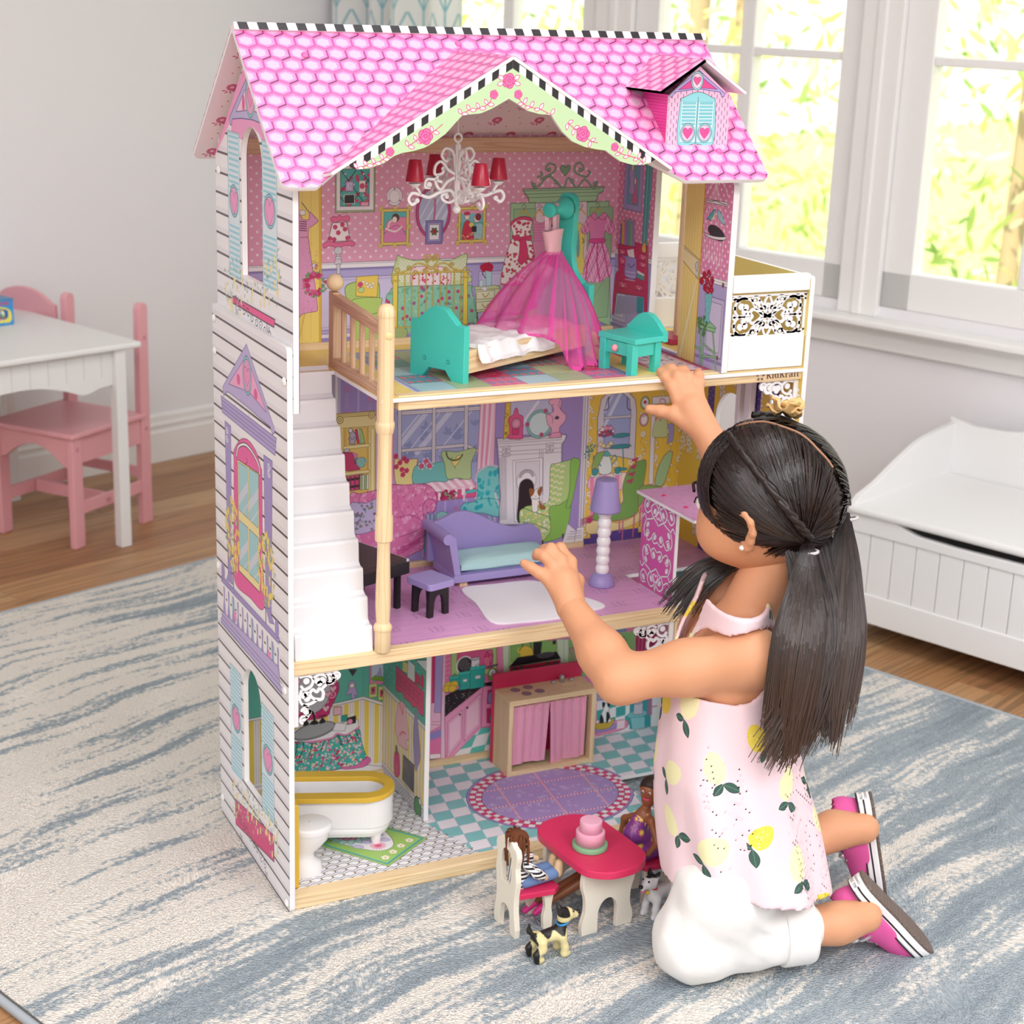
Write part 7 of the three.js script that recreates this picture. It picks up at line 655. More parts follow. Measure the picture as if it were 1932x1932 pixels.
{ // kitchen unit with gingham curtains
  const k = thing('doll_kitchen', 'pine doll kitchen unit with red splashback, hob and gingham curtains', 'kitchen', [.4545, .0185, -.2425]); const W = .1605, D = .058, H = .134; obj('side', uvm(bx(0, 0, -D, .008, H - .009, 0, .0008), 1), mPine, k); obj('side', uvm(bx(W - .008, 0, -D, W, H - .009, 0, .0008), 1), mPine, k); obj('bottom', uvm(bx(.008, 0, -D, W - .008, .008, 0, .0008), 0), mPine, k); obj('worktop', uvm(bx(0, H - .009, -D, W, H, 0, .0008), 0), mPine, k); obj('splashback', ext(rectS(.166, .160, .005), .006, .0008).translate(-.003, 0, -D - .006), mRed, k);
  for (const [x, z] of [[.030, -.042], [.055, -.045], [.041, -.022], [.066, -.024]]) obj('hob_ring', tr(cyl(.0085, .0085, .0006, 24), x, H + .0003, z), mat(0x9b8088, .5), k); obj('sink', tr(new THREE.TorusGeometry(.0130, .0010, 8, 32).scale(1, .72, 1), .1195, H + .0002, -.025, PI / 2), mPineD, k); const ms = mat(0xb9b6b4, .35, { metalness: .7 }); obj('tap', lathe([[0, .0125], [.003, .012], [.0045, .009], [.0048, 0], [0, 0]], 18).translate(.119, H, -.047), ms, k); for (const x of [.102, .136]) obj('tap_knob', lathe([[0, .005], [.0035, .0045], [.004, .0015], [.0034, 0], [0, 0]], 16).translate(x, H, -.046), ms, k);
  obj('curtain_rod', tr(cyl(.0014, .0014, W - .014, 10), W / 2, H - .017, -.012, 0, 0, PI / 2), mPineD, k); const gt = canvasTex(64, 64, (g) => { g.fillStyle = '#fbe6ee'; g.fillRect(0, 0, 64, 64); g.fillStyle = 'rgba(230,90,150,.55)'; g.fillRect(0, 0, 32, 64); g.fillRect(0, 0, 64, 32); }, { rep: [24, 42] }); const mg = new THREE.MeshStandardMaterial({ map: gt, roughness: .95, side: THREE.DoubleSide });
  for (const [x0, x1, yb, l] of [[.0095, .078, .016, 0], [.0795, .147, .011, 1]]) { const g = new THREE.PlaneGeometry(1, 1, 40, 24), p = g.attributes.position; for (let i = 0; i < p.count; i++) { const a = p.getX(i) + .5, v = .5 - p.getY(i), spread = l ? .004 * v : -.006 * v; const x = x0 + (x1 - x0) * a + (l ? (1 - a) * spread : a * spread), y = (H - .0145) + (yb - H + .0145) * v + (l ? -.004 * (1 - a) * v : .0) , z = -.0105 + sin(a * 26) * .0016 * (1 - v * .3) + sin(a * 9 + l) * .0025 * v + (v > .10 && v < .14 ? -.0015 : 0); p.setXYZ(i, x, y, z); } g.computeVertexNormals(); obj('curtain', g, mg, k); }
}
/* ---------- tea table in front of the house ---------- */
{ const mIv = mat(0xefe8d8, .5), ed = mat(0xd9c3a0, .6);
  const t = thing('doll_table', 'oval pink-topped doll table with ivory arched legs on the rug', 'table', [.390, 0, .160], .10); const ts = shape(loop([[-.050, -.062], [-.028, -.083], [.0, -.088], [.028, -.083], [.050, -.062], [.0535, -.02], [.0535, .02], [.050, .062], [.028, .083], [0, .088], [-.028, .083], [-.050, .062], [-.0535, .02], [-.0535, -.02]], 5)); obj('tabletop', ext(ts, .0115, .0015).rotateX(-PI / 2).translate(0, .1015, 0), mPinkR, t);
  const lg = shape([...openc([[-.042, 0], [-.0435, .014], [-.038, .035], [-.0385, .055], [-.044, .075], [-.042, .1015]], 4), ...openc([[.042, .1015], [.044, .075], [.0385, .055], [.038, .035], [.0435, .014], [.042, 0]], 4), [.016, 0], ...openc([[.0165, .02], [.0155, .034], [.009, .046], [0, .050], [-.009, .046], [-.0155, .034], [-.0165, .02]], 3), [-.016, 0]]); for (const z of [.040, -.056]) obj('leg_panel', ext(lg, .009, .0008).translate(0, 0, z), mIv, t);
  const chair = (p, ry, label) => { const c = thing('doll_chair', label, 'chair', p, ry, 'doll chairs at the tea table'); const bs = shape([[-.030, 0], ...openc([[-.031, .012], [-.026, .04], [-.026, .062], [-.0295, .085], [-.0265, .105], [-.030, .122], [-.0265, .132], [-.019, .1345], [-.014, .139], [-.006, .1385], [0, .142], [.006, .1385], [.014, .139], [.019, .1345], [.0265, .132], [.030, .122], [.0265, .105], [.0295, .085], [.026, .062], [.026, .04], [.031, .012]], 3), [.030, 0], [.016, 0], ...openc([[.0145, .02], [.011, .034], [0, .040], [-.011, .034], [-.0145, .02]], 3), [-.016, 0]]); const h = new THREE.Path(); h.setFromPoints([[-.012, .074], [.012, .074], [.0145, .10], [.0135, .115], [.008, .1225], [0, .1245], [-.008, .1225], [-.0135, .115], [-.0145, .10]].map(([x, y]) => V2(x, y))); bs.holes.push(h); obj('backrest', tr(ext(bs, .0085, .0007), -.0085, 0, 0, 0, PI / 2, 0), mIv, c); obj('seat', ext(shape([[0, -.028], [.052, -.034], [.062, -.026], [.062, .026], [.052, .034], [0, .028]]), .0085, .001).rotateX(-PI / 2).translate(0, .0565, 0), mPinkR, c); for (const z of [-.022, .022]) obj('front_leg', ext(shape([...openc([[-.006, 0], [-.0075, .018], [-.005, .035], [-.0085, .0565]], 4), ...openc([[.0085, .0565], [.005, .035], [.007, .018], [.0065, 0]], 4)]), .008, .0006).translate(.047, 0, z - .004), mIv, c); return c; };
  chair([.2705, 0, .1515], .05, 'ivory doll chair with pink seat holding the small striped-shirt doll'); chair([.5315, 0, .150], PI - .15, 'ivory doll chair with pink seat behind the dark-haired fashion doll');
  const k = thing('toy_cake', 'two-tier pink wooden cake on a green plate on the doll table', 'cake', [.3815, .113, .172]); obj('plate', lathe([[0, .0075], [.0235, .0075], [.025, .0065], [.025, .001], [.024, 0], [0, 0]], 40), mat(0x86b88e, .45), k); obj('lower_tier', lathe([[0, .026], [.0195, .026], [.0205, .025], [.0205, .0075], [0, .0075]], 40), mat(0xf2b3cc, .42), k); obj('upper_tier', lathe([[0, .0425], [.0145, .0425], [.0158, .0412], [.0158, .026], [0, .026]], 40), mat(0xf2b6ce, .42), k);
}
/* ---------- play table, chair, game box and bench in the room ---------- */
{ const T = thing('play_table', 'square white child\'s table with beadboard apron by the back wall', 'table', rm(.535, FL, -1.80), TH); obj('tabletop', bx(-.275, .467, -.275, .30, .482, .27, .006), mWhite, T); for (const x of [-.235, .249]) for (const z of [-.235, .246]) obj('leg', bx(x - .014, 0, z - .014, x + .014, .467, z + .014, .003), mWhite, T); const ap = shape([[-.221, .462], [.235, .462], [.235, .385], ...openc([[.20, .383], [.16, .372], [.12, .385], [.05, .402], [-.05, .402], [-.12, .385], [-.16, .372], [-.20, .383]], 4), [-.221, .385]]); for (const z of [.238, -.244]) obj('apron', ext(ap, .012, .001).translate(0, 0, z - .004), mWhite, T); for (const x of [.241, -.243]) obj('apron', tr(ext(ap, .012, .001), x, 0, 0, 0, PI / 2, 0), mWhite, T); for (let i = 0; i < 10; i++) obj('bead_groove', bx(-.2 + i * .045, .405, .2455, -.1985 + i * .045, .46, .2464), mat(0xd4d2cf, .6), T);
  const mP = mat(0xe9a9b1, .4), C = thing('child_chair', 'pastel pink wooden child\'s chair pushed up to the white table', 'chair', rm(.684, FL, -1.597), TH + .28);   // origin at the front right leg; +x towards the back, -z towards the left
  for (const [x, z] of [[0, 0], [0, -.222]]) obj('leg', bx(x, 0, z - .018, x + .034, .262, z, .003), mP, C); for (const z of [0, -.222]) { const s = shape([[.243, 0], [.277, 0], [.277, .30], ...openc([[.279, .52], [.276, .532], [.266, .538], [.254, .536], [.247, .525]], 4), [.244, .30]]); obj('back_post', ext(s, .018, .002).translate(0, 0, z - .018), mP, C); } obj('seat', bx(-.008, .262, -.248, .256, .276, .008, .005), mP, C);
  obj('crest_board', tr(ext(shape([[-.222, .40], [-.018, .40], [-.018, .505], ...openc([[-.03, .508], [-.07, .532], [-.12, .541], [-.17, .532], [-.21, .508]], 4), [-.222, .505]]), .012, .002), .254, 0, 0, 0, PI / 2, 0).rotateY(PI).translate(.514, 0, -.24), mP, C); obj('front_apron', tr(ext(shape([[0, .262], [.204, .262], [.204, .19], ...openc([[.19, .193], [.15, .222], [.10, .236], [.055, .222], [.015, .193]], 4), [0, .19]]), .012, .001), .006, 0, -.018, 0, PI / 2, 0), mP, C); for (const z of [-.004, -.224]) { obj('side_apron', bx(.034, .200, z - .010, .246, .262, z, .001), mP, C); obj('stretcher', bx(.034, .078, z - .010, .250, .108, z, .002), mP, C); } obj('stretcher', bx(.115, .078, -.222, .127, .108, -.012, .002), mP, C); obj('stretcher', bx(.246, .115, -.222, .256, .140, -.012, .002), mP, C); for (const [x, y] of [[.017, .235], [.262, .235], [.264, .455], [.12, .093]]) obj('bolt', tr(lathe([[0, .0005], [.003, .0005], [.0035, .0012], [.0055, .001], [.006, 0]], 14), x, y, .0, PI / 2), mat(0xd78f9b, .4), C);
  const B = thing('game_box', 'bright blue game box with colourful picture on the white table', 'box', rm(.574, FL + .482, -1.925), TH + .02); const bt = art(280, 60, 2, (g) => { rect(g, 0, 0, 280, 60, '#2f97d8'); blob(g, [150, 40, 200, 16, 262, 22, 270, 44, 235, 52, 180, 50], '#1f62a8', '#f2e24c', 4); speckle(g, 185, 22, 70, 26, 60, 1.5, 4, ['#d8344c', '#2fae6c', '#f0d24c', '#8a3fae', '#e8e8f0']); blob(g, [225, 50, 262, 44, 266, 26, 275, 40, 272, 52, 258, 54], '#f2e66a'); rect(g, 226, 5, 44, 3, '#c8405c'); rect(g, 236, 10, 34, 2.4, '#c8405c'); }); obj('carton', bx(-.14, 0, -.10, .14, .060, .0575, .001), mat(0x3aa0dc, .4), B); obj('printed_side', new THREE.PlaneGeometry(.28, .06).translate(0, .03, .0578), print(bt), B); obj('lid', bx(-.141, .058, -.101, .141, .0615, .0585, .001), mat(0x4b87b4, .4), B);
  const S = thing('toy_bench', 'white storage bench with curved back and beadboard front under the windows', 'bench', rm(1.545, FL, .38), TH); const h = (y) => y - FL; obj('lid', bx(-.008, h(.262), -.475, .385, h(.279), .475, .008), mWhite, S); obj('front_rail', tr(ext(shape([[-.475, h(.225)], [.475, h(.225)], [.475, h(.262)], [.36, h(.262)], ...openc([[.34, h(.254)], [.31, h(.247)], [0, h(.247)], [-.31, h(.247)], [-.34, h(.254)]], 3), [-.36, h(.262)], [-.475, h(.262)]]), .014, .002), 0, 0, 0, 0, PI / 2, 0), mWhite, S); obj('bottom_rail', bx(0, h(.038), -.475, .016, h(.099), .475, .002), mWhite, S); obj('inner_front', bx(.010, h(.09), -.47, .016, h(.23), .47), mWhite, S); for (let i = 0; i < 18; i++) obj('board', bx(.0035, h(.096), -.472 + i * .0525 + .0008, .014, h(.228), -.472 + (i + 1) * .0525 - .0008, .0015), mWhite, S); obj('back', tr(ext(shape([[-.475, h(.06)], [.475, h(.06)], [.475, h(.40)], ...openc([[.42, h(.39)], [.33, h(.395)], [.22, h(.42)], [.13, h(.412)], [0, h(.44)], [-.13, h(.412)], [-.22, h(.42)], [-.33, h(.385)], [-.42, h(.388)]], 5), [-.475, h(.395)]]), .014, .002), .385, 0, 0, 0, PI / 2, 0), mWhite, S); for (const z of [-.475, .461]) obj('end_panel', ext(shape([[.0, h(.0)], [.05, h(0)], [.36, h(0)], [.395, h(0)], [.395, h(.39)], ...openc([[.36, h(.388)], [.25, h(.375)], [.16, h(.345)], [.08, h(.312)], [.02, h(.295)]], 4), [0, h(.28)]]), .014, .002).translate(0, 0, z), mWhite, S); obj('box_floor', bx(.02, h(.045), -.46, .385, h(.06), .46), mWhite, S);
}

/* ---------- figures: signed distance fields meshed with surface nets ---------- */
const smin = (a, b, k) => { const h = max(k - abs(a - b), 0) / k; return min(a, b) - h * h * k * .25; };
// tapered capsules [A, B, ra, rb]
const field = (L, k) => { const C = L.map(([a, b, r, s = r]) => { a = a.isVector3 ? a : va(a); b = b.isVector3 ? b : va(b); const d = b.clone().sub(a); return [a.x, a.y, a.z, d.x, d.y, d.z, d.lengthSq() || 1e-12, r, s - r]; });
  return (x, y, z) => { let D = 1e3; for (const c of C) { const px = x - c[0], py = y - c[1], pz = z - c[2]; let t = (px * c[3] + py * c[4] + pz * c[5]) / c[6]; t = t < 0 ? 0 : t > 1 ? 1 : t; const u = px - t * c[3], v = py - t * c[4], w = pz - t * c[5]; const d = Math.sqrt(u * u + v * v + w * w) - c[7] - c[8] * t; D = d - D > k ? D : smin(D, d, k); } return D; }; };
function nets(f, lo, hi, c) {
  const n = [0, 1, 2].map((i) => Math.ceil((hi[i] - lo[i]) / c) + 1), [X, Y, Z] = n, F = new Float32Array(X * Y * Z), id = new Int32Array(X * Y * Z).fill(-1), pos = [], ind = [];
  for (let k = 0, q = 0; k < Z; k++) for (let j = 0; j < Y; j++) for (let i = 0; i < X; i++, q++) F[q] = f(lo[0] + i * c, lo[1] + j * c, lo[2] + k * c);
  const S = [1, X, X * Y], at = (i, j, k) => i + j * X + k * X * Y;
  for (let k = 0; k < Z - 1; k++) for (let j = 0; j < Y - 1; j++) for (let i = 0; i < X - 1; i++) { const q = at(i, j, k); let m = 0, s = [0, 0, 0], e = 0; for (let a = 0; a < 8; a++) if (F[q + (a & 1) + (a >> 1 & 1) * X + (a >> 2) * S[2]] < 0) m |= 1 << a; if (!m || m === 255) continue;
    for (let a = 0; a < 8; a++) for (let d = 0; d < 3; d++) if (!(a >> d & 1)) { const b = a | 1 << d; if ((m >> a & 1) === (m >> b & 1)) continue; const fa = F[q + (a & 1) + (a >> 1 & 1) * X + (a >> 2) * S[2]], fb = F[q + (b & 1) + (b >> 1 & 1) * X + (b >> 2) * S[2]], t = fa / (fa - fb); for (let g = 0; g < 3; g++) s[g] += (a >> g & 1) + (g === d ? t : 0); e++; }
    id[q] = pos.length / 3; pos.push(lo[0] + (i + s[0] / e) * c, lo[1] + (j + s[1] / e) * c, lo[2] + (k + s[2] / e) * c); }
  for (let k = 1; k < Z - 1; k++) for (let j = 1; j < Y - 1; j++) for (let i = 1; i < X - 1; i++) { const q = at(i, j, k); for (let d = 0; d < 3; d++) { const a = F[q] < 0, b = F[q + S[d]] < 0; if (a === b) continue; const u = S[(d + 1) % 3], v = S[(d + 2) % 3], w = [id[q - u - v], id[q - v], id[q], id[q - u]]; if (w.some((o) => o < 0)) continue; a ? ind.push(w[0], w[1], w[2], w[0], w[2], w[3]) : ind.push(w[0], w[2], w[1], w[0], w[3], w[2]); } }
  const g = new THREE.BufferGeometry(); g.setAttribute('position', new THREE.Float32BufferAttribute(pos, 3)); g.setIndex(ind); g.computeVertexNormals(); g.setAttribute('uv', new THREE.Float32BufferAttribute(new Float32Array(pos.length / 3 * 2), 2)); return g;
}
const boundsOf = (L, m) => { const lo = [9, 9, 9], hi = [-9, -9, -9]; for (const [a, b, r, s = r] of L) for (const p of [a, b]) { const q = p.isVector3 ? p.toArray() : p; for (let i = 0; i < 3; i++) { lo[i] = min(lo[i], q[i] - max(r, s) - m); hi[i] = max(hi[i], q[i] + max(r, s) + m); } } return [lo, hi]; };
const capMesh = (L, k, c, f2) => { const f = field(L, k); return nets(f2 ? (x, y, z) => f2(f(x, y, z), x, y, z) : f, ...boundsOf(L, k + 2 * c), c); };
const paint = (g, fn) => { const p = g.attributes.position, C = new Float32Array(p.count * 3), c = new THREE.Color(); for (let i = 0; i < p.count; i++) { c.set(fn(p.getX(i), p.getY(i), p.getZ(i))); C.set([c.r, c.g, c.b], 3 * i); } g.setAttribute('color', new THREE.BufferAttribute(C, 3)); return g; };
const chain = (pts, rs) => pts.slice(1).map((p, i) => [pts[i], p, rs[i], rs[i + 1]]);

/* ---------- the girl ---------- */
const girl = thing('person', 'kneeling girl in a pink lemon-print top reaching into the dollhouse', 'person');
const mSkin = mat(0xdda079, .55, { phys: 1, sheen: .3, sheenRoughness: .6, sheenColor: new THREE.Color(0xffc9a0) }), mDenim = mat(0xf1efec, .85);
const Fh = V(-.456, -.10, -.88).normalize(), Uh0 = V(-.16, 1, .10), Lh = Uh0.clone().cross(Fh).normalize(), Uh = Fh.clone().cross(Lh).normalize(), HC = va([.574,.6219,.2583]);
const hd = (f, l, u) => HC.clone().addScaledVector(Fh, f).addScaledVector(Lh, l).addScaledVector(Uh, u);
const Ft = V(-.9, 0, -.43).normalize(), Lt = V(-.43, 0, .9).normalize();
const shL = va([.5112,.4428,.3352]), elL = va([.3713,.3968,.2469]), wrL = va([.3679,.4502,.1104]), shR = va([.5657,.4009,.1431]), elR = va([.6275,.5569,.1495]), wrR = va([.5914,.6662,.0768]);
const chest = va([.5357,.3863,.2499]), waist = va([.5279,.2645,.2819]), pelv = va([.5369,.1829,.3142]), neck = va([.5374,.4891,.2507]);
const hipL = pelv.clone().addScaledVector(Lt, .062), hipR = pelv.clone().addScaledVector(Lt, -.062), kneeL = va([.4428,.061,.3596]), kneeR = va([.5287,.0783,.2643]), anL = va([.6363,.0651,.4093]), anR = va([.7183,.1246,.2778]);
kneeL.y = .056; kneeR.y = .056;
{ // skin: body, head and hands as one geometry
  const body = [[pelv, waist, .07, .066], [waist, chest, .066, .068], [chest.clone().addScaledVector(Lt, .045), chest.clone().addScaledVector(Lt, -.045), .055], [va(neck.toArray()).add(V(.012, -.05, .0)), hd(-.018, 0, -.055), .041, .036], [chest.clone().add(V(.01, .045, 0)), shL, .040, .036], [chest.clone().add(V(.01, .045, 0)), shR, .040, .034], [shL, mixv(shL, elL, .5), .0365, .0335], [mixv(shL, elL, .5), elL, .0335, .0295], [elL, mixv(elL, wrL, .35), .029, .0295], [mixv(elL, wrL, .35), wrL, .0295, .0205], [shR, elR, .034, .028], [elR, wrR, .029, .0215], [hipL, kneeL, .052, .035], [hipR, kneeR, .052, .035], [kneeL, anL, .038, .0245], [kneeR, anR, .038, .0245], [anL, va([.6796,.0682,.4121]), .0245, .0235], [anR, va([.7568,.129,.2953]), .0245, .0235]];
  const G = [capMesh(body, .022, .006)];
  // head in its own grid: ellipsoid skull, cheeks, nose, jaw, ears
  const E = (p, f, l, u, a, b, c) => { const x = (p[0] - f) / a, y = (p[1] - l) / b, z = (p[2] - u) / c, r = Math.sqrt(x * x + y * y + z * z); return (r - 1) * min(a, b, c); };
  const ear = []; for (const s of [1, -1]) { const o = (f, u, l = .074) => [f, s * l, u]; ear.push(...chain([o(-.003, -.008, .071), o(.004, .006, .073), o(-.001, .017, .077), o(-.013, .020, .081), o(-.021, .010, .083), o(-.021, -.006, .081), o(-.014, -.020, .077), o(-.006, -.031, .073), o(-.001, -.026, .071)], [.004, .004, .0042, .0045, .0046, .0048, .0052, .0062, .005]), [o(-.010, .006, .072), o(-.010, -.016, .071), .006, .007], [o(-.012, .010, .0765), o(-.013, -.012, .0755), .0036, .0038]); } const earF = field(ear, .004);
  const nose = field([[[.088, 0, .012], [.100, 0, -.018], .007, .0085], [[.092, .009, -.021], [.092, -.009, -.021], .006], [[.086, .014, -.047], [.086, -.014, -.047], .0055], [[.085, .010, -.054], [.085, -.010, -.054], .0058], [[.074, 0, -.078], [.070, 0, -.080], .016]], .008);
  const R = .15, hg = nets((x, y, z) => { const p = [x, y, z]; let d = E(p, -.006, 0, .014, .094, .0745, .088); d = smin(d, E(p, .022, 0, -.030, .068, .062, .066), .03); for (const s of [1, -1]) d = smin(d, E(p, .050, s * .036, -.036, .036, .031, .032), .022); d = smin(d, nose(x, y, z), .012); for (const s of [1, -1]) d = max(d, -E(p, .091, s * .030, .004, .013, .015, .009)); d = smin(d, earF(x, y, z), .005); return d; }, [-R, -R, -R], [R, R, R], .0034);
  const mx = new THREE.Matrix4().makeBasis(Fh, Lh, Uh).setPosition(HC); if (mx.determinant() < 0) throw 0; G.push(hg.applyMatrix4(mx));
  // hands
  const hand = (w, P, fingers, thumb) => { const L = []; for (const f of fingers) { L.push([w, f[0], .0165, .0088]); L.push(...chain(f, [.0083, .0076, .0070, .0062])); } L.push([w, thumb[0], .0165, .0105], ...chain(thumb, [.0100, .0082, .0068])); L.push([w, P, .020, .0215]); return capMesh(L, .0055, .0026); };
  G.push(hand(wrL, va([.371,.4751,.0801]), [[[.3506,.4813,.0679],[.3416,.4873,.0591],[.3348,.4919,.0495],[.3285,.4959,.0403]], [[.3608,.496,.0644],[.3546,.5067,.0496],[.3507,.507,.0393],[.3509,.5005,.0312]], [[.3752,.5012,.0616],[.3673,.5146,.0449],[.3649,.5089,.0306],[.3661,.4979,.0209]], [[.3903,.4973,.0599],[.3845,.5117,.0392],[.3835,.5039,.0239],[.3849,.4932,.0155]]].map((f) => f.map(va)), [[.4007,.4686,.062],[.401,.477,.0348],[.3993,.4782,.0184]].map(va)));
  G.push(hand(wrR, va([.5817,.698,.046]), [[[.5664,.7107,.0295],[.5627,.726,.0178],[.5616,.7363,.0009],[.5608,.7413,-.0118]], [[.5752,.7182,.0313],[.5726,.7395,.0157],[.5734,.7463,-.0026],[.5716,.7459,-.0127]], [[.5848,.7211,.0338],[.5865,.7383,.0218],[.5883,.7442,.0066],[.5884,.7443,-.0038]], [[.5937,.7169,.0385],[.6005,.7315,.0299],[.6061,.7387,.0185],[.6102,.742,.01]]].map((f) => f.map(va)), [[.5582,.6907,.0369],[.5454,.6923,.0231],[.5332,.6932,.0097]].map(va)));
  const flip = (g) => { return g; };
  obj('body', M(G.map((g) => g.clone())).clone() && mergeGeometries(G.map((g) => { const h = g.clone(); h.deleteAttribute('uv'); return h; })), mSkin, girl);
  for (const s of [1, -1]) { const e = obj('eye', sph(.0115, 20, 14).translate(...hd(.079, s * .030, .003).toArray()), mat(0xf2efea, .25), girl); obj('iris', sph(.0062, 16, 10).translate(...hd(.0855, s * .030, .003).toArray()), mat(0x23150f, .2), e); const lash = [0, 1, 2, 3, 4].map((k) => hd(.0905 - abs(k - 2) * .0012, s * (.020 + k * .005), .010 - abs(k - 2) * .0015)); obj('eyelashes', tube(lash, .0011, 12, 5), mat(0x120c0a, .6), e); obj('eyebrow', tube([hd(.094, s * .016, .026), hd(.092, s * .030, .030), hd(.083, s * .045, .026)], .0022, 10, 5), mat(0x2a1b16, .8), girl); }
  obj('lips', tube([hd(.0895, .013, -.0505), hd(.0945, .006, -.0480), hd(.0945, 0, -.0492), hd(.0945, -.006, -.0480), hd(.0895, -.013, -.0505)], .0026, 16, 6), mat(0xb9635c, .45), girl);
  obj('pearl_earring', sph(.0040, 16, 12).translate(...hd(.0, .0775, -.031).toArray()), mat(0xf6efe6, .15, { phys: 1, clearcoat: 1 }), girl);
}
{ // sleeveless top with a lemon print
  const axis = (y) => { const a = [pelv, waist, chest, neck].map((v) => v.clone()); a[0].y -= .03; let i = y < a[1].y ? 0 : y < a[2].y ? 1 : 2; const t = (y - a[i].y) / (a[i + 1].y - a[i].y); return a[i].clone().lerp(a[i + 1], max(-.6, min(1.2, t))); };
  const yh = pelv.y - .058, yn = chest.y + .085; const P = [[0, .109, .131], [.25, .103, .120], [.55, .090, .106], [.8, .077, .104], [.92, .064, .110], [1, .050, .110], [1.2, .03, .10]];
  const prof = (t) => { let i = 0; while (i < P.length - 2 && t > P[i + 1][0]) i++; const q = max(0, min(1, (t - P[i][0]) / (P[i + 1][0] - P[i][0]))); return [P[i][1] + (P[i + 1][1] - P[i][1]) * q, P[i][2] + (P[i + 1][2] - P[i][2]) * q]; };
  const sL = field([[shL.clone().addScaledVector(Lt, -.012), shL.clone().addScaledVector(Lt, .09).add(V(0, -.012, 0)), .042, .054], [shL.clone().add(V(-.02, -.014, .02)), mixv(shL, elL, .35), .046]], .01), sR = field([[shR.clone().addScaledVector(Lt, .012), shR.clone().addScaledVector(Lt, -.09), .046, .055]], .01), nk = field([[neck.clone().add(V(.012, -.012, 0)), neck.clone().add(V(0, .09, 0)), .050, .066], [neck.clone().addScaledVector(Ft, .06).add(V(0, -.035, 0)), neck.clone().addScaledVector(Ft, .09).add(V(0, .05, 0)), .034, .05]], .02);
  const f = (x, y, z) => { const c = axis(y), t = (y - yh) / (yn - yh), [a, b] = prof(t), dx = x - c.x, dz = z - c.z, ff = dx * Ft.x + dz * Ft.z, ll = dx * Lt.x + dz * Lt.z, an = Math.atan2(ll / b, ff / a), w = max(0, 1 - t); const r = Math.hypot(ff / a, ll / b); let d = (r - 1 - w * (.035 * sin(an * 7 + t * 3) + .025 * sin(an * 11 + 2) + .02 * sin(an * 4 + t * 9))) * min(a, b); d = abs(d) - .0026; const hem = yh - .008 * cos(an * 2) + .010 * sin(an + 1); d = max(d, hem - y); d = max(d, -(sL(x, y, z))); d = max(d, -(sR(x, y, z))); d = max(d, -nk(x, y, z)); d = max(d, y - (yn + .03)); return d; };
  const g = nets(f, [pelv.x - .18, yh - .03, pelv.z - .17], [pelv.x + .18, yn + .05, pelv.z + .17], .0036), p = g.attributes.position, u = g.attributes.uv; for (let i = 0; i < p.count; i++) { const c = axis(p.getY(i)), dx = p.getX(i) - c.x, dz = p.getZ(i) - c.z; u.setXY(i, Math.atan2(dx * Ft.x + dz * Ft.z, dx * Lt.x + dz * Lt.z) * .105 / .24, p.getY(i) / .24); }
  { const ix = g.index.array, uu = u.array; const h = g.toNonIndexed(), v = h.attributes.uv; for (let i = 0; i < v.count; i += 3) { const m = max(v.getX(i), v.getX(i + 1), v.getX(i + 2)); for (let k = 0; k < 3; k++) if (m - v.getX(i + k) > 1) v.setX(i + k, v.getX(i + k) + 2 * PI * .105 / .24); }
    const t = canvasTex(960, 960, (c) => { c.scale(4, 4); c.fillStyle = '#f3d7de'; c.fillRect(0, 0, 240, 240); const lemon = (x, y, r, a, b) => { for (const [ox, oy] of [[0, 0], [240, 0], [-240, 0], [0, 240], [0, -240]]) { c.save(); c.translate(x + ox, y + oy); c.rotate(a); blob(c, [-r * 1.25, 0, -r * .85, -r * .55, 0, -r * .82, r * .8, -r * .6, r * 1.05, -r * .15, r * 1.3, 0, r * 1.02, r * .2, r * .8, r * .6, 0, r * .82, -r * .85, r * .55], b ? '#f5dc55' : '#f4f0bf'); if (b) speckle(c, -r * .7, -r * .6, r * 1.4, r * 1.2, 40, .5, 1, ['#fbeb8c', '#f0c93c', '#fff6cc']); c.restore(); } }, lf = (x, y, l, a) => { leaf(c, x, y, l, a, '#3f5f55', '#2c463e', .6, .26); line(c, [x, y, x + cos(a) * l * .9, y + sin(a) * l * .9], '#7f9a8c', .5); };
      for (const [x, y, r, a, b] of [[40, 40, 19, .7, 0], [110, 30, 17, 2.2, 0], [180, 60, 18, 1.3, 0], [70, 110, 19, .9, 0], [140, 130, 17, .2, 1], [215, 140, 16, 2, 1], [30, 180, 17, 1.8, 0], [100, 205, 18, .4, 0], [170, 205, 18, 1.1, 0], [222, 18, 15, .5, 1]]) { lemon(x, y, r, a, b); lf(x + cos(a + .3) * r * 1.2, y + sin(a + .3) * r * 1.2, 22, a + 1.1); lf(x + cos(a + .3) * r * 1.2, y + sin(a + .3) * r * 1.2, 18, a - .9); } }); obj('lemon_top', h, new THREE.MeshStandardMaterial({ map: t, roughness: .9, side: THREE.DoubleSide }), girl, 'pale pink sleeveless top printed with lemons and leaves'); }
}
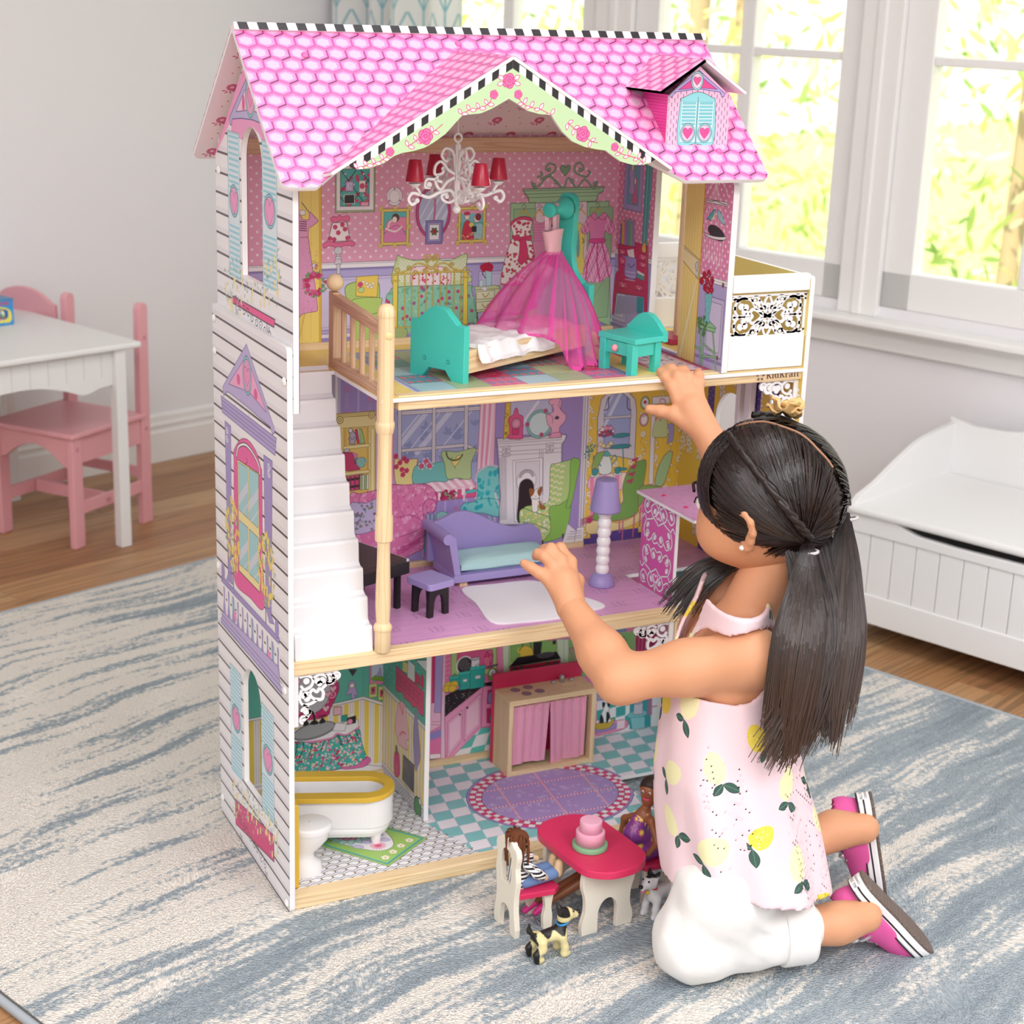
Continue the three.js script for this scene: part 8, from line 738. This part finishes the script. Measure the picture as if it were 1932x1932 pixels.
{ // white trousers with rolled cuffs
  const cuffL = mixv(kneeL, anL, .68), cuffR = mixv(kneeR, anR, .62), L = [[hipL.clone().addScaledVector(Lt, -.018), mixv(hipL, kneeL, .5), .060, .062], [mixv(hipL, kneeL, .5), kneeL, .062, .052], [hipR, kneeR, .062, .052], [pelv.clone().add(V(0, .02, 0)), pelv, .068], [kneeL, cuffL, .053, .043], [kneeR, cuffR, .053, .043]];
  const g = capMesh(L, .02, .0046, (d, x, y, z) => { const w = n3(x * 22, y * 16, z * 22) * .0024 + max(0, sin((x * 1.3 + y * 1.6) * 95 + n3(x * 9, y * 9, z * 9) * 2.5)) * .0034 * Math.exp(-((x - kneeL.x - .065) ** 2 + (y - .10) ** 2) * 260); return max(d - w, -y + .001); }); obj('trousers', g, mDenim, girl, 'white trousers');
  for (const [k, a, c, l] of [[kneeL, anL, cuffL, 0], [kneeR, anR, cuffR, 1]]) { const d = a.clone().sub(k).normalize(), q = new THREE.Quaternion().setFromUnitVectors(V(0, 1, 0), d); const o = obj('rolled_cuff', lathe([[.0415, -.020], [.0475, -.0205], [.0490, -.018], [.0485, .018], [.0465, .0225], [.0425, .022], [.040, .012]], 40), mat(0xf4f2ef, .85, { side: THREE.DoubleSide }), girl); o.quaternion.copy(q); o.position.copy(c); }
}
{ // canvas shoes; local x heel to toe, y away from the sole
  const mP = mat(0xe75fa6, .8), mW = mat(0xf4f3f3, .4), mB = mat(0x1c1a1e, .5), tread = new THREE.MeshStandardMaterial({ color: 0x7a6a62, roughness: .8, bumpMap: canvasTex(128, 128, (g) => { g.fillStyle = '#fff'; g.fillRect(0, 0, 128, 128); g.strokeStyle = '#222'; g.lineWidth = 7; for (let i = -4; i < 8; i++) { g.beginPath(); g.moveTo(i * 32, 0); g.lineTo(i * 32 + 64, 128); g.moveTo(i * 32 + 64, 0); g.lineTo(i * 32, 128); g.stroke(); } }, { data: 1, rep: [28, 28] }), bumpScale: .0022 });
  const so = loop([[-.004, 0], [.002, .020], [.028, .0255], [.070, .0255], [.110, .031], [.140, .029], [.160, .016], [.165, 0], [.160, -.016], [.140, -.028], [.110, -.029], [.070, -.024], [.028, -.0245], [.002, -.019]], 5);
  const shoe = (heel, toe, out, l) => { const x = toe.clone().sub(heel).normalize(), y = out.clone().multiplyScalar(-1).addScaledVector(x, out.dot(x)).normalize(), z = x.clone().cross(y), s = new THREE.Group(); s.name = 'shoe'; s.userData.label = l; girl.add(s); s.quaternion.setFromRotationMatrix(new THREE.Matrix4().makeBasis(x, y, z)); s.position.copy(heel);
    const up = (g) => g.rotateX(-PI / 2); obj('outsole', uvm(up(ext(shape(so), .004, .001)), 0), tread, s); obj('midsole', up(ext(shape(so.map(([a, b]) => [a, b * 1.01])), .019, .003)).translate(0, .004, 0), mW, s); obj('stripe', up(ext(shape(so.map(([a, b]) => [(a - .08) * 1.012 + .08, b * 1.035])), .0022)).translate(0, .013, 0), mB, s); obj('stripe', up(ext(shape(so.map(([a, b]) => [(a - .08) * 1.010 + .08, b * 1.03])), .0018)).translate(0, .0218, 0), mB, s);
    const A = [[[.022, .046, 0], [.030, .024, 0], .026, .026], [[.045, .046, 0], [.055, .024, 0], .0285, .0265], [[.055, .036, 0], [.135, .020, 0], .028, .024], [[.07, .020, .004], [.14, .018, .003], .026, .024]]; const hole = field([[[.024, .052, 0], [.018, .12, 0], .0225, .03], [[.050, .058, 0], [.06, .12, 0], .0225, .035]], .01); obj('upper', nets((() => { const f = field(A, .02); return (X, Y, Z) => max(max(f(X, Y, Z), .017 - Y), -hole(X, Y, Z), Y - .0655 + X * .16); })(), [-.02, .01, -.045], [.18, .09, .045], .0026), mP, s);
    obj('toe_cap', nets((() => { const f = field([[[.120, .019, 0], [.142, .018, 0], .0275, .0235]], .01); return (X, Y, Z) => max(f(X, Y, Z), .016 - Y, .128 - X); })(), [.11, .01, -.045], [.18, .06, .045], .0026), mW, s);
    const lc = []; for (let i = 0; i < 4; i++) { const X = .074 + i * .0125, Y = .0615 - i * .0058; lc.push(tube([[X, Y - .008, -.017], [X + .002, Y + .0025, 0], [X, Y - .008, .017]], .0022, 10, 6)); for (const zz of [-.0165, .0165]) obj('eyelet', tr(new THREE.TorusGeometry(.0026, .001, 6, 14), X, Y - .006, zz * 1.06, PI / 2), mat(0xc9c9cc, .25, { metalness: .9 }), s); } lc.push(tube([[.072, .064, 0], [.066, .075, .014], [.058, .066, .024], [.068, .062, .006]], .0022, 16, 6), tube([[.072, .064, 0], [.064, .074, -.012], [.060, .066, -.022], [.070, .062, -.006]], .0022, 16, 6), tube([[.072, .064, .002], [.060, .062, .020], [.050, .045, .034], [.048, .03, .04]], .002, 16, 6), tube([[.072, .064, -.002], [.066, .062, -.020], [.056, .045, -.036]], .002, 16, 6)); obj('laces', lc, mW, s);
    const tx = canvasTex(256, 128, (g) => { g.fillStyle = '#f4f3f3'; g.fillRect(0, 0, 256, 128); g.fillStyle = '#1c1a1e'; g.textAlign = 'center'; g.font = 'bold 46px sans-serif'; g.fillText('ALL★STAR', 128, 56); g.font = 'bold 36px sans-serif'; g.fillText('CONVERSE', 128, 104); }); const hp = new THREE.CylinderGeometry(.0232, .0232, .0165, 16, 1, true, -.62, 1.24); obj('heel_patch', hp.rotateY(-PI / 2).translate(.0165, .0135, 0), new THREE.MeshStandardMaterial({ map: tx, roughness: .4 }), s); };
  shoe(va([.6877,.116,.394]), va([.7846,.012,.4165]), V(.80, .50, .35), 'left pink canvas shoe, toe on the rug'); shoe(va([.7794,.1676,.2816]), va([.8121,.01,.2958]), V(.85, .12, .50), 'right pink canvas shoe, sole facing outwards');
}
{ // hair: scalp cap, strands running to two pigtails, fringe, braids
  const A = .100, B = .0812, C = .0955, cf = -.008, cu = .018; const cap = (d, k = 1) => { const q = Math.hypot(d[0] / A, d[1] / B, d[2] / C); return [cf + d[0] / q * k, d[1] / q * k, cu + d[2] / q * k]; }; const tieL = [-.080, .050, -.030], tieR = [-.082, -.050, -.030];
  const edge = (f, l, u) => { const face = f - .052 + .25 * max(0, abs(l) - .03), low = -u - .028 - (f < -.02 ? .030 : 0) - max(0, -.045 - f) * .4; return max(min(face, .9), low); }; // <0 where hair grows
  const mH = mat(0x1f1512, .36, { phys: 1, sheen: .4, sheenColor: new THREE.Color(0x6a5a6a), sheenRoughness: .4 });
  { const g = nets((x, y, z) => { const p = Math.hypot((x - cf) / (A - .004), y / (B - .004), (z - cu) / (C - .004)); return max((p - 1) * .08, edge(x, y, z) > .012 ? .01 : -.01, (x > .03 ? -z - .012 + (x - .03) * .2 + max(0, .05 - abs(y)) * 0 : -.01)); }, [-.14, -.12, -.12], [.13, .12, .14], .004); obj('hair_cap', g.applyMatrix4(new THREE.Matrix4().makeBasis(Fh, Lh, Uh).setPosition(HC)), mH, girl); }
  const cols = [0x1c1311, 0x271a16, 0x17100f, 0x33231d, 0x1f1618].map((c) => new THREE.Color(c)), tip = new THREE.Color(0x5c4030);
  const strands = (name, list, w, m = mH) => { const pos = [], col = []; for (const s of list) { const base = cols[floor(rnd() * 5)]; for (let i = 0; i < s.length - 1; i++) { const a = s[i], b = s[i + 1], wd = (t) => w * (.35 + .65 * sin(PI * min(1, .15 + t * .95))), v = a.clone().sub(camera.position), sd = b.clone().sub(a).cross(s.n || v).normalize(), n = s.length - 1, wa = wd(i / n), wb = wd((i + 1) / n); const q = [a.clone().addScaledVector(sd, wa), a.clone().addScaledVector(sd, -wa), b.clone().addScaledVector(sd, -wb), b.clone().addScaledVector(sd, wb)]; for (const k of [0, 1, 2, 0, 2, 3]) { pos.push(...q[k].toArray()); const c = base.clone().lerp(tip, s.tip ? ((k > 1 ? i + 1 : i) / n) ** 2 * .55 : 0); col.push(c.r, c.g, c.b); } } } const g = new THREE.BufferGeometry(); g.setAttribute('position', new THREE.Float32BufferAttribute(pos, 3)); g.setAttribute('color', new THREE.Float32BufferAttribute(col, 3)); g.computeVertexNormals(); const mm = m.clone(); mm.vertexColors = true; mm.color.set(0xffffff); mm.side = THREE.DoubleSide; return obj(name, g, mm, girl); };
  const S = []; for (let i = 0; i < 5200; i++) { const a = rnd() * 2 * PI, z = rr(-.75, 1), q = Math.sqrt(1 - z * z), d = [cos(a) * q * A, sin(a) * q * B, z * C], p = cap(d); if (edge(...p) > -.002 || abs(p[1]) < .0022 + .0016 * rnd()) continue; const side = p[1] > 0 ? 1 : -1, tie = side > 0 ? tieL : tieR, len = .35 + .65 * rnd(), s = []; const k0 = rr(.985, 1.03); for (let k = 0; k <= 8; k++) { const t = k / 8 * len, e = [0, 1, 2].map((j) => p[j] + (tie[j] - p[j]) * t), c = cap([e[0] - cf, e[1] + side * .01 * sin(t * 3), e[2] - cu + .004 * sin(t * PI)], k0 + .03 * t * t); s.push(hd(...c)); } s.n = hd(...p).sub(HC); S.push(s); } strands('hair', S, .00105);
  const part = []; for (let k = 0; k <= 14; k++) { const a = .55 + k / 14 * 2.15; part.push(hd(...cap([cos(a) * A, .0015 * sin(k * 1.7), sin(a) * C], 1.0))); } obj('parting', tube(part, .0017, 40, 6), mat(0xa87c62, .6), girl);
  // braided bands down to each tie
  for (const s of [1, -1]) { const bd = []; for (let j = 0; j < 3; j++) { const P = []; for (let k = 0; k <= 26; k++) { const t = k / 26, f = .02 - t * .10, l = s * (.030 + .022 * t), d = cap([f - cf, l, .075 - t * .105 - 0 * cu], 1.055), ph = t * 22 + j * 2.094; const v = hd(...d); v.addScaledVector(Lh, s * cos(ph * 2) * .0022).addScaledVector(Fh, sin(ph) * .0055).addScaledVector(Uh, sin(ph) * .0045); P.push(v); } bd.push(tube(P, .0046, 70, 7)); } obj('braid', bd, mH, girl); }
  // pigtails and the hair falling between them
  const tail = (tie, mid, end, n, spread, r0) => { const L = []; const T = hd(...tie), m = va(mid), e = va(end); for (let i = 0; i < n; i++) { const a = rnd() * 2 * PI, q = Math.sqrt(rnd()), dx = cos(a) * q, dz = sin(a) * q, len = rr(.72, 1) * (1 - .18 * abs(dx)), s = []; for (let k = 0; k <= 12; k++) { const t = k / 12 * len, u = 1 - t, p = T.clone().multiplyScalar(u * u).addScaledVector(m, 2 * u * t).addScaledVector(e, t * t), w = r0 + (spread - r0) * min(1, t * 2.0) * (1 - .3 * max(0, t - .6) * 2); p.add(V(dx * w * .9, .003 * sin(t * 9 + i), dz * w * 1.0)); p.x += .0035 * sin(t * 7 + a * 3) * t; s.push(p); } s.tip = 1; L.push(s); } return L; };
  strands('pigtail', tail(tieL, [.5324,.5255,.4165], [.513,.317,.414], 1500, .036, .0075), .0012); strands('pigtail', tail(tieR, [.6341,.5028,.3694], [.5929,.3228,.4048], 1500, .036, .0075), .0012);
  { const L = []; for (let i = 0; i < 900; i++) { const l = rr(-.05, .062), st = hd(-.062 + abs(l) * .3, l, -.055 + rr(-.02, .02)), e = va([.537,.336,.3785]).add(V(l * -.75 + rr(-.02, .035), rr(-.02, .05), l * .5 + rr(-.02, .02))), s = []; for (let k = 0; k <= 10; k++) { const t = k / 10; const p = mixv(st, e, t); p.addScaledVector(Fh, -.035 * sin(t * PI) - .01); s.push(p); } s.tip = 1; L.push(s); } strands('loose_hair', L, .0013); }
  { const L = []; for (let i = 0; i < 260; i++) { const side = i % 4 === 3 ? -1 : 1, a0 = rr(.75, 1.25), st = cap([cos(a0) * A, side * rr(.004, .05), sin(a0) * C], 1.01), e = cap([.070 - rr(0, .045), side * rr(.062, .075), -.035 - rr(0, .05)], 1.04), s = []; for (let k = 0; k <= 9; k++) { const t = k / 9, q = [0, 1, 2].map((j) => st[j] + (e[j] - st[j]) * t); s.push(hd(...cap([q[0] - cf + .012 * sin(t * PI), q[1], q[2] - cu], 1.02 + .012 * rnd()))); } s.n = hd(...e).sub(HC); L.push(s); } strands('fringe', L, .0009); }
  { const L = []; const st0 = [.574,.5108,.1738], e0 = [.5118,.4454,.148]; for (let i = 0; i < 200; i++) { const j = V(rr(-.012, .012), rr(-.01, .01), rr(-.012, .012)), s = []; for (let k = 0; k <= 7; k++) { const t = k / 7, p = mixv(va(st0), va(e0), t * rr(.94, 1)); p.add(j.clone().multiplyScalar(1 + t * .8)); p.y += .02 * sin(t * PI) * .6; s.push(p); } L.push(s); } strands('front_lock', L, .0011); }
  for (const t of [tieL, tieR]) { const o = obj('hair_tie', new THREE.TorusGeometry(.0092, .0022, 8, 22), mat(0xc9c6c6, .3), girl); o.position.copy(hd(t[0] - .006, t[1] * 1.1, t[2] - .006)); o.lookAt(o.position.clone().add(V(.1, -1, .1))); }
  const fl = []; const fc = hd(-.018, -.040, .106); for (let k = 0; k < 9; k++) { const g = new THREE.SphereGeometry(.015, 12, 8).scale(1, .22, .8), p = g.attributes.position; for (let i = 0; i < p.count; i++) p.setY(i, p.getY(i) + .004 * sin(p.getX(i) * 400) + .5 * abs(p.getX(i)) * .6); tr(g, .012, .006 + (k % 3) * .004, 0, 0, 0, .3 + (k % 3) * .25).rotateY(k * 1.4); fl.push(g.translate((k % 2) * .018 - .006, 0, (k % 2) * -.006)); } const fo = obj('flower_clip', fl, mat(0xe8c384, .85), girl); fl.forEach((g) => g.computeVertexNormals()); fo.position.copy(fc); fo.quaternion.setFromUnitVectors(V(0, 1, 0), fc.clone().sub(HC).normalize());
}

/* ---------- dolls and toy dogs ---------- */
{ const d = thing('fashion_doll', 'brown-skinned fashion doll in purple sun dress seated at the tea table', 'doll', [0, 0, 0]); const mS = mat(0x8f5636, .4), h = va([.4887,.1694,.1493]), n = va([.4797,.1357,.1505]), c = va([.464,.1084,.1521]), pv = V(.515, .082, .150), kn = V(.425, .070, .160), an = V(.336, .022, .142);
  const kR = V(.425, .066, .143), aR = V(.326, .020, .128), sN = va([.481,.1322,.1699]), sF = va([.469,.1136,.1178]), L = [[h, h.clone().add(V(-.003, -.012, .001)), .0155, .0105], [h.clone().add(V(0, -.012, 0)), n, .0052, .0055], [n, c, .011, .013], [c, pv, .012, .015], [n, sN, .007, .006], [n, sF, .007, .006], ...chain([sN, va([.4807,.1084,.1895]), va([.4693,.0898,.1844])], [.0058, .0048, .0036]), ...chain([sF, va([.4635,.0891,.1177]), va([.456,.0803,.1228])], [.0058, .0048, .004]), ...chain([pv, kn, an], [.0125, .009, .0055]), ...chain([pv.clone().add(V(0, 0, -.014)), kR, aR], [.0125, .009, .0055]), [an, an.clone().add(V(-.016, -.012, 0)), .005, .004], [aR, aR.clone().add(V(-.016, -.012, 0)), .005, .004]];
  obj('body', capMesh(L, .005, .0018), mS, d);
  const hf = V(-.80, .12, .55).normalize(), hl = V(.55, 0, .80), at = (f, l, u) => h.clone().addScaledVector(hf, f).addScaledVector(hl, l).add(V(0, u, 0)); for (const s of [1, -1]) { const e = obj('eye', sph(.0022, 10, 8).translate(...at(.0138, s * .0055, .001).toArray()), mat(0xf4f4f4, .2), d); obj('iris', sph(.0013, 8, 6).translate(...at(.0155, s * .0055, .001).toArray()), mat(0x1d1512, .2), e); } obj('lips', tube([at(.0128, .0045, -.0095), at(.0148, 0, -.0098), at(.0128, -.0045, -.0095)], .0013, 8, 6), mat(0xe0457c, .3), d);
  obj('hair', capMesh([[at(-.003, 0, .005), at(-.006, 0, .002), .0165, .0165], [at(-.018, 0, .004), at(-.032, 0, -.012), .007, .005], [at(-.032, 0, -.012), at(-.034, .002, -.045), .006, .003]], .004, .0016, (q, x, y, z) => max(q, (x - h.x) * hf.x + (z - h.z) * hf.z + (y - h.y) * -.7 - .004)), mat(0x2a1a14, .5), d);
  const dt = canvasTex(256, 256, (g) => { g.fillStyle = '#7d3a8c'; g.fillRect(0, 0, 256, 256); for (let i = 0; i < 9; i++) wscroll(g, rnd() * 256, rnd() * 256, 26, 1, i, 1.2, '#c9488f', 5); for (const [x, y] of [[60, 60], [190, 150], [70, 200]]) { for (let k = 0; k < 10; k++) leaf(g, x, y, 34, k * .628, '#f0c24c', null, 0, .14); ell(g, x, y, 15, 15, '#f4d468'); } }, { rep: [24, 24] }); obj('dress', uvm(capMesh([[n.clone().lerp(c, .35), c, .0128, .0148], [c, pv, .0140, .0165], [pv, pv.clone().lerp(kn, .55), .0165, .0145], [pv.clone().add(V(0, 0, -.014)), pv.clone().lerp(kR, .55), .0165, .0145]], .006, .0018), 0), new THREE.MeshStandardMaterial({ map: dt, roughness: .35 }), d); for (const [a, b] of [[sN, .7], [sF, .7]]) obj('strap', tube([c.clone().lerp(a, .55), a.clone().lerp(n, .45).add(V(0, .0065, 0)), n.clone().add(V(.010, -.004, 0))], .0024, 8, 6), mat(0xf0e26c, .5), d); for (const a of [an, aR]) obj('high_heel', capMesh([[a.clone().add(V(-.004, -.004, 0)), a.clone().add(V(-.020, -.014, 0)), .0058, .0045], [a.clone().add(V(.003, -.003, 0)), a.clone().add(V(.002, -.018, 0)), .0035, .0012]], .003, .0014), mat(0xf23a9c, .35), d); }
{ const d = thing('small_doll', 'small wooden doll with brown woolly hair and striped shirt on the left doll chair', 'doll', [.282, .065, .152]), sk = mat(0xe6c49a, .6); obj('body', capMesh([[[0, .062, 0], [.001, .066, 0], .0145, .014], [[0, .03, 0], [0, .05, 0], .006], ...chain([[.004, .036, .013], [.016, .026, .022], [.032, .014, .018]], [.005, .0048, .0048]), ...chain([[.004, .036, -.013], [.018, .028, -.022], [.034, .026, -.016]], [.005, .0048, .0048]), [[.056, .012, .009], [.058, .026, .009], .0075, .006], [[.056, .012, -.009], [.058, .026, -.009], .0075, .006]], .003, .0017), sk, d); const st = canvasTex(16, 32, (g) => { g.fillStyle = '#f3f2f2'; g.fillRect(0, 0, 16, 32); g.fillStyle = '#1c1a20'; g.fillRect(0, 0, 16, 15); }, { rep: [100, 165] }); obj('striped_shirt', uvm(capMesh([[[0, .008, 0], [0, .042, 0], .016, .0125], ...chain([[.002, .038, .013], [.016, .026, .022], [.024, .020, .021]], [.0075, .0072, .0075]), ...chain([[.002, .038, -.013], [.018, .028, -.022], [.026, .027, -.02]], [.0075, .0072, .0075])], .004, .0017), 0), new THREE.MeshStandardMaterial({ map: st, roughness: .9 }), d); obj('jeans', capMesh([[[.004, .008, .009], [.050, .012, .009], .0095, .0085], [[.004, .008, -.009], [.050, .012, -.009], .0095, .0085]], .003, .0018), mat(0x6f8cbc, .95), d); const hr = []; for (let i = 0; i < 60; i++) { const a = rr(1.2, 5.1), y = rr(.058, .082); hr.push(tube([[cos(a) * .010, y, sin(a) * .010], [cos(a) * .0185, y + .001, sin(a) * .0185], [cos(a) * .019, y - rr(.012, .026), sin(a) * .019]], .0016, 6, 5)); } obj('woolly_hair', [...hr, sph(.0155, 16, 12).scale(1, .8, 1).translate(-.003, .072, 0)], mat(0x6b3a20, .95), d); }
const dog = (name, label, p, ry, base, darkF, collar) => { const d = thing(name, label, 'toy dog', p, ry); const legs = []; for (const [x, z] of [[.020, .0085], [.020, -.0085]]) legs.push(...chain([[x - .003, .030, z], [x + .001, .014, z * 1.15], [x, .005, z * 1.2]], [.0062, .0046, .0046]), [[x, .0042, z * 1.2], [x + .006, .0040, z * 1.2], .0042, .0038]); for (const [x, z] of [[-.018, .009], [-.018, -.009]]) legs.push(...chain([[x + .003, .029, z], [x + .003, .020, z * 1.2], [x - .006, .013, z * 1.2], [x - .004, .005, z * 1.2]], [.0078, .0055, .0040, .0042]), [[x - .004, .0042, z * 1.2], [x + .003, .0040, z * 1.2], .0042, .0038]); const g = capMesh([[[.016, .033, 0], [-.014, .031, 0], .0105, .0088], [[.018, .036, 0], [.023, .052, 0], .0078, .0064], [[.024, .057, 0], [.028, .059, 0], .0102, .0085], [[.032, .0555, 0], [.041, .054, 0], .0062, .0048], [[-.021, .034, 0], [-.031, .046, 0], .0036, .0028], [[-.031, .046, 0], [-.031, .056, 0], .0028, .0020], [[.019, .065, .006], [.016, .072, .0085], .0042, .0018], [[.019, .065, -.006], [.016, .072, -.0085], .0042, .0018], ...legs], .005, .0015); obj('body', paint(g, darkF), mat(0xffffff, .45, { vertexColors: true }), d); obj('nose', sph(.0034, 12, 8).translate(.0455, .0565, 0), mat(0x161416, .3), d); for (const s of [1, -1]) obj('eye', sph(.0016, 8, 6).translate(.0345, .0625, s * .0052), mat(0x141214, .2), d); obj('collar', tr(new THREE.TorusGeometry(.0078, .0016, 8, 22), .0215, .0475, 0, PI / 2, .3), mat(collar, .35), d); return d; };
dog('toy_dog', 'black and tan toy dog with blue collar on the rug', [.287, 0, .238], .05, 0, (x, y, z) => (y > .037 + .004 * sin(x * 300) && x < .031 && y < .0500) || (y > .058 && x < .028) || x < -.022 ? 0x1b1919 : 0xe6d9a0, 0x2a8fd0);
{ const w = dog('toy_dog', 'white toy dog with one black ear and red collar by the girl\'s knee', [.488, 0, .195], PI + .35, 0, (x, y, z) => (y > .066 ? 0x1b1919 : 0xe4e2e4), 0xd8402c); obj('tag', sph(.0034, 12, 8).scale(.4, 1, 1).translate(.0305, .042, 0), mat(0xf0c030, .3), w); obj('tongue', sph(.0035, 10, 8).scale(1, .9, .7).translate(.040, .0475, 0), mat(0xee7aa8, .4), w); }

renderer.render(scene, camera);
